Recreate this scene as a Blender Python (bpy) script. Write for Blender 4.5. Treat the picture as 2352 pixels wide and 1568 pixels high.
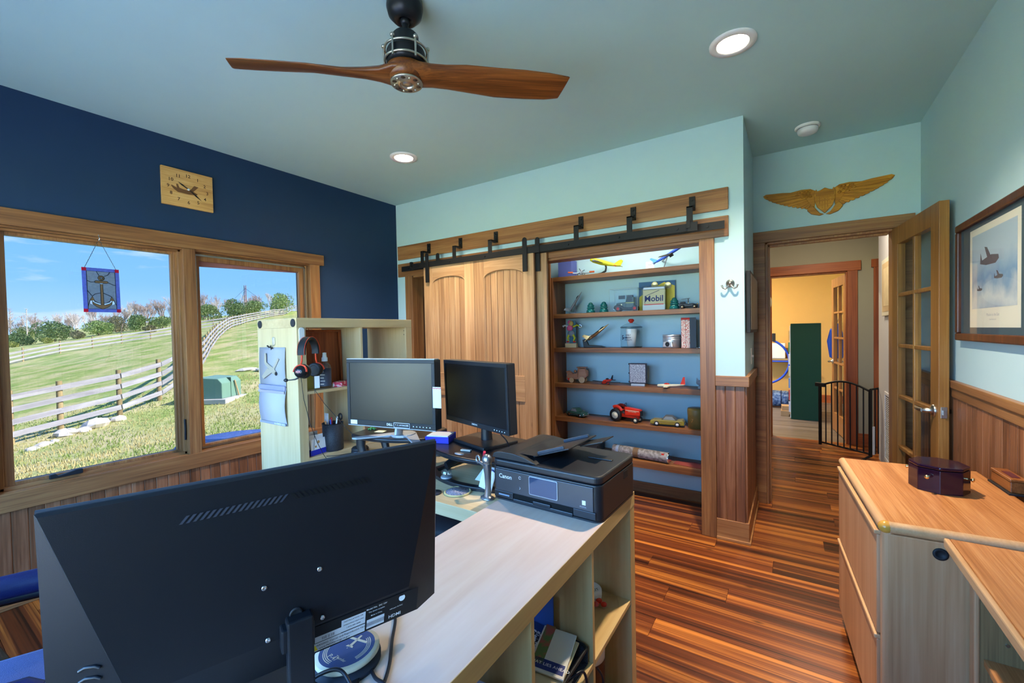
import bpy, math, random
import numpy as np
from mathutils import Matrix, Vector
random.seed(7)
for _o in list(bpy.data.objects): bpy.data.objects.remove(_o, do_unlink=True)
SC = bpy.context.scene
COL = SC.collection
PI = math.pi
# ---------------------------------------------------------------- camera
cam = bpy.data.cameras.new('camera'); cam.sensor_width = 36; cam.lens = 981.76 / 2352 * 36
cam.clip_start = .02; cam.clip_end = 500
camo = bpy.data.objects.new('camera', cam); COL.objects.link(camo)
YAW, PIT, ROL = .579813, -.0213009, -.0199907
_F = Vector((-math.sin(YAW) * math.cos(PIT), math.cos(YAW) * math.cos(PIT), math.sin(PIT)))
_r0 = Vector((math.cos(YAW), math.sin(YAW), 0)); _u0 = _r0.cross(_F)
_R = _r0 * math.cos(ROL) + _u0 * math.sin(ROL); _U = _R.cross(_F)
_M = Matrix.Identity(4)
for _i in range(3):
    _M[_i][0] = _R[_i]; _M[_i][1] = _U[_i]; _M[_i][2] = -_F[_i]
_M.translation = Vector((0, 0, 1.385))
camo.matrix_world = _M
SC.camera = camo
# ---------------------------------------------------------------- colour management, sky, sun
SC.view_settings.view_transform = 'Standard'; SC.view_settings.look = 'None'
SC.view_settings.exposure = 0.45; SC.view_settings.gamma = 1.0
SC.view_settings.use_curve_mapping = False
SKY_STRENGTH = 15.0
SUN_STRENGTH = 88.0
GLASS_TINT = .066  # dark tint added to the panes so the brighter outdoors stays in range
def build_world():
    w = bpy.data.worlds.new('sky'); SC.world = w; w.use_nodes = True
    nt = w.node_tree; nt.nodes.clear(); N = nt.nodes.new; L = nt.links.new
    out = N('ShaderNodeOutputWorld'); bg = N('ShaderNodeBackground'); bg.inputs[1].default_value = SKY_STRENGTH
    tc = N('ShaderNodeTexCoord'); sep = N('ShaderNodeSeparateXYZ'); L(tc.outputs['Generated'], sep.inputs[0])
    ramp = N('ShaderNodeValToRGB'); e = ramp.color_ramp.elements
    e[0].position = 0.0; e[0].color = (.40, .62, .86, 1); e[1].position = 1.0; e[1].color = (.06, .20, .64, 1)
    m = e.new(.10); m.color = (.20, .47, .88, 1); m = e.new(.28); m.color = (.11, .38, .86, 1)
    L(sep.outputs[2], ramp.inputs[0])
    mp = N('ShaderNodeMapping'); mp.inputs['Scale'].default_value = (2.2, 2.2, 13.0); mp.inputs['Location'].default_value = (3.1, 1.7, .9)
    L(tc.outputs['Generated'], mp.inputs[0])
    nz = N('ShaderNodeTexNoise'); nz.inputs['Scale'].default_value = 1.5; nz.inputs['Detail'].default_value = 6; nz.inputs['Roughness'].default_value = .62
    L(mp.outputs[0], nz.inputs[0])
    cr = N('ShaderNodeValToRGB'); cr.color_ramp.elements[0].position = .54; cr.color_ramp.elements[1].position = .74
    L(nz.outputs[0], cr.inputs[0])
    mul = N('ShaderNodeMath'); mul.operation = 'MULTIPLY'; mul.inputs[1].default_value = .75; L(cr.outputs[0], mul.inputs[0])
    mix = N('ShaderNodeMixRGB'); mix.inputs[2].default_value = (.86, .90, .97, 1)
    L(mul.outputs[0], mix.inputs[0]); L(ramp.outputs[0], mix.inputs[1]); L(mix.outputs[0], bg.inputs[0]); L(bg.outputs[0], out.inputs[0])
build_world()
_sl = bpy.data.lights.new('sun', 'SUN'); _sl.energy = SUN_STRENGTH; _sl.angle = .009; _sl.color = (1.0, .93, .82)
_so = bpy.data.objects.new('sun', _sl); COL.objects.link(_so)
_so.rotation_euler = Vector((.66, .50, .62)).to_track_quat('Z', 'Y').to_euler()
def portal(loc, rot, sx, sy):
    l = bpy.data.lights.new('window_portal', 'AREA'); l.shape = 'RECTANGLE'; l.size = sx; l.size_y = sy
    l.cycles.is_portal = True
    o = bpy.data.objects.new('window_portal', l); COL.objects.link(o); o.location = loc; o.rotation_euler = rot

# ---------------------------------------------------------------- helpers: colours and materials
def lin(h):
    h = h.lstrip('#'); v = [int(h[i:i + 2], 16) / 255 for i in (0, 2, 4)]
    return tuple((c / 12.92 if c <= .04045 else ((c + .055) / 1.055) ** 2.4) for c in v)
MATS = {}
def _c4(c): return (*(lin(c) if isinstance(c, str) else c), 1)
def mat(name, color, rough=.5, metal=0.0, var=.06, vscale=6.0, bump=0.0, bscale=80.0, spec=.3, emit=None, estr=0, trans=0, alpha=1, coat=0, sheen=0):
    if name in MATS: return MATS[name]
    m = bpy.data.materials.new(name); m.use_nodes = True; nt = m.node_tree; N = nt.nodes.new; L = nt.links.new
    b = nt.nodes['Principled BSDF']
    b.inputs['Base Color'].default_value = _c4(color); b.inputs['Roughness'].default_value = rough; b.inputs['Metallic'].default_value = metal
    b.inputs['Specular IOR Level'].default_value = spec; b.inputs['Coat Weight'].default_value = coat
    b.inputs['Transmission Weight'].default_value = trans; b.inputs['Alpha'].default_value = alpha
    if sheen: b.inputs['Sheen Weight'].default_value = sheen
    if emit is not None:
        b.inputs['Emission Color'].default_value = _c4(emit); b.inputs['Emission Strength'].default_value = estr
    tc = N('ShaderNodeTexCoord')
    if var:
        nz = N('ShaderNodeTexNoise'); nz.inputs['Scale'].default_value = vscale; nz.inputs['Detail'].default_value = 4
        L(tc.outputs['Object'], nz.inputs[0])
        hsv = N('ShaderNodeHueSaturation'); hsv.inputs['Color'].default_value = _c4(color)
        mr = N('ShaderNodeMapRange'); mr.inputs[3].default_value = 1 - var; mr.inputs[4].default_value = 1 + var
        L(nz.outputs[0], mr.inputs[0]); L(mr.outputs[0], hsv.inputs['Value']); L(hsv.outputs[0], b.inputs['Base Color'])
    if bump:
        nb = N('ShaderNodeTexNoise'); nb.inputs['Scale'].default_value = bscale; nb.inputs['Detail'].default_value = 3
        L(tc.outputs['Object'], nb.inputs[0]); bp = N('ShaderNodeBump'); bp.inputs['Strength'].default_value = bump; bp.inputs['Distance'].default_value = .004
        L(nb.outputs[0], bp.inputs['Height']); L(bp.outputs[0], b.inputs['Normal'])
    MATS[name] = m; return m
def wood(name, dark, mid, light, axis='x', along=1.2, across=14.0, rough=.42, contrast=.5, knots=0, spec=.4, rnd=.12, fine=.35, coat=0):
    """procedural timber: streaks run along the given local axis, each object gets its own offset"""
    if name in MATS: return MATS[name]
    m = bpy.data.materials.new(name); m.use_nodes = True; nt = m.node_tree; N = nt.nodes.new; L = nt.links.new
    b = nt.nodes['Principled BSDF']; b.inputs['Roughness'].default_value = rough; b.inputs['Specular IOR Level'].default_value = spec; b.inputs['Coat Weight'].default_value = coat
    tc = N('ShaderNodeTexCoord'); oi = N('ShaderNodeObjectInfo')
    off = N('ShaderNodeVectorMath'); off.operation = 'SCALE'; off.inputs[0].default_value = (37.0, 53.0, 71.0); L(oi.outputs['Random'], off.inputs['Scale'])
    add = N('ShaderNodeVectorMath'); L(tc.outputs['Object'], add.inputs[0]); L(off.outputs[0], add.inputs[1])
    mp = N('ShaderNodeMapping'); s = [across] * 3; s['xyz'.index(axis)] = along; mp.inputs['Scale'].default_value = s
    L(add.outputs[0], mp.inputs[0])
    n1 = N('ShaderNodeTexNoise'); n1.inputs['Scale'].default_value = 1; n1.inputs['Detail'].default_value = 5; n1.inputs['Roughness'].default_value = .6; n1.inputs['Distortion'].default_value = .6
    L(mp.outputs[0], n1.inputs[0])
    mp2 = N('ShaderNodeMapping'); s2 = [across * 9] * 3; s2['xyz'.index(axis)] = along * 2.5; mp2.inputs['Scale'].default_value = s2
    L(add.outputs[0], mp2.inputs[0])
    n2 = N('ShaderNodeTexNoise'); n2.inputs['Scale'].default_value = 1; n2.inputs['Detail'].default_value = 3; L(mp2.outputs[0], n2.inputs[0])
    mx = N('ShaderNodeMixRGB'); mx.blend_type = 'MIX'; mx.inputs[0].default_value = fine; L(n1.outputs[0], mx.inputs[1]); L(n2.outputs[0], mx.inputs[2])
    r = N('ShaderNodeValToRGB'); e = r.color_ramp.elements; h = .5 - .13 / max(contrast, .2)
    e[0].position = h; e[0].color = _c4(dark); e[1].position = 1 - h; e[1].color = _c4(light); k = e.new(.5); k.color = _c4(mid)
    L(mx.outputs[0], r.inputs[0])
    hsv = N('ShaderNodeHueSaturation'); mr = N('ShaderNodeMapRange'); mr.inputs[3].default_value = 1 - rnd; mr.inputs[4].default_value = 1 + rnd
    L(oi.outputs['Random'], mr.inputs[0]); L(mr.outputs[0], hsv.inputs['Value']); L(r.outputs[0], hsv.inputs['Color'])
    col = hsv.outputs[0]
    if knots:
        mk = N('ShaderNodeMapping'); sk = [7.0] * 3; sk['xyz'.index(axis)] = 3.0; mk.inputs['Scale'].default_value = sk; L(add.outputs[0], mk.inputs[0])
        v = N('ShaderNodeTexVoronoi'); v.inputs['Scale'].default_value = 1; L(mk.outputs[0], v.inputs[0])
        kr = N('ShaderNodeValToRGB'); kr.color_ramp.elements[0].position = .02; kr.color_ramp.elements[0].color = (1, 1, 1, 1); kr.color_ramp.elements[1].position = .10; kr.color_ramp.elements[1].color = (0, 0, 0, 1)
        L(v.outputs['Distance'], kr.inputs[0])
        km = N('ShaderNodeMath'); km.operation = 'MULTIPLY'; km.inputs[1].default_value = knots; L(kr.outputs[0], km.inputs[0])
        mk2 = N('ShaderNodeMixRGB'); mk2.inputs[2].default_value = tuple(x * .35 for x in _c4(dark)[:3]) + (1,); L(km.outputs[0], mk2.inputs[0]); L(col, mk2.inputs[1]); col = mk2.outputs[0]
    L(col, b.inputs['Base Color'])
    bp = N('ShaderNodeBump'); bp.inputs['Strength'].default_value = .12; bp.inputs['Distance'].default_value = .002; L(n2.outputs[0], bp.inputs['Height']); L(bp.outputs[0], b.inputs['Normal'])
    MATS[name] = m; return m
def glass(name, tint=(.9, .9, .9), gloss=.06, rough=.02):
    """thin pane: tinted see-through sheet with a faint mirror"""
    if name in MATS: return MATS[name]
    m = bpy.data.materials.new(name); m.use_nodes = True; nt = m.node_tree; nt.nodes.clear(); N = nt.nodes.new; L = nt.links.new
    o = N('ShaderNodeOutputMaterial'); t = N('ShaderNodeBsdfTransparent'); t.inputs[0].default_value = (*tint, 1)
    g = N('ShaderNodeBsdfGlossy'); g.inputs['Roughness'].default_value = rough; fr = N('ShaderNodeLayerWeight'); fr.inputs[0].default_value = .5
    pw = N('ShaderNodeMath'); pw.operation = 'POWER'; pw.inputs[1].default_value = 4.0; L(fr.outputs['Facing'], pw.inputs[0])
    mm = N('ShaderNodeMath'); mm.operation = 'MULTIPLY_ADD'; mm.inputs[1].default_value = .45; mm.inputs[2].default_value = gloss; mm.use_clamp = True; L(pw.outputs[0], mm.inputs[0])
    x = N('ShaderNodeMixShader'); L(mm.outputs[0], x.inputs[0]); L(t.outputs[0], x.inputs[1]); L(g.outputs[0], x.inputs[2]); L(x.outputs[0], o.inputs[0])
    MATS[name] = m; return m
def dots(name, base, ink, scale=40, lo=.5, hi=.55, rough=.6, stretch=(1, 1, 1), kind='noise', detail=3):
    """two-colour print or mottling"""
    if name in MATS: return MATS[name]
    m = bpy.data.materials.new(name); m.use_nodes = True; nt = m.node_tree; N = nt.nodes.new; L = nt.links.new
    b = nt.nodes['Principled BSDF']; b.inputs['Roughness'].default_value = rough
    tc = N('ShaderNodeTexCoord'); mp = N('ShaderNodeMapping'); mp.inputs['Scale'].default_value = stretch; L(tc.outputs['Object'], mp.inputs[0])
    if kind == 'noise':
        n = N('ShaderNodeTexNoise'); n.inputs['Scale'].default_value = scale; n.inputs['Detail'].default_value = detail; L(mp.outputs[0], n.inputs[0]); s = n.outputs[0]
    elif kind == 'voronoi':
        n = N('ShaderNodeTexVoronoi'); n.inputs['Scale'].default_value = scale; L(mp.outputs[0], n.inputs[0]); s = n.outputs['Distance']
    else:
        n = N('ShaderNodeTexWave'); n.inputs['Scale'].default_value = scale; n.inputs['Distortion'].default_value = detail; L(mp.outputs[0], n.inputs[0]); s = n.outputs[0]
    r = N('ShaderNodeValToRGB'); r.color_ramp.elements[0].position = lo; r.color_ramp.elements[0].color = _c4(base); r.color_ramp.elements[1].position = hi; r.color_ramp.elements[1].color = _c4(ink)
    L(s, r.inputs[0]); L(r.outputs[0], b.inputs['Base Color']); MATS[name] = m; return m

# ---------------------------------------------------------------- helpers: geometry
def FR(o, x, y):
    x = Vector(x).normalized(); y = Vector(y).normalized(); z = x.cross(y)
    M = Matrix.Identity(4)
    for i in range(3): M[i][0] = x[i]; M[i][1] = y[i]; M[i][2] = z[i]
    M.translation = Vector(o); return M
def TR(x=0, y=0, z=0, rz=0, rx=0, ry=0, s=1):
    return Matrix.Translation((x, y, z)) @ Matrix.Rotation(rz, 4, 'Z') @ Matrix.Rotation(ry, 4, 'Y') @ Matrix.Rotation(rx, 4, 'X') @ Matrix.Scale(s, 4)
I4 = Matrix.Identity(4)
class MB:
    def __init__(s, M=None): s.v = []; s.f = []; s.M = M if M is not None else I4; s.sm = []
    def add(s, vs, fs, M=None, smooth=False):
        T = s.M @ M if M is not None else s.M
        b = len(s.v); s.v += [tuple(T @ Vector(p)) for p in vs]; s.f += [tuple(b + i for i in q) for q in fs]; s.sm += [smooth] * len(fs); return s
    def box(s, c, d, rz=0, M=None):
        x, y, z = d[0] / 2, d[1] / 2, d[2] / 2
        vs = [(i, j, k) for k in (-z, z) for j in (-y, y) for i in (-x, x)]
        T = Matrix.Translation(c) @ Matrix.Rotation(rz, 4, 'Z')
        return s.add(vs, [(0, 2, 3, 1), (4, 5, 7, 6), (0, 1, 5, 4), (2, 6, 7, 3), (0, 4, 6, 2), (1, 3, 7, 5)], (M @ T) if M is not None else T)
    def bb(s, x0, x1, y0, y1, z0, z1, M=None): return s.box(((x0 + x1) / 2, (y0 + y1) / 2, (z0 + z1) / 2), (abs(x1 - x0), abs(y1 - y0), abs(z1 - z0)), 0, M)
    def rings(s, R, closed=True, caps=True, smooth=True, M=None):
        n = len(R[0]); vs = [p for r in R for p in r]; fs = []
        for i in range(len(R) - 1):
            for j in range(n if closed else n - 1):
                a = i * n + j; b = i * n + (j + 1) % n; fs.append((a, b, b + n, a + n))
        s.add(vs, fs, M, smooth)
        if caps and closed:
            s.add(R[0], [tuple(range(n))[::-1]], M, False); s.add(R[-1], [tuple(range(n))], M, False)
        return s
    def lathe(s, prof, n=20, M=None, caps=True, smooth=True):
        R = [[(r * math.cos(2 * PI * j / n), r * math.sin(2 * PI * j / n), z) for j in range(n)] for r, z in prof]
        return s.rings(R, True, caps, smooth, M)
    def cyl(s, p0, p1, r0, r1=None, n=12, caps=True, M=None, smooth=True):
        r1 = r0 if r1 is None else r1; p0 = Vector(p0); p1 = Vector(p1); d = p1 - p0; q = d.to_track_quat('Z', 'Y').to_matrix().to_4x4()
        T = Matrix.Translation(p0) @ q; T = (M @ T) if M is not None else T
        return s.lathe([(r0, 0), (r1, d.length)], n, T, caps, smooth)
    def tube(s, path, r, n=8, closed=False, M=None, caps=True, flat=None):
        P = [Vector(p) for p in path]; k = len(P); rr = r if isinstance(r, (list, tuple)) else [r] * k; R = []; up = None
        for i in range(k):
            if closed: d = P[(i + 1) % k] - P[i - 1]
            else: d = (P[min(i + 1, k - 1)] - P[max(i - 1, 0)])
            d = d.normalized() if d.length > 1e-9 else Vector((0, 0, 1))
            if up is None:
                up = Vector((0, 0, 1)) if abs(d.z) < .9 else Vector((1, 0, 0))
            a = d.cross(up); a = a.normalized() if a.length > 1e-6 else d.orthogonal().normalized(); b = a.cross(d).normalized(); up = b
            fy = flat if flat else 1
            R.append([tuple(P[i] + a * rr[i] * math.cos(2 * PI * j / n) + b * rr[i] * fy * math.sin(2 * PI * j / n)) for j in range(n)])
        if closed: R.append(R[0])
        return s.rings(R, True, caps and not closed, True, M)
    def prism(s, poly, h, M=None, z0=0, bevel=0):
        n = len(poly); a = [(x, y, z0) for x, y in poly]; b = [(x, y, z0 + h) for x, y in poly]
        fs = [tuple(range(n))[::-1], tuple(range(n, 2 * n))] + [(i, (i + 1) % n, n + (i + 1) % n, n + i) for i in range(n)]
        return s.add(a + b, fs, M)
    def ball(s, c, r, n=12, m=8, M=None):
        rx, ry, rz = r if isinstance(r, (list, tuple)) else (r, r, r)
        R = []
        for i in range(m + 1):
            t = PI * i / m; q = max(math.sin(t), 1e-3); R.append([(c[0] + rx * q * math.cos(2 * PI * j / n), c[1] + ry * q * math.sin(2 * PI * j / n), c[2] - rz * math.cos(t)) for j in range(n)])
        return s.rings(R, True, True, True, M)
    def text(s, txt, size, M, h=0.0, align='CENTER', bold=0.0):
        vs, fs = text_geo(txt, align, bold)
        return s.add([(x * size, y * size, h) for x, y, z in vs], fs, M)
    def build(s, name, m=None, parent=None, bevel=0, seg=2, recenter=None, subsurf=0, smooth=False):
        me = bpy.data.meshes.new(name)
        vs = s.v; org = None
        if parent is None and recenter is None: recenter = True
        if recenter and vs:
            a = np.array(vs); lo = a.min(0); hi = a.max(0); org = ((lo[0] + hi[0]) / 2, (lo[1] + hi[1]) / 2, lo[2]); vs = (a - np.array(org)).tolist()
        me.from_pydata(vs, [], s.f); me.update()
        if len(s.sm) == len(me.polygons): me.polygons.foreach_set('use_smooth', [True] * len(s.sm) if smooth else s.sm)
        o = bpy.data.objects.new(name, me); COL.objects.link(o)
        if m is not None: me.materials.append(m)
        if org is not None: o.location = org
        if parent is not None: o.parent = parent
        if bevel:
            md = o.modifiers.new('bevel', 'BEVEL'); md.width = bevel; md.segments = seg; md.limit_method = 'ANGLE'; md.angle_limit = .6
            md.harden_normals = False
        if subsurf:
            md = o.modifiers.new('smooth', 'SUBSURF'); md.levels = subsurf; md.render_levels = subsurf
        return o
_TXT = {}
def text_geo(txt, align='CENTER', bold=0.0):
    k = (txt, align, bold)
    if k not in _TXT:
        cu = bpy.data.curves.new('t', 'FONT'); cu.body = txt; cu.align_x = align; cu.align_y = 'CENTER'; cu.size = 1; cu.offset = bold; cu.resolution_u = 2
        o = bpy.data.objects.new('t', cu); COL.objects.link(o)
        dg = bpy.context.evaluated_depsgraph_get(); me = bpy.data.meshes.new_from_object(o.evaluated_get(dg))
        _TXT[k] = ([tuple(v.co) for v in me.vertices], [tuple(p.vertices) for p in me.polygons])
        bpy.data.objects.remove(o); bpy.data.curves.remove(cu); bpy.data.meshes.remove(me)
    return _TXT[k]
def tag(o, label=None, cat=None, group=None, kind=None):
    if label: o['label'] = label
    if cat: o['category'] = cat
    if group: o['group'] = group
    if kind: o['kind'] = kind
    return o
def thing(name, label, cat, loc=(0, 0, 0), rz=0, group=None, rot=None):
    o = bpy.data.objects.new(name, None); COL.objects.link(o); o.location = loc; o.rotation_euler = rot if rot else (0, 0, rz); o.empty_display_size = .05
    return tag(o, label, cat, group)
def struct(name, mb, m, bevel=0, label=None, cat=None):
    o = mb.build(name, m, None, bevel); o['kind'] = 'structure'
    if label: o['label'] = label
    o['category'] = cat or name.split('_')[0]
    return o
def sthing(name, label, cat, loc=(0, 0, 0), rz=0):
    o = thing(name, label, cat, loc, rz); o['kind'] = 'structure'; return o
def unpar(parent):
    """matrix bringing world coordinates into a parent's frame (no scale)"""
    return (Matrix.Translation(parent.location) @ parent.rotation_euler.to_matrix().to_4x4()).inverted()
def copy_tree(o, parent=None):
    c = o.copy(); COL.objects.link(c); c.parent = parent
    for ch in list(o.children): copy_tree(ch, c)
    return c
def plate(mb, u0, u1, v0, v1, w0, w1, holes):
    """slab in local u,v with rectangular holes"""
    us = sorted(set([u0, u1] + [h[0] for h in holes] + [h[1] for h in holes])); vs = sorted(set([v0, v1] + [h[2] for h in holes] + [h[3] for h in holes]))
    us = [u for u in us if u0 <= u <= u1]; vs = [v for v in vs if v0 <= v <= v1]
    for a, b in zip(us, us[1:]):
        run = None
        for c, d in zip(vs, vs[1:]):
            cu, cv = (a + b) / 2, (c + d) / 2
            if any(h[0] < cu < h[1] and h[2] < cv < h[3] for h in holes):
                if run: mb.bb(a, b, run[0], run[1], w0, w1); run = None
            else: run = (run[0], d) if run else (c, d)
        if run: mb.bb(a, b, run[0], run[1], w0, w1)
    return mb
def arc(cx, cy, r, a0, a1, n): return [(cx + r * math.cos(a0 + (a1 - a0) * i / n), cy + r * math.sin(a0 + (a1 - a0) * i / n)) for i in range(n + 1)]
def rrect(w, h, r, n=4, cx=0, cy=0):
    P = []
    for sx, sy, a in ((1, 1, 0), (-1, 1, PI / 2), (-1, -1, PI), (1, -1, 1.5 * PI)):
        P += arc(cx + sx * (w / 2 - r), cy + sy * (h / 2 - r), r, a, a + PI / 2, n)
    return P
WALL_L = lambda x=-3.427: FR((x, 0, 0), (0, 1, 0), (0, 0, 1))     # local (y, z) on the window wall, out of it = into the room
WALL_B = lambda y=3.085: FR((0, y, 0), (1, 0, 0), (0, 0, 1))      # local (x, z) on a wall that faces the camera
WALL_R = lambda x=.72: FR((x, 0, 0), (0, -1, 0), (0, 0, 1))       # local (-y, z) on the right wall
# shared materials
M_wall = mat('wall_paint_pale_blue', (.45, .63, .68), .75, var=.02, bump=.05, bscale=300)
M_ceil = mat('ceiling_paint', (.44, .65, .64), .8, var=.02, bump=.05, bscale=300)
M_navy = mat('wall_paint_navy', (.009, .033, .088), .6, var=.04, bump=.06, bscale=250)
M_trim = wood('fir_trim_x', '#674126', '#8e603a', '#aa7d4e', 'x', 1.0, 16, .4, .75)
M_trimz = wood('fir_trim_z', '#674126', '#8e603a', '#aa7d4e', 'z', 1.0, 16, .4, .75)
M_trimy = wood('fir_trim_y', '#674126', '#8e603a', '#aa7d4e', 'y', 1.0, 16, .4, .75)
M_bead = wood('fir_beadboard', '#5a3620', '#855537', '#a07050', 'z', 1.2, 12, .4, .8, knots=.8, rnd=.2)
M_birch = wood('birch_x', '#c0a276', '#d2b88b', '#e0c9a2', 'x', .8, 9, .42, .6, rnd=.04, fine=.25)
M_birchz = wood('birch_z', '#c0a276', '#d2b88b', '#e0c9a2', 'z', .8, 9, .42, .6, rnd=.04, fine=.25)
M_birchy = wood('birch_y', '#c0a276', '#d2b88b', '#e0c9a2', 'y', .8, 7, .42, .6, rnd=.04, fine=.25)
M_black = mat('black_plastic', (.010, .010, .012), .42, var=.1, bump=.04, bscale=600, spec=.5)
M_blackm = mat('black_matte', (.014, .014, .016), .6, var=.1)
M_iron = mat('black_iron', (.012, .012, .013), .5, .3, var=.15, bump=.06, bscale=200)
M_steel = mat('brushed_steel', (.5, .49, .46), .3, 1, var=.08)
M_chrome = mat('chrome', (.75, .76, .78), .12, 1, var=.03)
M_white = mat('white_plastic', (.78, .78, .76), .4, var=.02)
M_paper = mat('white_paper', (.78, .79, .82), .8, var=.02)
M_brass = mat('brass', (.75, .56, .28), .22, 1, var=.05)
M_ink = mat('dark_ink', (.02, .02, .03), .7, var=0)
M_inkw = mat('white_ink', (.8, .8, .8), .6, var=0)
# ================================================================= ROOM SHELL
XL, XR, YB, YS, YD, ZC = -3.427, .72, -.62, 3.085, 3.88, 2.72
# --- floor with separate boards
M_floor = wood('floor_board', '#2a1207', '#6d3517', '#b8702f', 'x', .25, 14, .34, 1.05, knots=.7, rnd=.25, fine=.22, spec=.4)
def build_floor():
    mb = MB(); mb.bb(XL - .1, XR + .1, YB - .1, 3.66, -.08, -.013); mb.bb(-1.6, 1.9, 3.66, 6.36, -.08, -.013)
    fl = struct('floor', mb, mat('subfloor', '#2a1608', .8), label='orange brown wood plank floor of the office and hall', cat='floor')
    fl_inv = Matrix.Translation(fl.location).inverted()
    rnd = random.Random(3); y = 2.93 + .145 * 24; k = 0
    while y > YB:
        y0 = y - .145
        if y > 4.0: x0, x1 = -1.5, 1.85
        elif y > 3.66: x0, x1 = -.40, .76
        else: x0, x1 = XL, XR
        if y <= 6.36 + .145:
            yt = min(y, 6.34)
            x = x0 - rnd.random() * 1.1
            while x < x1:
                a, b = max(x, x0), min(x + 1.22, x1); x += 1.22
                if b - a < .04 or yt - y0 < .02: continue
                p = MB(); p.bb(-(b - a) / 2 + .0007, (b - a) / 2 - .0007, -(yt - y0) / 2 + .0007, (yt - y0) / 2 - .0007, -.012, 0)
                o = p.build('plank', M_floor, fl, recenter=False); o.location = fl_inv @ Vector(((a + b) / 2, (y0 + yt) / 2, 0)); k += 1
        y = y0
    return fl
build_floor()
# --- ceiling with holes for the recessed lights
LIGHTS = [(-.225, 2.281), (-2.441, 2.287)]
mb = plate(MB(), XL - .15, XR + .15, YB - .15, 4.05, ZC, ZC + .03, [(x - .068, x + .068, y - .068, y + .068) for x, y in LIGHTS])
mb.bb(XL - .9, XR + .15, YB - .7, 4.05, ZC + .22, ZC + .3)
struct('ceiling', mb, M_ceil, label='flat blue green painted ceiling', cat='ceiling')
# --- left wall (navy) with the window opening
WIN = (.33, 2.15, .56, 2.03)
mb = plate(MB(WALL_L()), YB - .15, 3.75, -.7, ZC + .25, -.16, 0, [WIN]); 
wl = struct('wall_left', mb, M_navy, label='dark navy painted wall with the wide window', cat='wall')
# --- closet wall
mb = plate(MB(WALL_B()), XL, -.25, 0, ZC, -.12, 0, [(-3.20, -.51, -1, 1.985)])
wb = struct('wall_back', mb, M_wall, label='pale blue wall with closet opening and sliding barn door', cat='wall')
mb = MB(); mb.bb(XL, -.37, 3.65, 3.75, 0, ZC)
struct('wall_closet', mb, M_wall, label='pale blue back wall inside the closet behind the shelves', cat='wall')
mb = MB(); mb.bb(-.37, -.25, YS + .12, YD, 0, ZC)
struct('wall_pier', mb, M_wall, label='pale blue return wall beside the office doorway', cat='wall')
mb = plate(MB(WALL_B(YD)), -.37, XR + .1, 0, ZC, -.12, 0, [(-.17, .592, -1, 2.04)])
struct('wall_alcove', mb, M_wall, label='pale blue wall over the office doorway', cat='wall')
mb = MB(); mb.bb(XR, XR + .1, YB - .15, YD, 0, ZC)
wr = struct('wall_right', mb, M_wall, label='pale blue right wall with wainscot', cat='wall')
# --- rear wall behind the camera with its own wide window
RW = (-2.95, -.15, .62, 2.16)
mb = plate(MB(FR((0, YB, 0), (1, 0, 0), (0, 0, 1))), XL - .15, XR + .1, -.7, ZC + .25, 0, .16, [RW])
struct('wall_rear', mb, M_wall, label='pale blue wall behind the viewer with a wide window', cat='wall')
mb = MB()
for x in (RW[0] - .045, (RW[0] + RW[1]) / 2, RW[1] + .045): mb.bb(x - .045, x + .045, YB - .05, YB + .022, RW[2], RW[3])
mb.bb(RW[0] - .09, RW[1] + .09, YB - .05, YB + .022, RW[3], RW[3] + .09); mb.bb(RW[0] - .09, RW[1] + .09, YB - .05, YB + .022, RW[2] - .09, RW[2])
w2 = struct('window_2', mb, M_trim, label='wide wood trimmed window behind the viewer', cat='window')
portal((-1.55, YB - .12, 1.39), (PI / 2, 0, 0), 2.8, 1.54)
portal((XL - .2, 1.24, 1.295), (0, -PI / 2, 0), 1.47, 1.82)
# --- wainscot boards, left wall
def beads(parent, M, u0, u1, v0, v1, pitch, skip=()):
    inv = unpar(parent); u = u0; me = None
    while u < u1 - .01:
        b = min(u + pitch, u1)
        if not any(s0 < (u + b) / 2 < s1 for s0, s1 in skip):
            p = MB(inv @ M); w = b - u
            g = [(u, 0), (u, .006), (u + .004, .010), (b - .004, .010), (b, .006), (b, 0)]
            if w > .03: g = g[:3] + [(u + w * .5 - .0035, .010), (u + w * .5, .0065), (u + w * .5 + .0035, .010)] * (w > .09) + g[3:]
            vs = [(x, v0, z) for x, z in g] + [(x, v1, z) for x, z in g]; n = len(g)
            p.add(vs, [tuple(range(n)), tuple(range(n, 2 * n))[::-1]] + [(i, n + i, n + (i + 1) % n, (i + 1) % n) for i in range(n)])
            p.build('plank', M_bead, parent, recenter=False)
            o = COL.objects[-1] if False else None
        u = b
def center_children(parent):
    for o in parent.children:
        if o.type == 'MESH' and o.location.length < 1e-6:
            n = len(o.data.vertices); a = np.empty(n * 3); o.data.vertices.foreach_get('co', a); a = a.reshape(-1, 3); c = (a.min(0) + a.max(0)) / 2
            o.data.vertices.foreach_set('co', (a - c).ravel()); o.location = Vector(c)
P0 = .409 - .061 * 8
beads(wl, WALL_L(), P0, 2.20, .10, .51, .061)
beads(wl, WALL_L(), 2.20, 3.06, .10, 1.01, .061)
center_children(wl)
mb = MB(WALL_L()); mb.bb(YB, 3.06, 0, .12, 0, .018); mb.bb(YB, 3.06, 0, .02, .018, .03)
struct('baseboard_left', mb, M_trimy, .003, 'wood baseboard below the window wall', 'baseboard')
mb = MB(WALL_L()); mb.bb(2.20, 3.06, 1.005, 1.075, 0, .024)
struct('trim_1', mb, M_trimy, .003, 'wood wainscot cap right of the window behind the shelf unit', 'trim')
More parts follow.
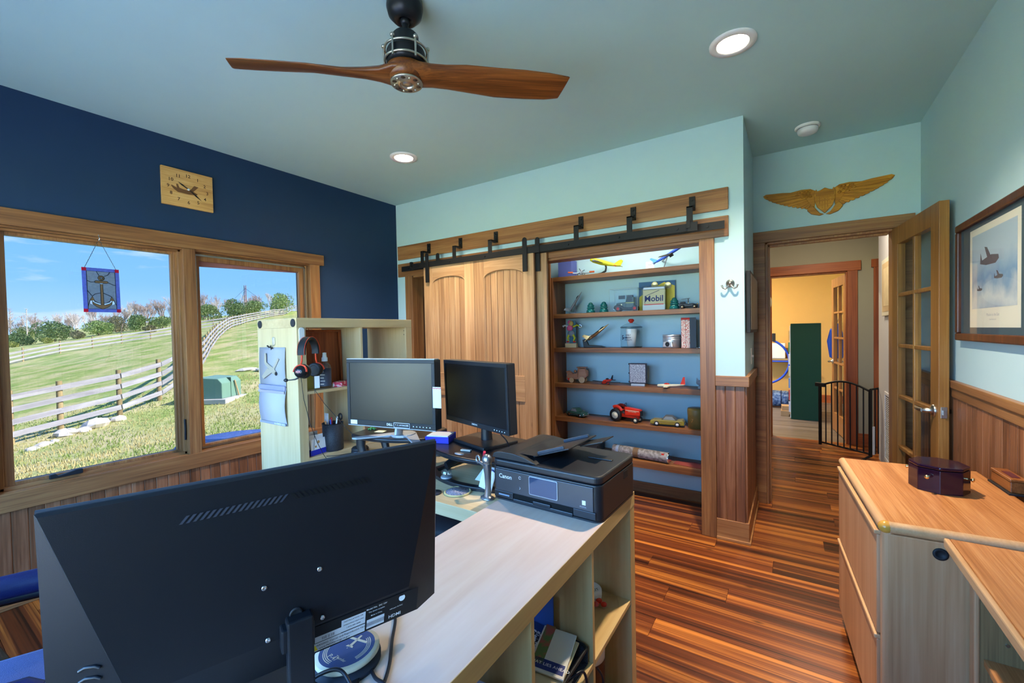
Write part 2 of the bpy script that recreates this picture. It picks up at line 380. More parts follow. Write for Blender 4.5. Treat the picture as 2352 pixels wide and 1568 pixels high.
# --- wainscot, pier and right wall
wp = bpy.data.objects['wall_pier']
beads(wb, WALL_B(), -.421, -.25, .12, 1.01, .057); center_children(wb)
beads(wp, FR((-.25, 0, 0), (0, 1, 0), (0, 0, 1)), 3.085, 3.86, .12, 1.01, .0646); center_children(wp)
mb = MB(); mb.bb(-.421, -.226, 3.061, 3.085, 1.009, 1.075); mb.bb(-.25, -.226, 3.0852, 3.86, 1.009, 1.075)
struct('trim_2', mb, M_trim, .003, 'wood cap rail on the wainscot around the pier corner', 'trim')
mb = MB(); mb.bb(-.421, -.232, 3.067, 3.085, 0, .134); mb.bb(-.25, -.232, 3.0852, 3.86, 0, .134); mb.bb(-.421, -.222, 3.055, 3.07, 0, .018); mb.bb(-.2318, -.222, 3.0702, 3.86, 0, .018)
struct('baseboard_pier', mb, M_trim, .003, 'dark wood baseboard around the pier corner', 'baseboard')
beads(wr, WALL_R(), -3.86, .60, .10, 1.055, .0705); center_children(wr)
mb = MB(WALL_R()); mb.bb(-3.87, .60, 1.048, 1.087, 0, .026); mb.bb(-3.87, .60, 1.0, 1.05, 0, .018)
struct('trim_3', mb, M_trimy, .003, 'wood cap rail on the right wall wainscot', 'trim')
mb = MB(WALL_R()); mb.bb(-3.87, .60, 0, .134, 0, .018)
struct('baseboard_right', mb, M_trimy, .003, 'wood baseboard along the right wall', 'baseboard')
# ================================================================= WINDOW
def build_window():
    w = sthing('window_1', 'wide wood framed window with two panes looking onto the lawn', 'window', (XL, 1.24, .50))
    T = unpar(w) @ WALL_L()
    def P(n, m, *bs, bevel=.003, **k):
        mb = MB(T)
        for b in bs: mb.bb(*b)
        o = mb.build(n, m, w, bevel, recenter=False); return o
    P('head_casing', M_trimy, (.245, 2.236, 1.996, 2.085, -.002, .024))
    P('side_casing', M_trimz, (2.108, 2.196, .60, 1.996, -.002, .02))
    P('side_casing', M_trimz, (.285, .375, .60, 1.996, -.002, .02))
    P('apron', M_trimy, (.285, 2.196, .503, .602, -.002, .022))
    P('mullion', M_trimz, (1.205, 1.278, .60, 1.996, -.10, .014))
    P('jamb', M_trimy, (.33, 2.15, 1.985, 2.03, -.16, .0), (.33, 2.15, .56, .605, -.16, .0))
    P('jamb', M_trimz, (.33, .372, .60, 1.99, -.16, 0), (2.112, 2.15, .60, 1.99, -.16, 0))
    s = P('sash', M_trimz, (.375, .436, .60, 1.99, -.105, -.055), (1.174, 1.208, .60, 1.99, -.105, -.055), (1.160, 1.19, .60, 1.99, -.09, -.06), (.436, 1.174, .60, .637, -.105, -.055), (.436, 1.174, 1.957, 1.99, -.105, -.055))
    for b in ((.372, 1.208, .60, .622, -.055, -.03), (.372, 1.208, 1.972, 1.99, -.055, -.03), (.372, .396, .60, 1.99, -.055, -.03), (1.190, 1.208, .60, 1.99, -.055, -.03)): P('stop', M_trimy if b[1] - b[0] > .2 else M_trimz, b)
    P('sash', M_trimz, (1.276, 1.325, .60, 1.99, -.105, -.055), (2.052, 2.112, .60, 1.99, -.105, -.055), (1.32, 2.06, .60, .638, -.105, -.055), (1.32, 2.06, 1.93, 1.99, -.105, -.055))
    P('screen_frame', M_steel, (1.29, 1.302, .612, 1.975, -.05, -.043), (2.088, 2.10, .612, 1.975, -.05, -.043), (1.29, 2.10, .612, .624, -.05, -.043), (1.29, 2.10, 1.963, 1.975, -.05, -.043), bevel=0)
    for b in ((1.278, 1.29, .60, 1.99, -.055, -.03), (2.10, 2.112, .60, 1.99, -.055, -.03)): P('stop', M_trimz, b)
    t = GLASS_TINT
    for y0, y1, z0, z1 in ((.43, 1.178, .632, 1.962), (1.32, 2.056, .634, 1.934)):
        mb = MB(T); mb.add([(y0, z0, -.083), (y1, z0, -.083), (y1, z1, -.083), (y0, z1, -.083)], [(0, 1, 2, 3)]); mb.build('pane', glass('window_glass', (t, t, t * 1.02), .03), w, recenter=False)
    mb = MB(T); mb.prism([(1.33, 1.945), (2.08, 1.945), (2.08, 1.925), (1.33, 1.893)], .008, None, -.080); mb.build('outer_head_trim', mat('sash_red', (.30, .13, .12), .6), w, recenter=False)
    # crank and lock lever
    h = MB(T); h.prism([(.555, .622), (.69, .622), (.69, .648), (.665, .650), (.62, .638), (.59, .634), (.58, .648), (.555, .645)], .02, None, -.03)
    h.build('crank_handle', mat('dark_bronze', (.03, .033, .04), .4, .6), w, .003, recenter=False)
    h = MB(T); h.tube([(1.198, .70, -.028), (1.196, .78, -.02), (1.194, .84, -.02)], .006, 8); h.build('lock_lever', mat('dark_bronze', (.03, .033, .04), .4, .6), w, recenter=False)
build_window()
# ================================================================= CLOSET TRIM, TRACK, BARN DOORS
B = WALL_B()
mb = MB(B); mb.bb(-3.396, -.336, 2.148, 2.288, 0, .02); struct('trim_4', mb, M_trim, .003, 'upper long fir board carrying the track brackets', 'trim')
mb = MB(B); mb.bb(-3.398, -.336, 1.975, 2.108, 0, .02); struct('trim_5', mb, M_trim, .003, 'lower fir header board over the closet opening', 'trim')
mb = MB(B); mb.bb(-.513, -.421, 0, 1.975, 0, .02); mb.bb(-.513, -.495, 0, 1.98, -.13, .005); struct('trim_6', mb, M_trimz, .003, 'fir casing on the right side of the closet opening', 'trim')
mb = MB(B); mb.bb(-3.296, -3.194, 0, 1.975, 0, .02); mb.bb(-3.214, -3.194, 0, 1.98, -.13, .005); struct('trim_7', mb, M_trimz, .003, 'fir casing on the left side of the closet opening', 'trim')
mb = MB(B); mb.bb(-3.20, -.50, 1.958, 1.985, -.13, .004); struct('trim_8', mb, M_trim, .003, 'fir head jamb under the closet header', 'trim')
def build_track():
    t = thing('barn_door_track', 'black iron bypass track with offset brackets above the closet', 'door track', (-1.8, 3.06, 2.0))
    T = unpar(t)
    for n, x0, x1, y in (('front_rail', -3.09, -.525, 2.957), ('rear_rail', -3.285, -.352, 3.012)):
        mb = MB(T); mb.bb(x0, x1, y, y + .008, 2.016, 2.066); r = mb.build(n, M_iron, t, .001, recenter=False)
        for k in range(7):
            mb = MB(T); x = x0 + .1 + (x1 - x0 - .2) * k / 6; mb.cyl((x, y - .006, 2.041), (x, y, 2.041), .009, .009, 8); mb.build('bolt', M_iron, r, recenter=False)
    for x in (-2.95, -2.55, -2.15, -1.35, -.945, -.55):
        mb = MB(T); w = .019
        mb.bb(x - w, x + w, 3.055, 3.065, 2.178, 2.262); mb.bb(x - w, x + w, 2.9652, 3.065, 2.168, 2.178); mb.bb(x - w, x + w, 2.9652, 2.973, 2.034, 2.178)
        b = mb.build('bracket', M_iron, t, .001, recenter=False)
        for zz in (2.24, 2.20):
            mb = MB(T); mb.cyl((x, 3.055, zz), (x, 3.046, zz), .010, .010, 6); mb.build('screw', M_iron, b, recenter=False)
    for x in (-1.69, -.53):
        mb = MB(T); mb.bb(x - .03, x + .03, 2.950, 2.9568, 2.012, 2.07); mb.build('splice_plate', M_iron, t, .001, recenter=False)
    for x in (-3.085, -.555):
        mb = MB(T); mb.bb(x - .012, x + .012, 2.945, 2.97, 2.034, 2.085); mb.build('end_stop', M_iron, t, .001, recenter=False)
build_track()
M_door = wood('knotty_alder_z', '#80593a', '#a8805a', '#c3a078', 'z', .7, 8, .42, .62, knots=.5, rnd=.1)
M_doorx = wood('knotty_alder_x', '#80593a', '#a8805a', '#c3a078', 'x', .7, 8, .42, .62, knots=.5, rnd=.06)
def build_barn_door(name, label, hang):
    d = sthing(name, label, 'door', (-2.333, 2.985, .01))
    T = unpar(d) @ FR((0, 2.985, 0), (1, 0, 0), (0, 0, 1))
    mb = MB(T); mb.bb(-2.938, -1.729, .012, 2.028, -.018, -.004); mb.build('core', M_door, d, recenter=False)
    for (x0, xa, xb, x1) in ((-2.941, -2.83, -2.444, -2.3345), (-2.3315, -2.225, -1.828, -1.726)):
        for a, b in ((x0, xa), (xb, x1)):
            mb = MB(T); mb.bb(a, b, .012, 2.03, -.008, .012); mb.build('stile', M_door, d, .003, recenter=False)
        xm = (xa + xb) / 2; hw = (xb - xa) / 2; zs, zp = 1.868, 1.922
        arcp = [(xm + hw * math.cos(t), zs + (zp - zs) * math.sin(t)) for t in [PI * i / 16 for i in range(17)]]
        mb = MB(T); mb.prism([(xb, 2.03), (xa, 2.03)] + arcp[::-1], .02, None, -.008); mb.build('top_rail', M_doorx, d, .003, recenter=False)
        mo = MB(T); mo.tube([(x, z - .004, .006) for x, z in arcp], .008, 6); mo.build('moulding', M_doorx, d, recenter=False)
        for xx in (xa + .003, xb - .003):
            for z0, z1 in ((1.025, 1.868), (.25, .812)):
                mo = MB(T); mo.bb(xx - .007, xx + .007, z0, z1, -.006, .008); mo.build('moulding', M_door, d, .003, recenter=False)
        mb = MB(T); mb.bb(xa, xb, .812, 1.025, -.008, .012); mb.build('lock_rail', M_doorx, d, .003, recenter=False)
        mb = MB(T); mb.bb(xa, xb, .012, .25, -.008, .012); mb.build('bottom_rail', M_doorx, d, .003, recenter=False)
        n = 6; pw = (xb - xa) / n
        for i in range(n):
            for z0, z1 in ((1.025, 1.925), (.25, .812)):
                a = xa + pw * i; zt = z1 if z1 < 1.5 else min(zp, zs + (zp - zs) * math.sin(math.acos(max(-1, min(1, (a + pw / 2 - xm) / hw))))) + .006
                mb = MB(T); mb.bb(a + .002, a + pw - .002, z0 - .004, zt, -.006, .002); mb.build('plank', M_door, d, .0025, recenter=False)
    for x in hang:
        mb = MB(T); w = .021; mb.bb(x - w, x + w, 1.872, 2.125, .030, .036); mb.prism(arc(x, 2.125, w, 0, PI, 8), .006, None, .030)
        h = mb.build('hanger_strap', M_iron, d, .001, recenter=False)
        mb = MB(T); mb.M = T @ FR((x + .002, 2.108, .011), (1, 0, 0), (0, 1, 0)); mb.lathe([(.008, 0), (.042, 0), (.042, .004), (.036, .008), (.042, .012), (.042, .016), (.008, .016)], 20)
        mb.build('wheel', M_iron, h, recenter=False)
        for z in (1.895, 1.975, 2.107):
            mb = MB(T); mb.cyl((x, z, .012), (x, z, .044), .010, .009, 8); mb.build('bolt', M_iron, h, recenter=False)
    center_children(d)
    return d
d1 = build_barn_door('door_1', 'front sliding barn door with two arched plank panels', (-2.875, -1.795))
d2 = copy_tree(d1); d2.name = 'door_2'; d2.location = d1.location + Vector((.085, .058, 0)); d2['label'] = 'rear sliding barn door showing only a strip behind the front one'
# ================================================================= OFFICE DOORWAY AND FRENCH DOOR
mb = MB(WALL_B(YD)); mb.bb(-.262, -.17, 0, 2.04, 0, .02); mb.bb(.592, .68, 0, 2.04, 0, .02); mb.bb(-.262, .69, 2.04, 2.125, 0, .024)
struct('trim_9', mb, M_trim, .003, 'fir casing around the office doorway', 'trim')
mb = MB(WALL_B(YD)); mb.bb(-.17, -.152, 0, 2.04, -.13, .004); mb.bb(.576, .592, 0, 2.04, -.13, .004); mb.bb(-.17, .592, 2.024, 2.04, -.13, .004); mb.bb(-.16, -.14, 0, 2.03, -.08, -.045); mb.bb(-.16, .56, 2.01, 2.03, -.08, -.045)
struct('trim_10', mb, M_trimz, .002, 'fir jamb lining the office doorway', 'trim')
M_fdoor = wood('fir_door_z', '#744a22', '#9a6932', '#b58649', 'z', .8, 14, .38, .7, rnd=.05)
def french_door(name, label, loc, rz, H=2.03, W=.742, mz=None):
    d = sthing(name, label, 'door', loc, rz); mz = mz or M_fdoor
    st, top, bot, th = .105, .115, .235, .042; gx0, gx1, gz0, gz1 = st, W - st, bot + .01, H - top; mw = .024; xm = (gx0 + gx1) / 2
    for a, b in ((.0, st), (W - st, W)):
        mb = MB(); mb.bb(a, b, -th / 2, th / 2, .01, H); mb.build('stile', mz, d, .002, recenter=False)
    for a, b in ((.01, gz0), (gz1, H)):
        mb = MB(); mb.bb(st, W - st, -th / 2, th / 2, a, b); mb.build('rail', mz, d, .002, recenter=False)
    mb = MB(); mb.bb(xm - mw / 2, xm + mw / 2, -th / 2 + .004, th / 2 - .004, gz0, gz1); mb.build('muntin', mz, d, .004, recenter=False)
    rh = (gz1 - gz0) / 5
    for i in range(1, 5):
        for a, b in ((gx0, xm - mw / 2), (xm + mw / 2, gx1)):
            mb = MB(); mb.bb(a, b, -th / 2 + .004, th / 2 - .004, gz0 + rh * i - mw / 2, gz0 + rh * i + mw / 2); mb.build('muntin', mz, d, .004, recenter=False)
    g = glass('door_glass', (.86, .89, .88), .02)
    for i in range(5):
        for a, b in ((gx0, xm), (xm, gx1)):
            z0, z1 = gz0 + rh * i, gz0 + rh * (i + 1); mb = MB(); mb.add([(a, 0, z0), (b, 0, z0), (b, 0, z1), (a, 0, z1)], [(0, 1, 2, 3)]); mb.build('pane', g, d, recenter=False)
    zk = .915; xk = W - .062
    for s in (-1, 1):
        mb = MB(); mb.M = FR((xk, s * th / 2, zk), (1, 0, 0), (0, 0, 1) if s < 0 else (0, 0, -1)); mb.lathe([(.033, 0), (.033, .004), (.026, .010), (.012, .016), (.011, .05)], 20)
        mb.tube([(0, 0, .045), (-.03, 0, .052), (-.075, 0, .05), (-.105, -.002 * s, .046)], [.011, .0105, .009, .007], 10)
        mb.build('lever_handle', M_steel, d, recenter=False)
    mb = MB(); mb.bb(W - .001, W + .0015, -.013, .013, zk - .03, zk + .03); mb.bb(W, W + .012, -.007, .007, zk - .012, zk + .012); mb.build('latch_plate', M_steel, d, .001, recenter=False)
    for z in (.25, 1.05, 1.85):
        mb = MB(); mb.cyl((-.004, th / 2 + .004, z - .045), (-.004, th / 2 + .004, z + .045), .007, n=10); mb.build('hinge', M_brass, d, recenter=False)
    center_children(d)
    return d
french_door('door_3', 'open french door with ten panes and lever handle in the office', (.593, 3.862, 0), math.atan2(-.738, .077))
# ================================================================= HALL AND FAR ROOM
M_hall = mat('hall_wall_olive', (.36, .33, .24), .8, var=.03)
M_hallr = mat('hall_wall_grey', (.50, .50, .52), .8, var=.02)
M_yel = mat('far_room_yellow', (.66, .38, .11), .8, var=.04)
M_orange = wood('hall_trim_z', '#6b3314', '#9a4f22', '#b56630', 'z', .8, 12, .4, .7)
M_orangex = wood('hall_trim_x', '#6b3314', '#9a4f22', '#b56630', 'x', .8, 12, .4, .7)
mb = plate(MB(WALL_B(6.3)), -1.6, 1.9, 0, ZC, -.12, 0, [(-.228, .54, -1, 2.02)]); struct('wall_hall_far', mb, M_hall, label='olive grey hall wall around the far doorway', cat='wall')
mb = MB(); mb.bb(.75, .85, 4.0, 5.76, 0, ZC); hw = struct('wall_hall_right', mb, M_hallr, label='grey hall wall with the return air grille', cat='wall')
mb = MB(); mb.bb(-1.7, -1.6, 4.0, 6.3, 0, ZC); struct('wall_hall_left', mb, M_hall, label='olive hall wall at the left end', cat='wall')
mb = MB(); mb.bb(-1.7, -.37, 3.9, 4.0, 0, ZC); struct('wall_hall_near', mb, M_hall, label='olive hall wall behind the closet', cat='wall')
mb = MB(); mb.bb(.85, 1.9, 5.66, 5.76, 0, ZC); mb.bb(1.9, 2.0, 5.66, 6.3, 0, ZC); struct('wall_hall_side', mb, M_hall, label='olive wall of the side passage', cat='wall')
mb = MB(); mb.bb(-1.7, 2.0, 4.05, 6.42, ZC, ZC + .05); struct('ceiling_hall', mb, mat('hall_ceiling', (.55, .52, .42), .8), label='hall ceiling', cat='ceiling')
mb = MB(WALL_B(6.3)); mb.bb(-.33, -.228, 0, 2.02, 0, .02); mb.bb(.54, .635, 0, 2.02, 0, .02)
struct('trim_11', mb, M_orange, .003, 'orange fir side casings of the far doorway', 'trim')
mb = MB(WALL_B(6.3)); mb.bb(-.36, .665, 2.02, 2.13, 0, .025); struct('trim_12', mb, M_orangex, .003, 'orange fir head casing of the far doorway', 'trim')
mb = MB(WALL_B(6.3)); mb.bb(-.228, -.212, 0, 2.02, -.13, .004); mb.bb(.526, .54, 0, 2.02, -.13, .004); mb.bb(-.228, .54, 2.006, 2.02, -.13, .004); struct('trim_13', mb, M_orange, .002, 'orange fir jamb of the far doorway', 'trim')
mb = MB(WALL_B(6.3)); mb.bb(.775, .86, 0, 2.04, 0, .02); mb.bb(.755, .9, 2.04, 2.13, 0, .025); struct('trim_14', mb, M_orange, .003, 'orange fir casing of another hall door at the right', 'trim')
mb = MB(WALL_B(6.3)); mb.bb(.635, .775, 0, .14, 0, .016); struct('baseboard_hall', mb, M_orangex, .002, 'orange fir hall baseboard', 'baseboard')
mb = MB(); mb.bb(-2.6, 2.2, 6.30, 9.7, -.08, -.001)
struct('floor_far', mb, wood('far_floor', '#4a4038', '#6d6258', '#8b8075', 'x', .6, 7, .4, .7), label='grey brown floor of the far room', cat='floor')
mb = MB(); mb.bb(-2.6, 2.2, 9.55, 9.65, 0, ZC); mb.bb(-2.7, -2.6, 6.42, 9.65, 0, ZC); mb.bb(2.2, 2.3, 6.42, 9.65, 0, ZC); struct('wall_far', mb, M_yel, label='yellow wall of the far room', cat='wall')
mb = MB(); mb.bb(-2.7, 2.3, 6.4, 9.65, ZC, ZC + .05); struct('ceiling_far', mb, mat('far_ceiling', (.7, .62, .45), .8), label='ceiling of the far room', cat='ceiling')
mb = MB(); mb.bb(-2.6, 2.2, 9.53, 9.55, 0, .14); struct('baseboard_far', mb, M_orangex, .002, 'orange baseboard in the far room', 'baseboard')
french_door('door_4', 'open french door standing in the far room', (.555, 6.44, 0), math.atan2(.73, -.085), 2.0, .73, wood('fir_door_far', '#8a5a30', '#b07a46', '#c79860', 'z', .8, 14, .38, .7))
# ================================================================= LIGHTS IN THE ROOM
def downlight(x, y, label, power):
    t = thing('recessed_light', label, 'ceiling light', (x, y, ZC - .012), 0, 'recessed ceiling lights')
    mb = MB(); mb.lathe([(.066, .010), (.070, .002), (.100, .004), (.101, .012)], 40, None, False); mb.build('trim_ring', mat('white_trim_ring', (.8, .8, .76), .4, var=0), t)
    mb = MB(); mb.lathe([(.067, .010), (.055, .09)], 32, None, False); mb.build('reflector', mat('white_reflector', (.88, .86, .8), .5, var=0), t)
    mb = MB(); mb.lathe([(.001, .089), (.056, .09)], 28, None, False); mb.build('lens', mat('lamp_lens', (1, .95, .85), .5, var=0, emit=(1, .88, .68), estr=12), t)
    l = bpy.data.lights.new('recessed_lamp', 'AREA'); l.shape = 'DISK'; l.size = .10; l.energy = power; l.color = (1, .84, .62); l.spread = 2.7
    o = bpy.data.objects.new('recessed_lamp', l); COL.objects.link(o); o.location = (0, 0, .085); o.parent = t
for (x, y), lb in zip(LIGHTS, ('lit recessed ceiling light near the doorway, right of the fan', 'lit recessed ceiling light above the barn door, below the fan')):
    downlight(x, y, lb, 56)
def bulb(x, y, z, power, color, label, name='ceiling_lamp'):
    t = thing(name, label, 'ceiling light', (x, y, z))
    mb = MB(); mb.lathe([(.02, .05), (.13, .045), (.15, .02), (.12, -.02), (.06, -.04), (.002, -.045)], 24); mb.build('shade', mat('opal_shade', (.9, .85, .75), .4, var=0, emit=(1, .85, .6), estr=3), t)
    l = bpy.data.lights.new('room_lamp', 'AREA'); l.shape = 'DISK'; l.size = .3; l.energy = power; l.color = color
    o = bpy.data.objects.new('room_lamp', l); COL.objects.link(o); o.location = (0, 0, -.06); o.parent = t
bulb(-.9, 7.9, ZC - .05, 80, (1, .82, .55), 'opal ceiling lamp in the far yellow room')
bulb(.2, 5.0, ZC - .05, 18, (1, .85, .65), 'opal ceiling lamp in the hall')
# ================================================================= OUTSIDE
NEAR = [[-14.9, 1.3, -1.15], [-15.3, 1.88, -0.98], [-15.46, 2.73, -0.88], [-15.66, 3.92, -0.72], [-16.34, 5.03, -0.48], [-18.48, 6.39, -0.22], [-21.03, 7.71, -0.05], [-23.11, 8.74, 0.05], [-29.1, 11.41, 0.53], [-36.78, 15.01, 1.24], [-44.11, 18.71, 1.96], [-50.14, 21.95, 2.5], [-60.84, 28.36, 3.37], [-68.64, 34.03, 4.18], [-74.94, 39.49, 5.0], [-80.95, 45.14, 5.76], [-86.54, 51.06, 6.5]]
FAR = [[-54.5, 1.5, -2.1], [-55.9, 3.6, -1.5], [-57.04, 5.63, -1.02], [-58.69, 8.15, -0.38], [-60.88, 10.92, 0.21], [-62.27, 13.6, 0.57], [-62.94, 16.16, 0.99], [-62.75, 18.69, 1.42], [-63.02, 21.51, 1.94], [-62.75, 23.5, 2.46], [-62.27, 25.02, 2.77], [-61.5, 28.0, 3.3]]
GR = [[-98.11, 12.26, 1.01], [-92.1, 16.2, 1.32], [-86.64, 19.8, 2.3], [-83.72, 24.12, 2.93], [-82.2, 27.52, 3.36], [-85.55, 33.73, 4.44], [-83.65, 38.58, 5.39], [-83.63, 45.8, 6.65], [-110.11, 4.4, 0.77], [-12.88, 5.86, -0.63], [-18.7, 9.24, 0.0], [-31.67, 15.13, 1.23],
      [-3.6, -4, -.55], [-3.6, 1.2, -.5], [-3.6, 6, -.5], [-3.6, 12, -.45], [0, 0, -.62], [0, 6, -.62], [0, 10, -.6], [0, -10, -.7], [0, -45, -1.5], [-40, -45, -2], [45, -30, -1], [45, 40, -.5], [0, 40, .6], [-40, 60, 5.5], [-110, 90, 10], [-150, 20, 2.5], [-150, -40, 0], [-90, -40, -2], [-9, 3, -.62], [-11, .5, -.8], [-30, 4, -1.0], [-42, 6, -.9], [-150, 60, 8]]
def _terrain():
    P = np.array(NEAR + FAR + GR, float)
    def phi(r): return np.where(r > 1e-6, r * r * np.log(np.maximum(r, 1e-6)), 0)
    n = len(P); D = np.hypot(P[:, None, 0] - P[None, :, 0], P[:, None, 1] - P[None, :, 1]) / 20
    A = np.zeros((n + 3, n + 3)); A[:n, :n] = phi(D) + np.eye(n) * .004; A[:n, n] = 1; A[:n, n + 1:] = P[:, :2] / 20; A[n:, :n] = A[:n, n:].T
    s = np.linalg.solve(A, np.r_[P[:, 2], 0, 0, 0])
    def h(x, y):
        x = np.asarray(x, float); y = np.asarray(y, float)
        d = np.hypot(x[..., None] - P[:, 0], y[..., None] - P[:, 1]) / 20
        return phi(d) @ s[:n] + s[n] + s[n + 1] * x / 20 + s[n + 2] * y / 20
    return h
GH = _terrain()
def gz(x, y): return float(GH(np.array([x]), np.array([y]))[0])
def build_ground():
    t = np.linspace(0, 1, 110); xs = np.r_[-3.45 - (t ** 2.2) * 165][::-1]; xs = np.r_[xs, np.linspace(-2.5, 60, 14)]
    q = np.linspace(-1, 1, 120); ys = 4 + np.sign(q) * np.abs(q) ** 1.8 * 100
    X, Y = np.meshgrid(xs, ys, indexing='ij'); Z = GH(X, Y)
    inside = (X > -3.5) & (X < 2.3) & (Y > -.8) & (Y < 9.8); Z = np.where(inside, np.minimum(Z, -.6), Z)
    nx, ny = X.shape; vs = np.stack([X, Y, Z], -1).reshape(-1, 3).tolist()
    fs = [(i * ny + j, (i + 1) * ny + j, (i + 1) * ny + j + 1, i * ny + j + 1) for i in range(nx - 1) for j in range(ny - 1)]
    m = bpy.data.materials.new('lawn'); m.use_nodes = True; nt = m.node_tree; N = nt.nodes.new; L = nt.links.new; b = nt.nodes['Principled BSDF']; b.inputs['Roughness'].default_value = .9; b.inputs['Specular IOR Level'].default_value = .1
    tc = N('ShaderNodeTexCoord')
    def nz(s, d, st=(1, 1, 1)):
        mp = N('ShaderNodeMapping'); mp.inputs['Scale'].default_value = st; L(tc.outputs['Object'], mp.inputs[0]); n = N('ShaderNodeTexNoise'); n.inputs['Scale'].default_value = s; n.inputs['Detail'].default_value = d; n.inputs['Roughness'].default_value = .65; L(mp.outputs[0], n.inputs[0]); return n.outputs[0]
    r1 = N('ShaderNodeValToRGB'); e = r1.color_ramp.elements; e[0].position = .40; e[0].color = (.27, .38, .11, 1); e[1].position = .62; e[1].color = (.60, .53, .32, 1); k = e.new(.50); k.color = (.45, .48, .21, 1)
    L(nz(.55, 6), r1.inputs[0])
    r2 = N('ShaderNodeValToRGB'); e = r2.color_ramp.elements; e[0].position = .3; e[0].color = (.62, .68, .55, 1); e[1].position = .7; e[1].color = (1.25, 1.2, 1.1, 1); L(nz(9, 6), r2.inputs[0])
    mx = N('ShaderNodeMixRGB'); mx.blend_type = 'MULTIPLY'; mx.inputs[0].default_value = 1; L(r1.outputs[0], mx.inputs[1]); L(r2.outputs[0], mx.inputs[2]); L(mx.outputs[0], b.inputs['Base Color'])
    bp = N('ShaderNodeBump'); bp.inputs['Strength'].default_value = .6; bp.inputs['Distance'].default_value = .05; L(nz(22, 4), bp.inputs['Height']); L(bp.outputs[0], b.inputs['Normal'])
    me = MB(); me.v = [tuple(v) for v in vs]; me.f = fs; me.sm = [True] * len(fs)
    o = me.build('ground', m, None, recenter=False); tag(o, 'sunny rolling lawn with dry patches beyond the window', 'lawn', kind='structure')
    # grass tufts close to the window
    rg = random.Random(5); gb = MB(); vs = []; fs = []
    for i in range(11000):
        x = -7.2 - rg.random() ** 1.3 * 11; y = .3 + rg.random() * (.45 * -x + 1.5); z = gz(x, y) if i % 1 == 0 else 0
        h = .03 + rg.random() * .05; a = rg.random() * PI
        for j in range(2):
            a += 1.3; dx, dy = math.cos(a) * .012, math.sin(a) * .012; b0 = len(vs); lx, ly = rg.uniform(-.03, .03), rg.uniform(-.03, .03)
            vs += [(x - dx, y - dy, z - .01), (x + dx, y + dy, z - .01), (x + lx, y + ly, z + h)]; fs.append((b0, b0 + 1, b0 + 2))
    gb.v = vs; gb.f = fs; gb.sm = [False] * len(fs)
    tag(gb.build('grass', dots('grass_blades', (.22, .32, .08), (.52, .45, .22), .8, .45, .6, .8), None, recenter=False), 'short green and straw coloured grass outside the window', 'grass', kind='stuff')
build_ground()
M_fence = wood('fence_board', '#7c7c86', '#9e9ea6', '#bababe', 'x', .8, 8, .8, .6, rnd=.1)
M_post = wood('fence_post', '#7a6a4c', '#9c8a63', '#b7a57e', 'z', .8, 10, .85, .7)
def resample(P, step, keep):
    out = [Vector(p) for p in P[:keep]]; rest = [Vector(p) for p in P[keep - 1:]]; acc = 0
    for a, b in zip(rest, rest[1:]):
        n = max(1, round((b - a).length / step))
        for i in range(1, n + 1): out.append(a.lerp(b, i / n))
    return out
def fence(name, label, P, side, H=1.27, rails=(.24, .53, .82, 1.11), bw=.13, pr=.065):
    t = thing(name, label, 'fence', (P[0].x, P[0].y, gz(P[0].x, P[0].y)), 0, None); T = Matrix.Translation(t.location).inverted()
    G = [Vector((p.x, p.y, gz(p.x, p.y))) for p in P]
    for p in G:
        mb = MB(T); mb.cyl((p.x, p.y, p.z - .15), (p.x, p.y, p.z + H), pr, pr * .92, 8); mb.build('post', M_post, t, recenter=False)
    for a, b in zip(G, G[1:]):
        d = (b - a); n = Vector((-d.y, d.x, 0)).normalized() * side * (pr + .012); L = d.length; yaw = math.atan2(d.y, d.x); pit = math.atan2(d.z, math.hypot(d.x, d.y))
        for r in rails:
            mb = MB(); mb.box((0, 0, 0), (L, .025, bw)); o = mb.build('rail', M_fence, t, recenter=False)
            o.location = T @ ((a + b) / 2 + n + Vector((0, 0, r))); o.rotation_euler = (0, -pit, yaw)
    return t
fence('board_fence', 'near grey four board fence curving up the hill', resample(NEAR, 2.4, 8), -1)
fence('board_fence', 'distant pale board fence crossing the pasture below the trees', resample(FAR, 3, len(FAR)), -1, rails=(.26, .62, .98), bw=.15)
# rocks
M_rock = dots('limestone', (.50, .47, .42), (.75, .72, .68), 9, .35, .7, .9)
def rock(x, y, sx, sy, sz, label, seed):
    rg = random.Random(seed); mb = MB(); R = []; n = 9
    for i in range(6):
        t = PI * i / 5 * .98 + .02; R.append([(sx * math.sin(t) * math.cos(2 * PI * j / n) * rg.uniform(.75, 1.15), sy * math.sin(t) * math.sin(2 * PI * j / n) * rg.uniform(.75, 1.15), -sz * math.cos(t) * rg.uniform(.8, 1.1)) for j in range(n)])
    mb.rings(R, True, True, False); o = mb.build('rock', M_rock, None, recenter=False); o.location = (x, y, gz(x, y) + sz * .35); o.rotation_euler = (0, 0, seed)
    tag(o, label, 'rock', 'rocks along the near fence')
for i, (x, y, s, lb) in enumerate(((-13.95, 2.02, .11, 'small grey rock at the left end of the rock row'), (-14.15, 2.22, .14, 'second pale rock from the left in the row by the fence'), (-14.35, 2.42, .09, 'smallest rock in the row by the near fence'), (-14.85, 2.72, .22, 'pale chunky rock beside the near fence post'), (-14.75, 3.0, .16, 'pale rock between the two largest rocks'), (-15.0, 3.3, .30, 'largest flat white rock by the near fence'), (-15.1, 3.75, .18, 'pale rock at the right end of the rock row'))):
    rock(x, y, s * 1.2, s, s * .55, lb, i + 1)
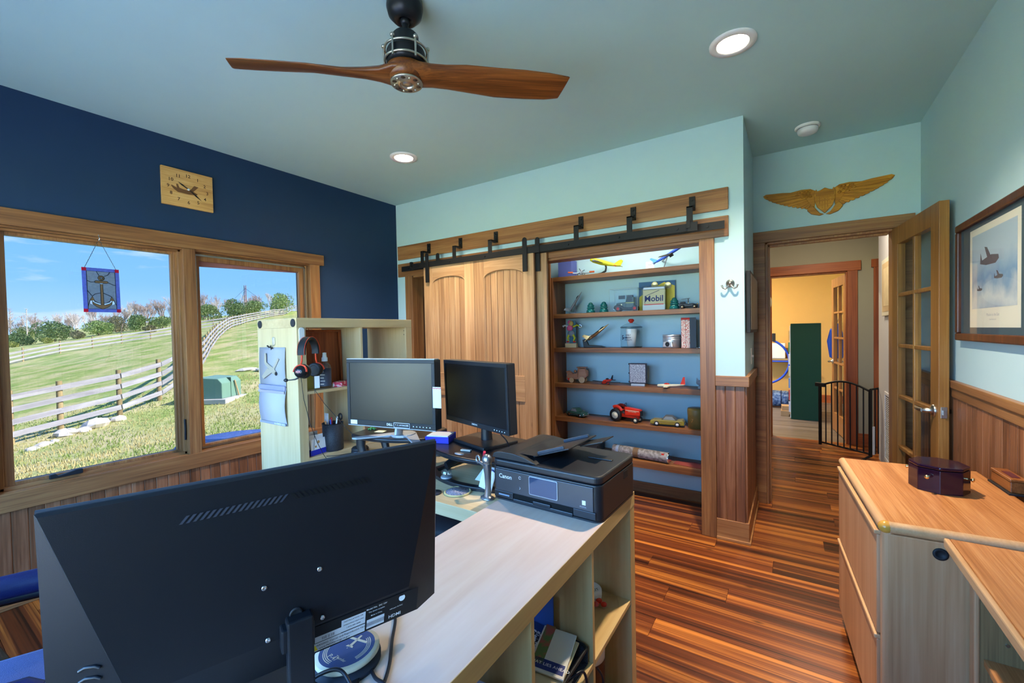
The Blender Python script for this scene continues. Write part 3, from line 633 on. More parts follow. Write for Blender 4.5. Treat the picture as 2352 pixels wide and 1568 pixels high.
for i, (x, y, s, lb) in enumerate(((-19.16, 8.95, .3, 'low white rock on the slope left of the shelf unit'), (-18.6, 9.4, .35, 'low white rock on the slope nearest the shelf unit'), (-37.0, 19.5, .6, 'tiny pale rock high on the green slope'))):
    rock(x, y, s * 1.6, s, s * .3, lb, i + 20)
# pad-mounted transformer
def transformer():
    d = Vector((-.60, .80, 0)); x, y = -14.85, 6.05
    t = thing('transformer_box', 'green metal utility box on the lawn outside the right pane', 'utility box', (x, y, gz(x, y) - .03), math.atan2(d.y, d.x) + PI)
    g = mat('utility_green', (.16, .30, .24), .55, var=.08)
    mb = MB(); mb.prism([(-.40, 0), (.40, 0), (.40, .46), (.28, .60), (-.34, .64), (-.40, .58)], 1.0, FR((-.5, 0, .10), (0, 1, 0), (0, 0, 1))); mb.build('cabinet', g, t, .02)
    mb = MB(); mb.box((0, 0, .03), (1.3, 1.15, .14)); mb.build('concrete_pad', mat('concrete', (.5, .5, .48), .9, bump=.2, bscale=30), t, .01)
    mb = MB(); mb.bb(.05, .065, -.41, .41, .10, .70); mb.build('door_seam', mat('utility_green_dark', (.05, .1, .08), .6), t)
    mb = MB(); mb.tube([(-.26, .46, .10), (-.10, .43, .60)], .025, 6); mb.build('pole_guard', mat('weathered_lath', (.5, .36, .2), .8), t)
transformer()
# round patio table
def patio_table():
    t = thing('patio_table', 'round blue topped patio table just outside the window', 'table', (-5.33, 2.325, gz(-5.33, 2.325)))
    z = .22 - t.location.z
    mb = MB(); mb.lathe([(.001, z - .025), (.55, z - .025), (.56, z - .012), (.55, z), (.001, z)], 48); mb.build('table_top', dots('blue_mosaic', (.03, .07, .28), (.10, .17, .48), 60, .4, .6, .5), t)
    for k in range(4):
        a = PI / 4 + k * PI / 2; mb = MB(); mb.tube([(.38 * math.cos(a), .38 * math.sin(a), z - .02), (.42 * math.cos(a), .42 * math.sin(a), -.03)], .015, 8); mb.build('leg', M_iron, t)
patio_table()
# vegetation
BUSH = [(-93.98, 12.58, 1.96, 1.77, 'dark', 'dark green cedar bush at the far left of the tree line'), (-88.51, 11.37, .83, .77, 'lime', 'small lime green shrub at the far left edge'), (-108.03, 15.37, 2.27, 1.76, 'mid', 'green bush standing behind the far left cedar'), (-89.38, 15.59, 3.03, 2.65, 'dark', 'largest dark green cedar bush left of the anchor panel'), (-84.1, 19.08, 2.21, 1.96, 'bright', 'bright green rounded bush below the anchor panel'), (-82.17, 22.74, 2.54, 1.43, 'dark', 'upright dark cedar right of the anchor panel'), (-92.5, 23.15, 2.71, 2.14, 'dull', 'dull olive bush behind the bright green one'), (-81.25, 25.75, 1.88, 1.88, 'mid', 'low green bush beside the window mullion'), (-84.53, 33.2, 3.09, 2.11, 'mid', 'green bush at the left of the right pane'), (-80.93, 35.57, 3.54, 2.49, 'dark', 'dark cedar below the radio mast'), (-79.88, 38.66, 2.94, 2.32, 'mid', 'mid green bush right of the radio mast'), (-80.13, 43.3, 4.24, 2.44, 'bright', 'tallest bright cedar at the right of the right pane'), (-83.89, 16.81, 1.16, .86, 'dull', 'small olive shrub between two big bushes'), (-75.35, 22.43, 1.04, .86, 'dull', 'small olive shrub in front of the upright cedar'), (-84.56, 13.97, .83, .71, 'lime', 'small lime shrub in front of the largest cedar'), (-89.06, 31.42, 1.99, 2.29, 'mid', 'green bush hidden partly behind the mullion')]
TREE = [(-107.05, 13.62, 5.49, .16), (-104.79, 15.11, 5.28, .16), (-106.55, 16.34, 4.4, .2), (-109.4, 18.07, 3.59, .5), (-89.37, 18.02, 5.22, .5), (-101.22, 23.42, 4.05, .5), (-86.65, 22.2, 4.17, .45), (-110.0, 29.63, 5.19, .5), (-83.33, 24.38, 4.91, .6), (-88.39, 28.25, 6.01, .5), (-90.79, 30.27, 6.57, .5), (-99.85, 36.31, 6.67, .55), (-103.42, 39.97, 7.33, .6), (-112.35, 46.11, 5.3, .6), (-115.28, 50.18, 5.45, .6), (-103.82, 51.72, 4.48, .6), (-96.61, 50.47, 5.61, .55), (-111.25, 52.84, 4.49, .6), (-113.26, 27.49, 4.24, .5), (-116.88, 25.12, 4.42, .5), (-125.14, 23.3, 4.48, .5), (-106.23, 32.12, 5.37, .5), (-114.93, 32.39, 5.59, .5)]
TREE_LB = ['thin tall bare tree at the far left', 'second thin tall bare tree from the left', 'faint thin bare tree third from the left', 'small round bare tree between thin trees and cedar', 'pale many stemmed bare tree left of the anchor panel', 'brown bare tree behind the bright green bush', 'pale bare tree right below the anchor panel', 'bare tree in the haze right of the anchor', 'spreading pale bare tree right of the anchor panel', 'bare tree left of the window mullion', 'tall bare tree touching the window mullion', 'bare tree at the left edge of the right pane', 'tallest bare tree in the right pane', 'brown bare tree left of the mast', 'brown bare tree nearest the mast', 'brown bare tree right of the mast', 'bare tree behind the tallest cedar', 'low brown bare tree behind the mast', 'distant brown bare tree below the anchor', 'distant brown bare tree left of the anchor base', 'distant brown bare tree above the largest cedar', 'distant bare tree above the low green bush', 'distant bare tree between anchor and mullion']
FOL = {'dark': ((.12, .21, .07), (.27, .36, .15)), 'mid': ((.17, .27, .09), (.37, .45, .19)), 'bright': ((.21, .34, .10), (.45, .54, .21)), 'lime': ((.28, .34, .08), (.50, .52, .18)), 'dull': ((.20, .20, .11), (.36, .34, .20))}
def bush(x, y, h, hw, kind, label, seed):
    rg = random.Random(seed); z = gz(x, y)
    t = thing('bush', label, 'bush', (x, y, z), 0, 'bushes along the far tree line')
    vs = []; fs = []; lumps = [(rg.uniform(-.55, .55) * hw, rg.uniform(-.5, .5) * hw, h * rg.uniform(.25, .68), rg.uniform(.35, .6) * hw, h * rg.uniform(.22, .34)) for _ in range(9)] + [(0, 0, h * .45, hw * .7, h * .5), (0, 0, h * .72, hw * .4, h * .26)]
    for i in range(3200):
        c = lumps[rg.randrange(len(lumps))]; a = rg.random() * 2 * PI; u = rg.uniform(-.9, 1); r = math.sqrt(1 - u * u); k = rg.uniform(.75, 1.05)
        p = Vector((c[0] + c[3] * r * math.cos(a) * k, c[1] + c[3] * r * math.sin(a) * k, max(.05, c[2] + c[4] * u * k))); s = rg.uniform(.05, .13) * (hw / 2) ** .4
        e1 = Vector((rg.uniform(-1, 1), rg.uniform(-1, 1), rg.uniform(-.4, 1))).normalized() * s; e2 = e1.orthogonal().normalized() * s * .7; b = len(vs)
        vs += [tuple(p - e1), tuple(p + e2), tuple(p + e1 * 1.3), tuple(p - e2)]; fs.append((b, b + 1, b + 2, b + 3))
    mb = MB(); mb.v = vs; mb.f = fs; mb.sm = [False] * len(fs); mb.build('foliage', dots('foliage_' + kind, *FOL[kind], 1.6, .4, .65, .8), t)
    mb = MB(); mb.cyl((0, 0, -.2), (0, 0, h * .5), .10, .05, 6); mb.build('stem', mat('bark', (.16, .12, .09), .9), t)
for i, b in enumerate(BUSH): bush(*b, 100 + i)
def bare(x, y, h, sp, label, seed):
    rg = random.Random(seed); z = gz(x, y); t = thing('bare_tree', label, 'tree', (x, y, z), 0, 'bare trees along the far tree line')
    m = mat('bare_branch_pale', (.62, .56, .52), .9) if seed % 3 == 0 else mat('bare_branch_brown', (.42, .33, .29), .9)
    tr = MB(); br = MB()
    def grow(p, d, L, r, lv, mb):
        q = p + d * L; mid = (p + q) / 2 + Vector((rg.uniform(-1, 1), rg.uniform(-1, 1), 0)) * L * .06
        mb.tube([p, mid, q] if lv > 2 else [p, q], [r, r * .85, r * .65] if lv > 2 else [r, r * .6], 3, caps=False)
        if lv <= 0: return
        n = 3
        for i in range(n):
            a = rg.random() * 2 * PI; k = rg.uniform(.5, 1.0) * (sp if lv < 4 else sp * .8); nd = (d + Vector((math.cos(a) * k, math.sin(a) * k, rg.uniform(.0, .35)))).normalized(); nd.z = abs(nd.z) * .9 + .1
            s = p.lerp(q, rg.uniform(.45, 1)); grow(s, nd.normalized(), L * rg.uniform(.55, .78), max(r * .60, .012), lv - 1, br)
    if sp > .3:
        for k in range(rg.choice((1, 2, 3))):
            a = rg.random() * 6.28; grow(Vector((0, 0, -.1)), Vector((math.cos(a) * .25, math.sin(a) * .25, 1)).normalized(), h * .34, .075 * h / 5, 5, tr)
    else:
        tr.tube([(0, 0, -.1), (.05, 0, h * .5), (0, .05, h)], [.09, .06, .02], 5)
        for i in range(46):
            zz = h * rg.uniform(.25, .97); a = rg.random() * 6.28; l = h * .16 * (1.15 - zz / h) + .15; br.tube([(0, 0, zz), (math.cos(a) * l, math.sin(a) * l, zz + l * .6)], [.03, .012], 3, caps=False)
    tr.build('trunk', m, t); br.build('branches', m, t)
for i, (b, lb) in enumerate(zip(TREE, TREE_LB)): bare(*b, lb, 200 + i)
rgw = random.Random(77)
for i in range(26):
    f = i / 25; x = -112 + 6 * math.sin(i * 2.1) - 4 * f; y = 14 + 48 * f
    while any(math.hypot(x - q[0], y - q[1]) < 4.2 for q in TREE + BUSH): x -= 3
    bare(x, y, 4.6 + 1.6 * rgw.random() + (1.2 if f > .25 else 0), .55, 'brown bare tree in the distant woodland behind the bushes', 300 + i)
def mast():
    x, y = -101.5, 47.3; z = gz(x, y); t = thing('radio_mast', 'thin red brown radio mast with guy wires on the hilltop', 'mast', (x, y, z)); m = mat('mast_red', (.22, .08, .07), .7); H = 12.2 - z + .8
    for k in range(3):
        a = k * 2.094; mb = MB(); mb.cyl((.25 * math.cos(a), .25 * math.sin(a), -.2), (.2 * math.cos(a), .2 * math.sin(a), H), .06, n=5); mb.build('leg', m, t)
    mb = MB(); mb.tube([(.25 * math.cos(i * 2.094), .25 * math.sin(i * 2.094), H * i / 22) for i in range(23)], .04, 4); mb.build('lattice', m, t)
    for k in range(3):
        a = k * 2.094 + .9; mb = MB(); mb.cyl((0, 0, H * .9), (5 * math.cos(a), 5 * math.sin(a), H * .25), .025, n=4); mb.build('guy_wire', M_iron, t)
mast()
# red eave trim above the right pane and outer sill
mb = MB(); mb.bb(XL - .9, XL - .17, YB - .3, 4.2, 2.42, 2.47)
struct('trim_15', mb, mat('eave_red', (.16, .04, .035), .6), 0, 'dark red eave board outside above the window', 'trim')

mb = MB(); mb.bb(-7, 4, -8, YB - .17, -.62, -.42); struct('patio', mb, mat('bounce_slab', (.20, .22, .25), .8, bump=.2, bscale=20), .01, 'unseen grey slab added behind the house for neutral bounce', 'patio')  # unseen slab added outside the rear window to keep ground bounce neutral
# ================================================================= SHELF UNITS AND DESK
def boxpart(parent, name, m, b, bevel=.0015):
    mb = MB(unpar(parent)); mb.bb(*b); o = mb.build(name, m, parent, bevel, recenter=False); center_one(o); return o
def center_one(o):
    n = len(o.data.vertices); a = np.empty(n * 3); o.data.vertices.foreach_get('co', a); a = a.reshape(-1, 3); c = (a.min(0) + a.max(0)) / 2
    o.data.vertices.foreach_set('co', (a - c).ravel()); o.location = o.location + Vector(c)
TX0, TX1, TY0, TY1, TZ = -2.507, -2.117, 1.225, 2.015, 1.482
def tall_unit():
    t = thing('tall_shelf_unit', 'tall pale birch cube shelf unit in front of the window', 'shelf unit', (-2.312, 1.62, 0))
    boxpart(t, 'top_board', M_birchy, (TX0, TX1, TY0, TY1, TZ - .05, TZ)); boxpart(t, 'bottom_board', M_birchy, (TX0, TX1, TY0, TY1, 0, .05))
    for a, b in ((TY0, TY0 + .05), (TY1 - .05, TY1)): boxpart(t, 'side_panel', M_birchz, (TX0, TX1, a, b, .05, TZ - .05))
    boxpart(t, 'divider', M_birchz, (TX0 + .004, TX1 - .002, 1.612, 1.628, .05, TZ - .05))
    for z in (1.081, .730, .379):
        for a, b in ((TY0 + .05, 1.612), (1.628, TY1 - .05)): boxpart(t, 'shelf', M_birchy, (TX0 + .004, TX1 - .002, a, b, z, z + .016))
    for x in (-2.475, -2.146):
        mb = MB(unpar(t) @ FR((x, TY0, TZ - .026), (1, 0, 0), (0, 0, 1))); mb.lathe([(.021, 0), (.021, .003), (.018, .005), (.001, .005)], 24); mb.build('felt_pad', mat('felt_black', (.03, .03, .035), .9), t, recenter=False)
    for z in (1.41, 1.385):
        mb = MB(unpar(t)); mb.cyl((-2.137, 1.9652, z), (-2.137, 1.9642, z), .003, n=8); mb.build('peg_hole', M_blackm, t, recenter=False)
tall_unit()
def desk():
    t = thing('desk', 'pale birch desk between the two cube shelf units', 'desk', (-1.5, 1.6, 0))
    boxpart(t, 'desk_top', M_birch, (-2.115, -.888, 1.21, 1.99, .685, .735)); boxpart(t, 'leg_panel', M_birchz, (-.96, -.91, 1.60, 1.985, 0, .685)); boxpart(t, 'leg_panel', M_birchz, (-2.113, -2.075, 1.60, 1.985, 0, .685))
desk()
LX0, LX1, LY0, LY1, LZ = -.885, -.495, .075, 1.565, .785
LBz = wood('birch_warm_lit_z', '#b08d58', '#c4a26c', '#d4b683', 'z', .8, 9, .42, .6, rnd=.04, fine=.25)  # same birch as the tall unit, with warm light painted into its colour
LBy = wood('birch_warm_lit_y', '#b08d58', '#c4a26c', '#d4b683', 'y', .8, 9, .42, .6, rnd=.04, fine=.25)
def low_unit():
    t = thing('low_shelf_unit', 'low pale birch cube shelf unit carrying the printer', 'shelf unit', (-.69, .82, 0))
    boxpart(t, 'top_board', wood('birch_top_sheen_y', '#cbaa98', '#d9bfae', '#e3d0c2', 'y', .8, 6, .35, .7, rnd=.02, fine=.2), (LX0, LX1, LY0, LY1, LZ - .05, LZ)); boxpart(t, 'edge_band', LBy, (LX1 - .0004, LX1 + .0012, LY0, LY1, LZ - .05, LZ - .0006), .0004); boxpart(t, 'bottom_board', LBy, (LX0, LX1, LY0, LY1, 0, .05))  # pink reflection painted into the top; added tan strip carries the warm-lit edge
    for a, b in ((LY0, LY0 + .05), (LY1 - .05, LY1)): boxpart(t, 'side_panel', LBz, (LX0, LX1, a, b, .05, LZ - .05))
    ys = [1.515, 1.18, 1.164, .829, .813, .478, .462, .125]
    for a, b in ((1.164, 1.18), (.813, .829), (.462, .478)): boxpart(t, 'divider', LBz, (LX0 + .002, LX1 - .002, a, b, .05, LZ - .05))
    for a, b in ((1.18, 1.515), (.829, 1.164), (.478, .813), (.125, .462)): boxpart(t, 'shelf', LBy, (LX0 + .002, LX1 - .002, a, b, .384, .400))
low_unit()
# ================================================================= COMPUTER GEAR
M_screen = mat('screen_black', (.006, .007, .009), .30, var=0, spec=.45)
M_bezel = mat('bezel_dark', (.02, .021, .024), .45, var=.05)
M_slv = mat('silver_plastic', (.38, .40, .43), .4, .3, var=.03)
M_led = mat('led_white', (.8, .9, 1), .4, var=0)
def flat_monitor(name, label, loc, th, tilt, W, H, depth, bz, silver, brand, bsize, btns):
    t = thing(name, label, 'monitor', loc, 0, None, rot=Matrix.Rotation(th, 4, 'Z').to_3x3().to_4x4().to_euler())
    T = Matrix.Rotation(-tilt, 4, 'X')
    mb = MB(T); mb.bb(-W / 2, W / 2, 0, depth, 0, H); mb.build('housing', M_bezel, t, .004)
    mb = MB(T); mb.bb(-W / 2 + .06, W / 2 - .06, depth, depth + .03, .05, H - .05); mb.build('rear_bulge', M_bezel, t, .012)
    for n, b in (('top_bezel', (-W / 2, W / 2, -.004, 0, H - bz[0], H)), ('bottom_bezel', (-W / 2, W / 2, -.004, 0, 0, bz[1])), ('side_bezel', (-W / 2, -W / 2 + bz[2], -.004, 0, bz[1], H - bz[0])), ('side_bezel', (W / 2 - bz[2], W / 2, -.004, 0, bz[1], H - bz[0]))):
        mb = MB(T); mb.bb(*b); mb.build(n, M_bezel, t, .0012)
    mb = MB(T); mb.bb(-W / 2 + bz[2], W / 2 - bz[2], -.0015, -.0005, bz[1], H - bz[0]); mb.build('screen', M_screen, t)
    if silver:
        mb = MB(T); mb.bb(-W / 2, W / 2, -.002, depth * .7, H, H + .004); mb.bb(-W / 2, W / 2, -.003, .01, -.004, 0); mb.build('silver_edge', M_slv, t, .001)
    mb = MB(T); mb.text(brand, bsize, FR((0, -.0045, bz[1] * .5), (1, 0, 0), (0, 0, 1)), bold=.01); mb.build('brand_lettering', M_inkw, t)
    for k in range(btns):
        mb = MB(T); x = W / 2 - .03 - .018 * k; mb.bb(x - .0022, x + .0022, -.0048, -.0042, bz[1] * .4, bz[1] * .4 + .004); mb.build('button', M_led, t)
    return t
M1 = flat_monitor('monitor', 'wide dark monitor with name plate on its lower bezel', (-1.60, 1.372, .946), .187, 0, .51, .322, .05, (.017, .026, .017), True, 'DELL', .016, 6)
mb = MB(); mb.tube([(0, .06, -.05), (0, .075, .03), (0, .07, .12)], .028, 12, flat=.5); mb.build('stand_neck', M_slv, M1)
mb = MB()
Zr = -.062
for s in (-1, 1):
    mb.prism([(0, .14), (s * .04, .15), (s * .20, -.035), (s * .19, -.05), (s * .165, -.048), (0, .10)][::s], .008, TR(z=Zr))
mb.prism(arc(0, .10, .06, 0, 2 * PI, 20)[:-1], .012, TR(z=Zr)); mb.build('stand_base', M_slv, M1, .002)
M2 = flat_monitor('monitor', 'narrower tilted dark monitor in front of the barn door', (-1.243, 1.570, .946), -.298, -.03, .51, .307, .045, (.018, .024, .014), False, 'SAMSUNG', .010, 5)
mb = MB(); mb.cyl((0, .065, -.075), (0, .06, .06), .028, .022, 16); mb.build('stand_neck', M_black, M2)
mb = MB(); mb.bb(-.125, .125, -.045, .155, -.084, -.068); mb.build('stand_base', M_black, M2, .004)
# label cards on the monitors
def loc_on(t, x, y, z): return (t.matrix_basis @ Vector((x, y, z)))
def card(name, label, cat, t, x0, x1, z0, z1, y, m, extra=None):
    o = thing(name, label, cat, loc_on(t, (x0 + x1) / 2, y, z0), t.rotation_euler.z)
    mb = MB(); w = (x1 - x0) / 2; mb.bb(-w, w, -.0015, 0, 0, z1 - z0); mb.build('card', m, o)
    if extra: extra(o, w, z1 - z0)
    return o
def np_text(o, w, h):
    mb = MB(); mb.bb(-w, w, -.003, -.0015, 0, .003); mb.bb(-w, w, -.003, -.0015, h - .003, h); mb.bb(-w, -w + .003, -.003, -.0015, 0, h); mb.bb(w - .003, w, -.003, -.0015, 0, h); mb.build('border', M_slv, o)
    mb = MB(); mb.text('T. C. LOCHAUSER', .0095, FR((0, -.0022, h / 2), (1, 0, 0), (0, 0, 1)), bold=.01); mb.build('lettering', M_inkw, o)
card('name_plate', 'black name plate with silver border on the left monitor', 'name plate', M1, .025, .118, .002, .026, -.0045, M_blackm, np_text)
def note_red(o, w, h):
    mb = MB(); mb.tube([(-w + 2 * w * i / 6, -.002, h - .004 - .004 * (i % 2)) for i in range(7)], .0015, 5); mb.build('red_squiggle', mat('red_ink', (.7, .02, .08), .6), o)
card('paper_note', 'white note with red squiggle on right edge of left monitor', 'note', M1, .245, .288, .105, .20, -.0045, M_paper, note_red)
card('paper_note', 'small white note at lower left corner of left monitor', 'note', M1, -.235, -.195, .004, .024, -.0045, M_paper)
# monitor risers
def bow(w, d, sag, n=14): return [(w / 2 * math.cos(0) * (1 - 2 * i / n), -d / 2 - sag * (1 - (1 - 2 * i / n) ** 2)) for i in range(n + 1)]
def riser(name, label, loc, rz, w, d, h, legs):
    t = thing(name, label, 'monitor stand', loc, rz); mb = MB()
    P = [(w / 2, d / 2 - .03), (w / 2 - .03, d / 2), (-w / 2 + .03, d / 2), (-w / 2, d / 2 - .03)] + bow(w, d, .05)[::-1]
    mb.prism(P, .022, TR(z=h - .022)); mb.build('platform', mat('riser_black', (.012, .012, .015), .3, var=.05), t, .008, 3)
    mb = MB(); mb.lathe([(.001, 0), (.022, 0), (.022, .0008), (.001, .0008)], 24, TR(0, -d / 2 - .01, h) @ Matrix.Diagonal((1.2, .7, 1, 1))); mb.build('oval_badge', M_slv, t)
    if legs == 'leg':
        for s in (-1, 1):
            for q in (-1, 1):
                mb = MB(); x = s * (w / 2 - .035); y = q * (d / 2 - .035); mb.tube([(x, y, h - .02), (x + s * .004, y, h * .55), (x - s * .012, y, .02), (x - s * .018, y, .0)], [.022, .020, .017, .02], 10, flat=1.3); mb.build('leg', M_black, t)
    else:
        mb = MB(); Q = [(w / 2, d / 2), (-w / 2, d / 2)] + bow(w * .98, d, .06)[::-1]; Qi = [(w / 2 - .03, d / 2 - .03), (-w / 2 + .03, d / 2 - .03)] + bow(w * .98 - .06, d - .05, .055)[::-1]
        n = len(Q); mb.add([(x, y, 0) for x, y in Q] + [(x, y, .016) for x, y in Q] + [(x, y, 0) for x, y in Qi] + [(x, y, .016) for x, y in Qi], [(i, (i + 1) % n, n + (i + 1) % n, n + i) for i in range(n)] + [(n + i, n + (i + 1) % n, 3 * n + (i + 1) % n, 3 * n + i) for i in range(n)] + [(3 * n + i, 3 * n + (i + 1) % n, 2 * n + (i + 1) % n, 2 * n + i) for i in range(n)]); mb.build('base_frame', M_black, t, .003)
        for s in (-1, 1):
            for a, b in ((-.12, .12), (.12, -.12)):
                mb = MB(); x = s * (w / 2 - .06) + (.012 if a > 0 else 0); mb.tube([(x, a, .022), (x, b, h - .03)], .013, 8, flat=1.8); mb.build('scissor_arm', M_black, t)
    return t
riser('monitor_riser', 'glossy black four legged riser under the left monitor', (-1.715, 1.545, .7395), .25, .43, .26, .1445, 'leg')
riser('monitor_riser', 'black scissor lift riser under the right monitor', (-1.19, 1.605, .735), -.12, .46, .36, .127, 'scissor')
# clutter on the risers and the desk
def slab(name, label, cat, x, y, z, w, d, h, rz, m, bevel=.001, group=None):
    t = MB(); t.bb(-w / 2, w / 2, -d / 2, d / 2, 0, h); o = t.build(name, m, None, bevel, recenter=False); o.location = (x, y, z); o.rotation_euler = (0, 0, rz); return tag(o, label, cat, group)
slab('sticky_note', 'pale yellow sticky note on the left riser', 'note', -1.79, 1.47, .8845, .05, .04, .001, .3, mat('pale_yellow', (.75, .78, .5), .8))
def clip_heap():
    t = thing('green_clip', 'green plastic toy clip on the left riser', 'clip', (-1.865, 1.475, .884)); m = mat('green_plastic', (.02, .22, .07), .4)
    for k in range(4):
        mb = MB(); a = k * .7; mb.tube([(-.02 * math.cos(a), -.02 * math.sin(a), .004), (0, 0, .008 + .003 * k), (.022 * math.cos(a), .022 * math.sin(a), .004)], .003, 6); mb.build('prong', m, t)
clip_heap()
def paper_tray():
    t = thing('memo_tray', 'blue memo tray with white paper left of right monitor base', 'memo tray', (-1.44, 1.545, .8625), .35); m = mat('cobalt_box', (.02, .03, .42), .45)
    mb = MB(); mb.bb(-.06, .06, -.05, .05, 0, .004); mb.build('base', m, t)
    for b in ((-.06, .06, -.05, -.047, .004, .03), (-.06, .06, .047, .05, .004, .034), (-.06, -.057, -.047, .047, .004, .03), (.057, .06, -.047, .047, .004, .03)):
        mb = MB(); mb.bb(*b); mb.build('side', m, t)
    mb = MB(); mb.bb(-.054, .054, -.043, .043, .004, .034); mb.build('paper_stack', M_paper, t)
paper_tray()
slab('usb_stick', 'small beige and grey usb receiver on the right riser', 'usb stick', -1.215, 1.465, .8625, .05, .018, .006, .2, mat('beige_plastic', (.5, .48, .42), .5), .002)
def pen_cup():
    t = thing('pen_cup', 'black mesh pen cup full of pens and scissors', 'pen cup', (-2.165, 1.447, .7465))
    mb = MB(); mb.lathe([(.052, 0), (.055, .004), (.056, .15), (.052, .15), (.051, .006)], 28); mb.build('cup', dots('black_mesh', (.008, .008, .010), (.035, .038, .05), 420, .45, .55, .6), t)
    mb = MB(); mb.tube([(.055 * math.cos(a), .055 * math.sin(a), .15) for a in [2 * PI * i / 28 for i in range(28)]], .0025, 6, True); mb.build('rim', M_iron, t)
    rg = random.Random(4)
    for i, (c, n) in enumerate((((.75, .77, .82), 'ruler'), ((.6, .03, .05), 'pen'), ((.02, .02, .02), 'pen'), ((.6, .03, .05), 'pen'), ((.5, .5, .5), 'pen'), ((.75, .35, .15), 'pen'), ((.05, .1, .5), 'pen'), ((.8, .8, .8), 'pen'))):
        a = i * .9; x, y = .032 * math.cos(a), .032 * math.sin(a); mb = MB()
        if n == 'ruler': mb.bb(-.045, -.012, -.02, -.017, .02, .205)
        else: mb.cyl((x * .3, y * .3, .01), (x * 1.3, y * 1.3, .165 + rg.random() * .025), .0045, n=8)
        mb.build(n, mat('pen_colour_%d' % i, c, .4), t, 0)
    mb = MB(); mb.tube([(.02, .02, .10), (.028, .03, .17)], .004, 6); mb.tube([(.028 + .014 * math.cos(a), .03, .183 + .016 * math.sin(a)) for a in [2 * PI * i / 14 for i in range(14)]], .005, 6, True); mb.build('scissors', M_black, t)
pen_cup()
def note_box():
    t = thing('card_box', 'blue box of white business cards inside the cube', 'card box', (-2.20, 1.345, .7465), .15); m = mat('cobalt_box', (.02, .03, .42), .45)
    mb = MB(); mb.bb(-.055, .055, -.06, .05, 0, .03); mb.build('tray', m, t, .002)
    for i in range(7):
        mb = MB(TR(-.04 + .013 * i, -.005, .03, .1 * (i % 3 - 1), 0, -.12)); mb.bb(-.001, .001, -.045, .042, -.005, .05 + .012 * ((i * 5) % 4)); mb.build('card', M_paper, t)
    mb = MB(TR(.053, -.005, .03, 0, 0, -.12)); mb.bb(-.001, .0012, -.05, .045, -.005, .055); mb.build('front_card', M_paper, t)
    mb = MB(TR(.0548, -.005, .03, 0, 0, -.12)); mb.M = mb.M @ FR((0, 0, .028), (0, 1, 0), (0, 0, 1)); mb.lathe([(.001, 0), (.008, 0), (.008, .0006), (.001, .0006)], 12, TR(.0, .01)); mb.lathe([(.001, 0), (.006, 0), (.006, .0006), (.001, .0006)], 12, TR(-.02, -.012)); mb.build('print', mat('tan_ink', (.5, .3, .12), .7), t)
note_box()
def mouse_puck():
    t = thing('cable_puck', 'black round puck with lid beside the left riser', 'puck', (-2.0, 1.50, .735)); mb = MB(); mb.lathe([(.001, 0), (.045, 0), (.048, .008), (.046, .022), (.001, .024)], 24); mb.build('body', M_black, t); mb = MB(); mb.lathe([(.044, .022), (.046, .028), (.040, .036), (.001, .037)], 24); mb.build('lid', M_blackm, t)
mouse_puck()
slab('magazine', 'glossy magazine under the left monitor riser', 'magazine', -1.72, 1.50, .7355, .26, .19, .006, .35, dots('magazine_print', (.04, .05, .08), (.5, .55, .65), 18, .45, .6, .35))
slab('paper_sheet', 'white printed sheet under the left monitor riser', 'paper', -1.80, 1.42, .7418, .20, .15, .001, .6, M_paper)
def disc(name, label, cat, x, y, z, r, h, m, rim=None, n=40):
    t = thing(name, label, cat, (x, y, z)); mb = MB(); mb.lathe([(.001, 0), (r, 0), (r, h), (.001, h)], n); mb.build('disc', m, t)
    if rim: mb = MB(); mb.tube([(r * math.cos(a), r * math.sin(a), h * .6) for a in [2 * PI * i / n for i in range(n)]], h * .75, 8, True); mb.build('rim', rim, t)
    return t
disc('coaster', 'round woven grey coaster with yellow rim on the desk', 'coaster', -1.147, 1.323, .736, .052, .005, dots('woven_grey', (.12, .12, .17), (.38, .36, .40), 220, .45, .55, .9), mat('straw_rim', (.55, .45, .2), .8))
disc('coaster', 'small dark round coaster at the desk edge by the monitor', 'coaster', -1.222, 1.268, .736, .028, .005, mat('dark_felt', (.03, .03, .04), .9))
def chrome_figure():
    t = thing('chrome_stand', 'polished metal bottle opener stand with bent arm beside printer', 'figurine', (-1.005, 1.335, .7355), -.4)
    mb = MB(); mb.lathe([(.001, 0), (.030, 0), (.030, .004), (.018, .010), (.012, .016)], 24, Matrix.Diagonal((1.1, .8, 1, 1))); mb.build('foot', mat('pewter', (.42, .42, .45), .28, .9, var=.15, vscale=40), t)
    mb = MB(); mb.tube([(.004, 0, .006), (.008, 0, .05), (.008, 0, .10), (.004, 0, .135)], [.014, .011, .014, .018], 12); mb.build('column', mat('pewter', (.42, .42, .45), .28, .9, var=.15, vscale=40), t)
    mb = MB(); mb.ball((.004, 0, .152), (.022, .02, .024), 16, 10); mb.build('head', mat('pewter', (.42, .42, .45), .28, .9, var=.15, vscale=40), t)
    mb = MB(); mb.tube([(0, 0, .125), (-.03, 0, .128), (-.055, 0, .13)], .007, 8); mb.build('arm', mat('pewter', (.42, .42, .45), .28, .9, var=.15, vscale=40), t)
    mb = MB(); mb.tube([(-.068 + .014 * math.cos(a), 0, .138 + .014 * math.sin(a)) for a in [2 * PI * i / 18 for i in range(18)]], .004, 8, True); mb.build('ring', mat('pewter', (.42, .42, .45), .28, .9, var=.15, vscale=40), t)
    mb = MB(); mb.tube([(-.028, .002, .15), (-.024, .004, .162), (-.02, .002, .172), (-.014, 0, .18)], .006, 6); mb.build('red_cord', mat('red_cord', (.6, .02, .05), .6), t)
chrome_figure()
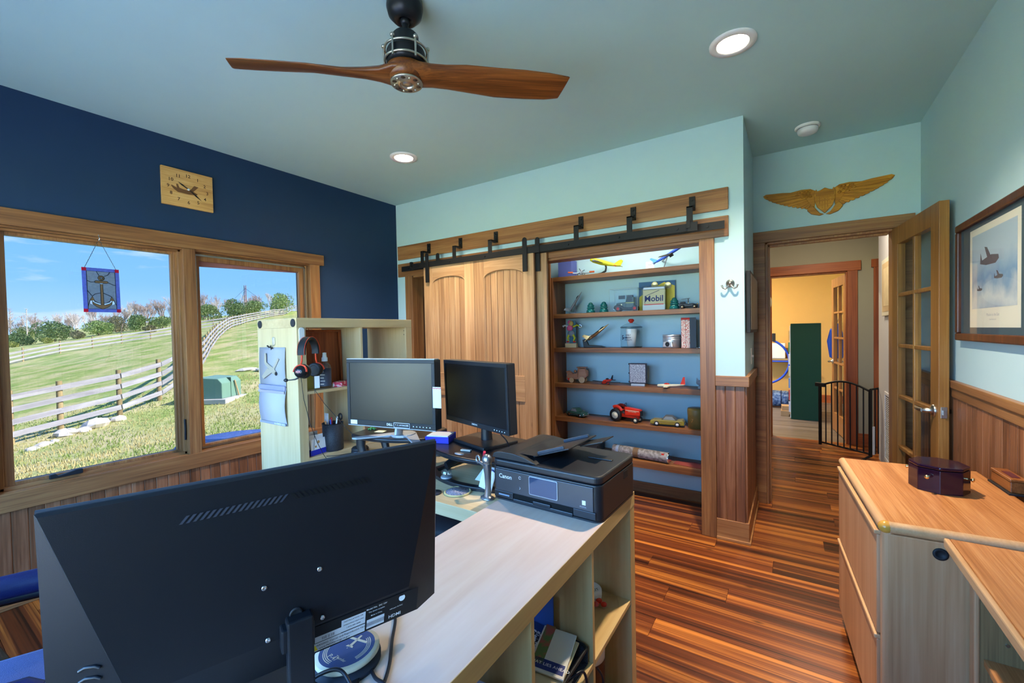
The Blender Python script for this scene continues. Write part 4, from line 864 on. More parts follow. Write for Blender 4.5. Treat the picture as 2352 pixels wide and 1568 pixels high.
def lean_card(name, label, x, y, z, w, h, rz, tilt, m, pr=None):
    t = thing(name, label, 'card', (x, y, z), 0, rot=(-tilt, 0, rz)); mb = MB(); mb.bb(-w / 2, w / 2, 0, .0015, 0, h); mb.build('sheet', m, t)
    if pr: pr(t, w, h)
    return t
lean_card('note_card', 'white card propped behind the chrome stand', -1.045, 1.372, .752, .085, .075, -.3, .35, M_paper)
def seal(t, w, h):
    mb = MB(); mb.tube([(.026 * math.cos(a), -.001, h / 2 + .026 * math.sin(a)) for a in [2 * PI * i / 24 for i in range(24)]], .002, 5, True); mb.text('5', .03, FR((0, -.001, h / 2), (1, 0, 0), (0, 0, 1))); mb.build('round_stamp', mat('navy_ink', (.05, .05, .2), .7), t)
lean_card('note_card', 'pale card with round dark stamp lying inside the scissor riser', -1.095, 1.43, .755, .10, .08, -.1, 1.0, M_paper, seal)
def tape_disp():
    t = thing('clear_knob', 'clear domed glass knob inside the scissor riser', 'glass dome', (-1.275, 1.40, .752)); mb = MB(); mb.lathe([(.02, 0), (.024, .01), (.022, .03), (.01, .042), (.001, .044)], 20); mb.build('dome', glass('clear_plastic', (.85, .88, .9), .2), t); mb = MB(); mb.lathe([(.001, 0), (.026, 0), (.026, .006), (.001, .006)], 20); mb.build('base', M_slv, t)
tape_disp()
# ================================================================= ITEMS IN THE TALL UNIT
def wood_panel():
    t = thing('wood_tray', 'reddish brown framed wooden board standing in upper left cube', 'board', (-2.30, 1.44, 1.0975)); m = wood('red_stain_z', '#6a2a10', '#9a4a20', '#b05c2c', 'z', .9, 10, .45, .7); T = Matrix.Rotation(-.03, 4, 'Y')
    mb = MB(T); mb.bb(-.004, .004, -.155, .165, 0, .325); mb.build('board', m, t)
    for b in ((.004, .018, -.155, -.143, 0, .325), (.004, .018, .152, .165, 0, .325), (.004, .018, -.143, .152, .312, .325)):
        mb = MB(T); mb.bb(*b); mb.build('edge', m, t, .002)
wood_panel()
def spray_bottle():
    t = thing('spray_bottle', 'clear cleaner bottle with white pump and dark label', 'bottle', (-2.175, 1.415, 1.0975))
    mb = MB(); mb.lathe([(.001, 0), (.030, 0), (.032, .006), (.032, .115), (.028, .13), (.014, .142), (.013, .15)], 24); mb.build('bottle', glass('clear_bottle', (.75, .8, .85), .15), t)
    mb = MB(); mb.lathe([(.0325, .012), (.0325, .108)], 24, None, False); mb.build('label', mat('label_slate', (.07, .09, .15), .5), t)
    mb = MB(); mb.lathe([(.016, .148), (.016, .168), (.012, .17), (.010, .19), (.011, .195), (.001, .197)], 16); mb.build('pump_cap', M_white, t)
    mb = MB(FR((.0325 * math.cos(-.95), .0325 * math.sin(-.95), .06), (math.sin(.95), math.cos(.95), 0), (0, 0, 1)))
    for i in range(5): mb.bb(-.013, .006 + .006 * (i % 2), .03 - .017 * i, .034 - .017 * i, .0003, .001)
    mb.build('label_print', M_inkw, t)
spray_bottle()
slab('book', 'olive green book standing behind the headset', 'book', -2.20, 1.335, 1.0975, .03, .075, .125, .1, mat('olive_cover', (.38, .38, .10), .6))
slab('candy_box', 'red and white candy box lying on the cube shelf', 'box', -2.155, 1.495, 1.0975, .055, .07, .028, .5, dots('red_candy', (.55, .01, .06), (.85, .7, .7), 50, .5, .55, .4, (1, 1, 3)), .002, 'red candy boxes')
slab('candy_box', 'second red candy box half hidden by the monitor', 'box', -2.16, 1.575, 1.0975, .05, .06, .03, .2, dots('red_candy', (.55, .01, .06), (.85, .7, .7), 50, .5, .55, .4, (1, 1, 3)), .002, 'red candy boxes')
# headset
def headset():
    t = thing('headset', 'black and red gaming headset hanging on the shelf unit corner', 'headset', (-2.062, 1.255, 1.15), 2.05); t.scale = (.72, .72, .72)
    # local x = ear to ear axis, y = thickness away, z up; band plane is xz
    red = mat('headset_red', (.72, .06, .02), .35); N = 18
    mb = MB(); R = .088
    path = [(R * math.cos(a), 0, .215 + R * 1.12 * math.sin(a)) for a in [-.15 + (PI + .3) * i / N for i in range(N + 1)]]
    rings = []
    for i, p in enumerate(path):
        a = -.15 + (PI + .3) * i / N; nx, nz = math.cos(a), math.sin(a); h = .010; w = .026
        rings.append([(p[0] + nx * h, p[1] + w, p[2] + nz * h), (p[0] + nx * h, p[1] - w, p[2] + nz * h), (p[0] - nx * h, p[1] - w, p[2] - nz * h), (p[0] - nx * h, p[1] + w, p[2] - nz * h)])
    mb.rings(rings, True, True, True); mb.build('headband', M_blackm, t, .004)
    for s in (-1, 1):
        mb = MB(); mb.tube([(p[0] * 1.0 + math.cos(-.15 + (PI + .3) * i / N) * .0105, s * .0262, p[2] + math.sin(-.15 + (PI + .3) * i / N) * .0105) for i, p in enumerate(path)], .0016, 5); mb.build('red_stitching', red, t)
    for s in (-1, 1):
        E = FR((s * .082, 0, .085), (0, 1, 0), (0, 0, 1)) if s > 0 else FR((s * .082, 0, .085), (0, -1, 0), (0, 0, 1))
        mb = MB(E); mb.lathe([(.001, .053), (.012, .052), (.026, .049), (.037, .040), (.044, .025), (.046, .010), (.046, .004), (.040, -.002), (.001, -.002)], 28); ec = mb.build('ear_cup', mat('headset_black_gloss', (.01, .01, .012), .22), t)
        mb = MB(E); mb.lathe([(.030, -.002), (.047, -.004), (.051, -.014), (.049, -.026), (.040, -.031), (.028, -.026)], 28); mb.build('ear_cushion', M_blackm, t)
        mb = MB(E); mb.tube([(.047 * math.cos(a), .047 * math.sin(a), .030 - .012 * math.sin(a)) for a in [.0 + PI * i / 14 for i in range(15)]], .005, 8, flat=1.6); mb.tube([(0, .047, .018), (0, .075, .006), (0, .105, .004), (0, .140, .002)], .006, 8); mb.build('red_yoke', red, t)
        if s < 0:
            mb = MB(E); mb.text('HX', .024, TR(0, .002, .0536), bold=.02); mb.build('logo', mat('logo_pink', (.85, .3, .3), .4), ec)
    mb = MB(); mb.tube([(-.10, .02, .045), (-.105, .04, .034), (-.105, .07, .03), (-.10, .10, .028)], [.007, .005, .004, .004], 8); mb.ball((-.10, .112, .028), (.012, .016, .012), 12, 8); mb.build('microphone_boom', M_black, t)
    mb = MB(); mb.tube([(-.085, .01, .04), (-.08, .0, -.10), (-.06, -.03, -.28), (-.03, -.06, -.42), (.0, -.085, -.51), (.03, -.10, -.565)], .0022, 6); mb.build('cable', M_blackm, t)
    mb = MB(); mb.tube([(.05, .0, .04), (.045, -.01, -.06), (.06, -.07, -.16), (.08, -.20, -.32), (.10, -.36, -.50)], .0022, 6); mb.build('cable', M_blackm, t)
    mb = MB(); mb.tube([(.05, .0, .04), (.055, -.005, -.12), (.05, -.0, -.3), (.06, .02, -.50)], .0018, 6); mb.build('cable', M_blackm, t)
    mb = MB(TR(.0, -.055, .045, 2.4)); mb.bb(-.017, .017, -.0006, .0006, -.085, .0); mb.build('paper_tag', M_paper, t)
    return t
headset()
def adhesive_hook():
    t = thing('adhesive_hook', 'white oval adhesive hook on the shelf unit front edge', 'hook', (-2.117, 1.25, 1.32)); mb = MB(FR((0, 0, 0), (0, 1, 0), (0, 0, 1))); P = rrect(.03, .085, .0149, 6, 0, .07); mb.prism(P, .006); mb.build('plate', M_white, t, .002)
    mb = MB(); mb.tube([(.004, 0, .05), (.022, 0, .034), (.045, 0, .036), (.052, 0, .05)], .006, 8); mb.build('hook', M_white, t)
adhesive_hook()
# calendar on the side of the unit
def calendar():
    t = thing('wall_calendar', 'hanging wall calendar with plane picture on shelf unit side', 'calendar', (-2.352, TY0, .915)); M = FR((0, -.004, 0), (1, 0, 0), (0, 0, 1))
    def sheet(n, z0, z1, w, m, bul, yb):
        mb = MB(); k = 12; vs = []
        for i in range(k + 1):
            z = z0 + (z1 - z0) * i / k; y = -.004 - yb - bul * math.sin(PI * i / k)
            vs += [(-w / 2, y, z), (w / 2, y - .004 * math.sin(PI * i / k), z), (w / 2, y + .002, z), (-w / 2, y + .002, z)]
        fs = []
        for i in range(k):
            for j in range(4): a = i * 4 + j; b = i * 4 + (j + 1) % 4; fs.append((a, b, b + 4, a + 4))
        fs += [(0, 3, 2, 1), (k * 4, k * 4 + 1, k * 4 + 2, k * 4 + 3)]
        mb.add(vs, fs, None, True); return mb.build(n, m, t)
    sheet('picture_page', .205, .415, .262, mat('page_grey_blue', (.36, .35, .38), .6, var=.08), .004, 0)
    sheet('month_page', .0, .20, .262, mat('page_white', (.46, .44, .50), .7), .012, 0)
    mb = MB(M); mb.bb(-.131, .131, .185, .212, .0, .012); mb.build('binding_fold', mat('page_blue_fold', (.28, .28, .48), .5), t, .004)
    mb = MB(M); mb.bb(-.131, .131, .170, .184, .0125, .0135); mb.build('header_strip', mat('page_tan_strip', (.38, .33, .34), .6), t)
    mb = MB(M); mb.bb(-.131, .131, .0, .013, .008, .0095); mb.build('footer_strip', mat('page_foot', (.30, .30, .34), .6), t); mb = MB(M); mb.text('NOVEMBER 2022', .014, TR(.07, .007, .0097), bold=.012); mb.build('footer_lettering', M_inkw, t)
    tan = mat('plane_tan', (.40, .34, .26), .6); mb = MB(M @ TR(.0, .30, .0095, -.45))
    mb.prism([(-.07, .006), (-.06, .012), (.03, .017), (.055, .010), (.06, 0), (.055, -.010), (.03, -.015), (-.06, -.004)], .0015); mb.build('plane_body', tan, t)
    for P in ([(.015, .01), (.035, .012), (.055, .085), (.04, .085)], [(-.03, -.01), (.02, -.012), (-.045, -.085), (-.065, -.08)], [(-.07, .0), (-.05, .01), (-.075, .055), (-.09, .05)]):
        mb = MB(M @ TR(.0, .30, .0095, -.45)); mb.prism(P, .0012); mb.build('plane_wing', tan, t)
    mb = MB(M @ TR(.0, .30, .0095, -.45)); mb.prism(arc(.058, 0, .010, 0, 2 * PI, 14)[:-1], .002); mb.build('engine_cowl', M_blackm, t)
    for i in range(6):
        for j in range(7):
            if (i * 7 + j) % 3 == 2: continue
            mb = MB(M); x = -.11 + j * .034; z = .035 + i * .022; mb.bb(x, x + .007, z, z + .005, .0165, .0172) if False else None
    mb = MB(M); mb.bb(-.001, .001, .40, .428, .004, .006); mb.tube([(-.03, .424, .008), (-.012, .415, .008), (.0, .418, .008), (.012, .408, .008), (.02, .412, .008)], .004, 6); mb.build('black_clip', M_black, t)
    mb = MB(M); mb.prism(rrect(.022, .045, .008, 4, .022, .447), .008, None, -.004); mb.build('metal_hook', M_chrome, t, .002)
calendar()
# ================================================================= PRINTER
def printer():
    t = thing('printer', 'black inkjet printer with touch screen and open document tray', 'printer', (-.921, 1.252, LZ), -.035)
    m = mat('printer_black', (.010, .010, .013), .42, var=.05, bump=.03, bscale=900, spec=.6); W, Dp = .425, .315
    def rp(w, d, r, x0=0, y0=0): return [(x0 + w / 2 + a, y0 + d / 2 + b) for a, b in rrect(w, d, r, 10)]
    mb = MB(); mb.prism(rp(W, Dp, .03), .006, TR(z=0)); mb.prism(rp(W - .02, Dp - .02, .02, .01, .01), .01, TR(z=0)); mb.build('foot_plate', m, t)
    mb = MB(); mb.prism(rp(W, Dp, .028), .112, TR(z=.006)); mb.build('body', m, t, .004, 3)
    mb = MB(); mb.prism(rp(W, Dp, .03), .026, TR(z=.119)); mb.build('scanner_lid', m, t, .007, 3)
    mb = MB(); P = [(.0, .146), (.006, .162), (.02, .168), (.04, .171), (.09, .171), (.135, .164), (.18, .150), (.19, .146)]
    mb.prism([(x, z) for x, z in P][::-1], Dp - .012, FR((0, Dp - .006, 0), (1, 0, 0), (0, 0, 1))); f = mb.build('feeder_cover', m, t, .004, 3)
    mb = MB(); mb.bb(.10, .175, .03, Dp - .05, .168, .1685); mb.build('feeder_recess', M_blackm, t)
    mb = MB(TR(.15, .05, .155, 0, 0, -.32)); mb.bb(0, .15, 0, Dp - .09, 0, .005); mb.build('document_tray', m, t, .002)
    for y in (.062, Dp - .06):
        mb = MB(TR(.15, y - .012, .16, 0, 0, -.32)); mb.bb(.02, .13, 0, .012, 0, .012); mb.build('paper_guide', mat('guide_grey', (.05, .055, .07), .3), t, .003)
    mb = MB(TR(.28, .16, .185, 0, 0, -.30)); mb.bb(0, .09, 0, .10, 0, .004); mb.build('tray_extension', m, t, .001)
    mb = MB(); mb.bb(.30, .39, .18, .195, .1452, .149); mb.build('lid_ridge', m, t, .003)
    # front panel
    Fp = FR((0, -.0005, 0), (1, 0, 0), (0, 0, 1))
    mb = MB(Fp); mb.bb(.022, W - .022, .034, .112, .0, .004); mb.build('front_panel', mat('printer_front', (.014, .016, .024), .45, var=.03, spec=1.0), t, .003)
    mb = MB(Fp); mb.prism(rrect(.112, .064, .006, 4, .222, .077), .0025, None, .004); mb.build('screen_frame', M_slv, t, .001)
    mb = MB(Fp); mb.prism(rrect(.106, .058, .004, 4, .222, .077), .0006, None, .0066); mb.build('touch_screen', mat('touch_glass', (.05, .07, .12), .06, var=0, spec=.8), t)
    mb = MB(Fp); mb.text('Canon', .021, TR(.066, .088, .0043), bold=.012); mb.build('brand_lettering', M_inkw, t)
    for z, n in ((.094, 'power_button'), (.058, 'arrow_button')):
        mb = MB(Fp @ TR(.128, z, .0042)); mb.tube([(.0045 * math.cos(a), .0045 * math.sin(a), 0) for a in [.4 + 5.6 * i / 12 for i in range(13)]], .0008, 4) if n == 'power_button' else mb.tube([(-.002, .004, 0), (.002, 0, 0), (-.002, -.004, 0)], .0009, 4); mb.build(n, M_inkw, t)
    mb = MB(Fp); mb.bb(.365, .377, .052, .066, .0042, .0046); mb.build('network_symbol', M_inkw, t); mb = MB(Fp); mb.text('PIXMA', .008, TR(.368, .045, .0043)); mb.build('model_lettering', mat('grey_ink', (.35, .37, .42), .6), t)
    mb = MB(Fp); mb.bb(.10, .33, .016, .033, -.002, .0008); mb.build('paper_slot', mat('slot_black', (.002, .002, .002), .8), t)
    for x0, x1 in ((.016, .098), (.332, .410)):
        mb = MB(Fp); mb.bb(x0, x1, .010, .034, .0, .004); mb.build('cassette_cover', m, t, .003)
    mb = MB(Fp); mb.bb(.098, .332, .004, .017, .0, .006); mb.build('paper_cassette', m, t, .003); mb = MB(Fp); mb.bb(.18, .25, .013, .026, .001, .007); mb.build('cassette_handle', m, t, .003)
    mb = MB(Fp); mb.bb(.036, .082, .019, .024, .0042, .0046); mb.build('card_slot', mat('slot_trim', (.25, .3, .38), .4), t)
    mb = MB(); mb.bb(W - .001, W + .001, .20, .235, .085, .11); mb.build('side_vent', M_blackm, t)
printer()
# ================================================================= BIG MONITOR SEEN FROM BEHIND
def big_monitor():
    t = thing('monitor', 'large black monitor seen from behind in the foreground', 'monitor', (-.706, .373, LZ), 1.216)
    T = TR(0, 0, .859 - LZ) @ Matrix.Rotation(.079, 4, 'X')       # local: x right, z up along the panel, -y towards the viewer
    W, H = .54, .3165; m = mat('monitor_shell', (.008, .0085, .011), .42, var=.1, bump=.10, bscale=1400)
    mb = MB(T); mb.bb(-W / 2, W / 2, -.002, .012, 0, H); mb.build('screen_panel', M_bezel, t, .002)
    A = [(-W / 2, -.002, H), (W / 2, -.002, H), (W / 2, -.002, .0), (.235, -.004, -.004), (-W / 2, -.002, 0)]
    TLi, TRi, BRi, BLi = (-W / 2 + .004, -.010, H - .002), (W / 2 - .006, -.010, H - .002), (.203, -.030, .056), (-.189, -.030, .050)
    BR2, BL2 = (.225, -.020, -.004), (-.18, -.020, -.006)
    vs = A + [TLi, TRi, BRi, BLi, BR2, BL2]
    mb = MB(T); mb.add(vs, [(0, 5, 6, 1), (1, 6, 7, 9, 3, 2), (0, 4, 8, 5), (5, 8, 7, 6), (8, 10, 9, 7), (4, 3, 9, 10, 8)]); mb.build('rear_shell', m, t)
    mb = MB(T); mb.tube([(-W / 2, .004, H), (W / 2, .004, H)], .003, 6); mb.build('top_edge', mat('monitor_edge', (.05, .052, .06), .3), t)
    def surf(x, z):   # y on main rear plane
        k = (H - z) / (H - .053); return -.0104 - .020 * max(0, min(1, k))
    for i in range(34):
        x = -.127 + .0078 * i; s = 1 if x < .003 else -1; z0, z1 = .268, .279; y = surf(x, .27) - .0004; sk = .0045 * s
        if abs(x - .004) < .004: continue
        mb = MB(T); mb.add([(x - sk, y, z0), (x - sk + .004, y, z0), (x + sk + .004, y, z1), (x + sk, y, z1)], [(0, 1, 2, 3)]); mb.build('vent_slot', mat('slot_black', (.002, .002, .002), .8) if s < 0 else mat('vent_rib', (.05, .055, .07), .35), t)
    for x, z in ((.049, .143), (-.031, .141), (.051, .061), (-.028, .058)):
        mb = MB(T @ FR((x, surf(x, z), z), (1, 0, 0), (0, 0, 1))); mb.lathe([(.001, .0008), (.0014, .0009), (.0020, .0016), (.0036, .0016), (.0039, -.001)], 16); mb.build('screw', M_chrome, t)
    mb = MB(T @ FR((.012, surf(0, .085), .084), (1, 0, 0), (0, 0, 1))); mb.lathe([(.001, .0012), (.006, .001), (.009, .003), (.010, 0)], 16); mb.build('lock_knob', M_blackm, t)
    mb = MB(T); mb.bb(-.012, .036, -.048, -.026, .036, .075); mb.build('stand_mount', m, t, .003)
    mb = MB(); mb.prism([(-.004, -.056), (.034, -.056), (.034, -.032), (-.004, -.032)], .15, TR(z=.005)); mb.build('stand_neck', m, t, .003)
    mb = MB(); mb.prism(rrect(.20, .15, .05, 6, .015, .01), .008); mb.build('stand_base', m, t, .002)
    # stickers on the lower bevel
    a = Vector((.20, -.0305, .056)); b = Vector((-.165, -.0305, .0)); 
    def slope(x, k):   # k 0 top crease .. 1 bottom crease
        zt = .0535; zb = -.005; yt, yb = -.030, -.020; return Vector((x, yt + (yb - yt) * k - .0006, zt + (zb - zt) * k))
    def sticker(n, x0, x1, k0, k1, mm, off=0):
        p = [slope(x0, k1), slope(x1, k1), slope(x1, k0), slope(x0, k0)]; nrm = (p[1] - p[0]).cross(p[3] - p[0]).normalized() * (.0003 + off); 
        mb = MB(T); mb.add([tuple(q + nrm) for q in p], [(0, 1, 2, 3)]); return mb.build(n, mm, t)
    lab = mat('sticker_grey', (.62, .63, .66), .6)
    sticker('label_panel', .03, .222, .08, .95, mat('label_recess', (.006, .006, .007), .6))
    sticker('warning_sticker', .034, .123, .66, .93, lab, .0003); sticker('barcode_sticker', .04, .082, .44, .64, lab, .0003); sticker('install_sticker', .082, .123, .22, .63, lab, .0003); sticker('barcode_sticker', .126, .158, .58, .90, lab, .0003)
    def stext(txt, x, k, s, mm, off=.0008, n='lettering'):
        p = slope(x, k); u = (slope(x + .01, k) - slope(x, k)).normalized(); v = (slope(x, k - .1) - slope(x, k)).normalized(); z = u.cross(v); v = z.cross(u)
        mb = MB(T); mb.text(txt, s, FR(p + z * off, u, v), bold=.01); mb.build(n, mm, t)
    stext('WARNING: Cancer and Reproductive Harm', .082, .75, .0048, M_ink); stext('www.P65Warnings.ca.gov', .072, .86, .0048, M_ink)
    stext('INSTALLATION OR', .1025, .30, .0038, M_ink); stext('OPERATING HELP LINE', .1025, .42, .0034, M_ink); stext('1-818-282-3600', .1025, .53, .0038, M_ink); stext('||||| || ||||', .061, .54, .006, M_ink); stext('||||||||||||||', .142, .74, .009, M_ink)
    stext('HDMI', .178, .80, .0095, M_inkw); stext('Model No.  DC 12V', .143, .20, .0045, M_inkw); stext('This device complies', .143, .32, .0035, M_inkw); stext('with part 15 FCC', .18, .52, .0035, M_inkw); stext('Made in China', .143, .46, .0035, M_inkw)
    p = slope(.0395, .80); mb = MB(T); mb.add([tuple(slope(.036, .9) + Vector((0, -.0009, 0))), tuple(slope(.045, .9) + Vector((0, -.0009, 0))), tuple(slope(.0405, .70) + Vector((0, -.0009, 0)))], [(0, 1, 2)]); mb.build('warning_triangle', mat('hazard_yellow', (.85, .65, .02), .5), t)
    p = slope(.19, .25); mb = MB(T); mb.add([tuple(p + Vector((.006 * math.cos(a), -.001, .006 * math.sin(a)))) for a in [2 * PI * i / 18 for i in range(18)]], [tuple(range(18))]); mb.build('certification_seal', M_inkw, t)
    for z in (.103, .088, .073):
        mb = MB(T); mb.tube([(-.238, -.0135, z), (-.232, -.0160, z + .004), (-.222, -.0200, z + .004), (-.217, -.0220, z + .001)], .0022, 6); mb.build('button', M_black, t)
    mb = MB(T); mb.bb(.237, .246, -.0085, -.007, .044, .048); mb.build('lock_slot', M_blackm, t)
    mb = MB(); mb.tube([(-.10, -.01, .085), (-.10, -.02, .06), (-.105, -.03, .03), (-.13, -.06, .006), (-.20, -.07, .004)], .005, 8); mb.build('power_plug', M_black, t)
big_monitor()
# big round coaster, cables and loose things on the low unit
def stone_coaster():
    t = thing('coaster', 'large cream stone coaster with blue aircraft print', 'coaster', (-.690, .478, LZ + .012), 0, None, rot=(.05, -.03, -.75)); cream = mat('cream_stone', (.62, .56, .42), .6); blue = mat('print_blue', (.045, .075, .19), .6)
    mb = MB(); mb.lathe([(.001, 0), (.054, 0), (.057, .003), (.057, .009), (.055, .011), (.001, .011)], 48); mb.build('stone', cream, t)
    mb = MB(); mb.lathe([(.001, .0113), (.049, .0113)], 48, None, False); mb.build('blue_print', blue, t)
    for r in (.042, .039, .036):
        for a0, a1 in ((.5, 2.0), (3.4, 5.6)):
            mb = MB(TR(z=.0116)); P = arc(0, 0, r, a0, a1, 18); Q = arc(0, 0, r - .0014, a0, a1, 18); mb.add([(x, y, 0) for x, y in P + Q], [(i, i + 1, 20 + i, 19 + i) for i in range(18)]); mb.build('ring_line', cream, t)
    mb = MB(TR(-.012, .012, .0116, .9)); mb.prism([(-.003, -.014), (.003, -.014), (.002, .018), (-.002, .018)], .0003); mb.prism([(-.024, .004), (.024, .004), (.022, .009), (-.022, .009)], .0003); mb.prism([(-.008, -.014), (.008, -.014), (.006, -.010), (-.006, -.010)], .0003); mb.build('plane_print', cream, t)
    mb = MB(); mb.text('P-47', .013, TR(.018, -.022, .0116, .75)); mb.build('lettering', cream, t); mb = MB(); mb.text('Thunder', .008, TR(.026, -.008, .0116, .75)); mb.build('lettering', cream, t)
stone_coaster()
disc('coaster', 'dark slate disc under the large cream coaster', 'coaster', -.690, .474, LZ + .001, .062, .008, mat('slate_blue', (.02, .025, .04), .5))
M_cab = mat('cable_black', (.012, .013, .018), .4, var=0)
def cable(label, P, r=.0032, name='cable', m=None):
    Q = []; V = [Vector(p) for p in P]
    for i in range(len(V) - 1):
        p0, p1, p2, p3 = V[max(i - 1, 0)], V[i], V[i + 1], V[min(i + 2, len(V) - 1)]
        for k in range(8):
            s = k / 8; Q.append(.5 * ((2 * p1) + (p2 - p0) * s + (2 * p0 - 5 * p1 + 4 * p2 - p3) * s * s + (3 * p1 - p0 - 3 * p2 + p3) * s ** 3))
    Q.append(V[-1]); mb = MB(); mb.tube(Q, r, 8); return tag(mb.build(name, m or M_cab), label, 'cable')
z = LZ + .0045
cable('thick black cable running past the right of the big coaster', [(-.735, .62, z), (-.70, .60, z), (-.655, .552, z), (-.605, .50, z), (-.575, .45, z), (-.56, .38, z)])
cable('black cable crossing from the coaster toward the shelf edge', [(-.645, .49, z), (-.61, .475, z), (-.575, .468, z + .006), (-.545, .45, z), (-.53, .40, z)])
cable('black cable arching over the front of the big coaster', [(-.70, .39, z), (-.675, .415, z + .02), (-.64, .43, z + .03), (-.60, .425, z + .01), (-.57, .40, z)])
cable('thin cable lying on the desk beside the pen cup', [(-2.10, 1.36, .739), (-2.06, 1.40, .739), (-2.02, 1.47, .739), (-1.95, 1.47, .739), (-1.88, 1.42, .739)], .002)
cable('right monitor cable hanging behind its base', [(-1.12, 1.56, .97), (-1.10, 1.57, .93), (-1.08, 1.585, .90), (-1.075, 1.60, .868)], .003)
# ================================================================= BUILT-IN DISPLAY SHELVES
SY0, SY1 = 3.40, 3.648
SZ = [1.864, 1.538, 1.238, .927, .626, .335]
M_shelf = wood('walnut_shelf_x', '#5a3218', '#84532c', '#a06d40', 'x', .9, 14, .45, .7)
M_shelfz = wood('walnut_shelf_z', '#5a3218', '#84532c', '#a06d40', 'z', .9, 14, .45, .7)
def display_shelf():
    t = thing('display_shelf', 'built-in brown wood display shelves in the closet opening', 'shelf', (-1.08, 3.52, 0))
    boxpart(t, 'side_panel', M_shelfz, (-1.825, -1.78, SY0 - .01, SY1, 0, 1.862)); boxpart(t, 'side_panel', M_shelfz, (-.40, -.372, SY0 - .01, SY1, 0, 1.862))
    for i, z in enumerate(SZ): boxpart(t, 'shelf', M_shelf, (-1.78, -.40, SY0, SY1, z - (.037 if i < 5 else .055), z), .002)
    boxpart(t, 'kick_board', M_shelf, (-1.78, -.40, SY1 - .016, SY1, 0, .085))
    boxpart(t, 'post', M_shelfz, (-1.86, -1.79, SY0 - .035, SY0 - .012, 0, 2.0))
display_shelf()
mb = MB(); mb.bb(-3.40, -3.36, 3.22, 3.64, 0, 2.2); mb.bb(-2.0, -1.96, 3.40, 3.64, 0, 1.8)
for i in range(2): pass
struct('trim_16', mb, M_shelfz, .002, 'wood panel lining the left end of the closet', 'trim')
def T0(name, label, cat, x, y, z, rz=0, group=None, rot=None): return thing(name, label, cat, (x, y, z), rz, group, rot)
def part(t, name, m, fn, bevel=0, M=None, **k):
    mb = MB(M); fn(mb); return mb.build(name, m, t, bevel, **k)
red = mat('toy_red', (.62, .03, .012), .28, spec=.25); blk = mat('toy_black', (.012, .012, .013), .4); crm = mat('toy_cream', (.75, .68, .48), .45); grn = mat('toy_green', (.006, .035, .026), .35, spec=.25)
yel = mat('toy_yellow', (.52, .52, .02), .4); gry = mat('toy_grey', (.22, .23, .25), .5); org = mat('toy_orange', (.75, .13, .03), .4)
# --- shelf 1
def wall_plate():
    t = T0('wall_outlet', 'white wall outlet plate behind the top shelf', 'outlet', -.99, 3.65, SZ[0] + .005); M = FR((0, 0, 0), (1, 0, 0), (0, 0, 1))
    part(t, 'cover_plate', M_white, lambda b: b.prism(rrect(.072, .085, .005, 3, 0, .0425), .005), .001, M)
    for z in (.024, .058): part(t, 'socket', mat('socket_ivory', (.62, .62, .6), .4), lambda b: b.prism(rrect(.033, .026, .010, 4, 0, z), .002, None, .005), 0, M)
    for z in (.024, .058):
        for x in (-.007, .007): part(t, 'slot', M_blackm, lambda b: b.bb(x - .001, x + .001, z - .004, z + .004, .007, .0073), 0, M)
wall_plate()
slab('navy_box', 'purple blue storage box at the left end of the top shelf', 'box', -1.71, 3.56, SZ[0] + .0005, .13, .12, .16, .0, mat('periwinkle', (.10, .12, .36), .6))
def fuselage(prof, n=14): # prof (x, ry, rz, zoff)
    return [[(x, ry * math.cos(2 * PI * j / n), zo + rz * math.sin(2 * PI * j / n)) for j in range(n)] for x, ry, rz, zo in prof]
def wing(b, x0, x1, tip0, tip1, span, th, z, dih=0, s=1):
    P = [(x0, 0), (x1, 0), (tip1, span * s), (tip0, span * s)]
    vs = [(x, y, z - th / 2 + abs(y) * dih) for x, y in P] + [(x, y, z + th / 2 + abs(y) * dih) for x, y in P]
    b.add(vs, [(3, 2, 1, 0), (4, 5, 6, 7), (0, 1, 5, 4), (1, 2, 6, 5), (2, 3, 7, 6), (3, 0, 4, 7)])
def prop(t, x, y, z, r, n, m):
    for k in range(n):
        a = 2 * PI * k / n + .5; part(t, 'propeller_blade', m, lambda b: b.add([(x, y - .002, z), (x, y + r * math.cos(a) - .003 * math.sin(a), z + r * math.sin(a) + .003 * math.cos(a)), (x, y + r * math.cos(a) + .003 * math.sin(a), z + r * math.sin(a) - .003 * math.cos(a)), (x + .001, y + .002, z)], [(0, 1, 2, 3)]))
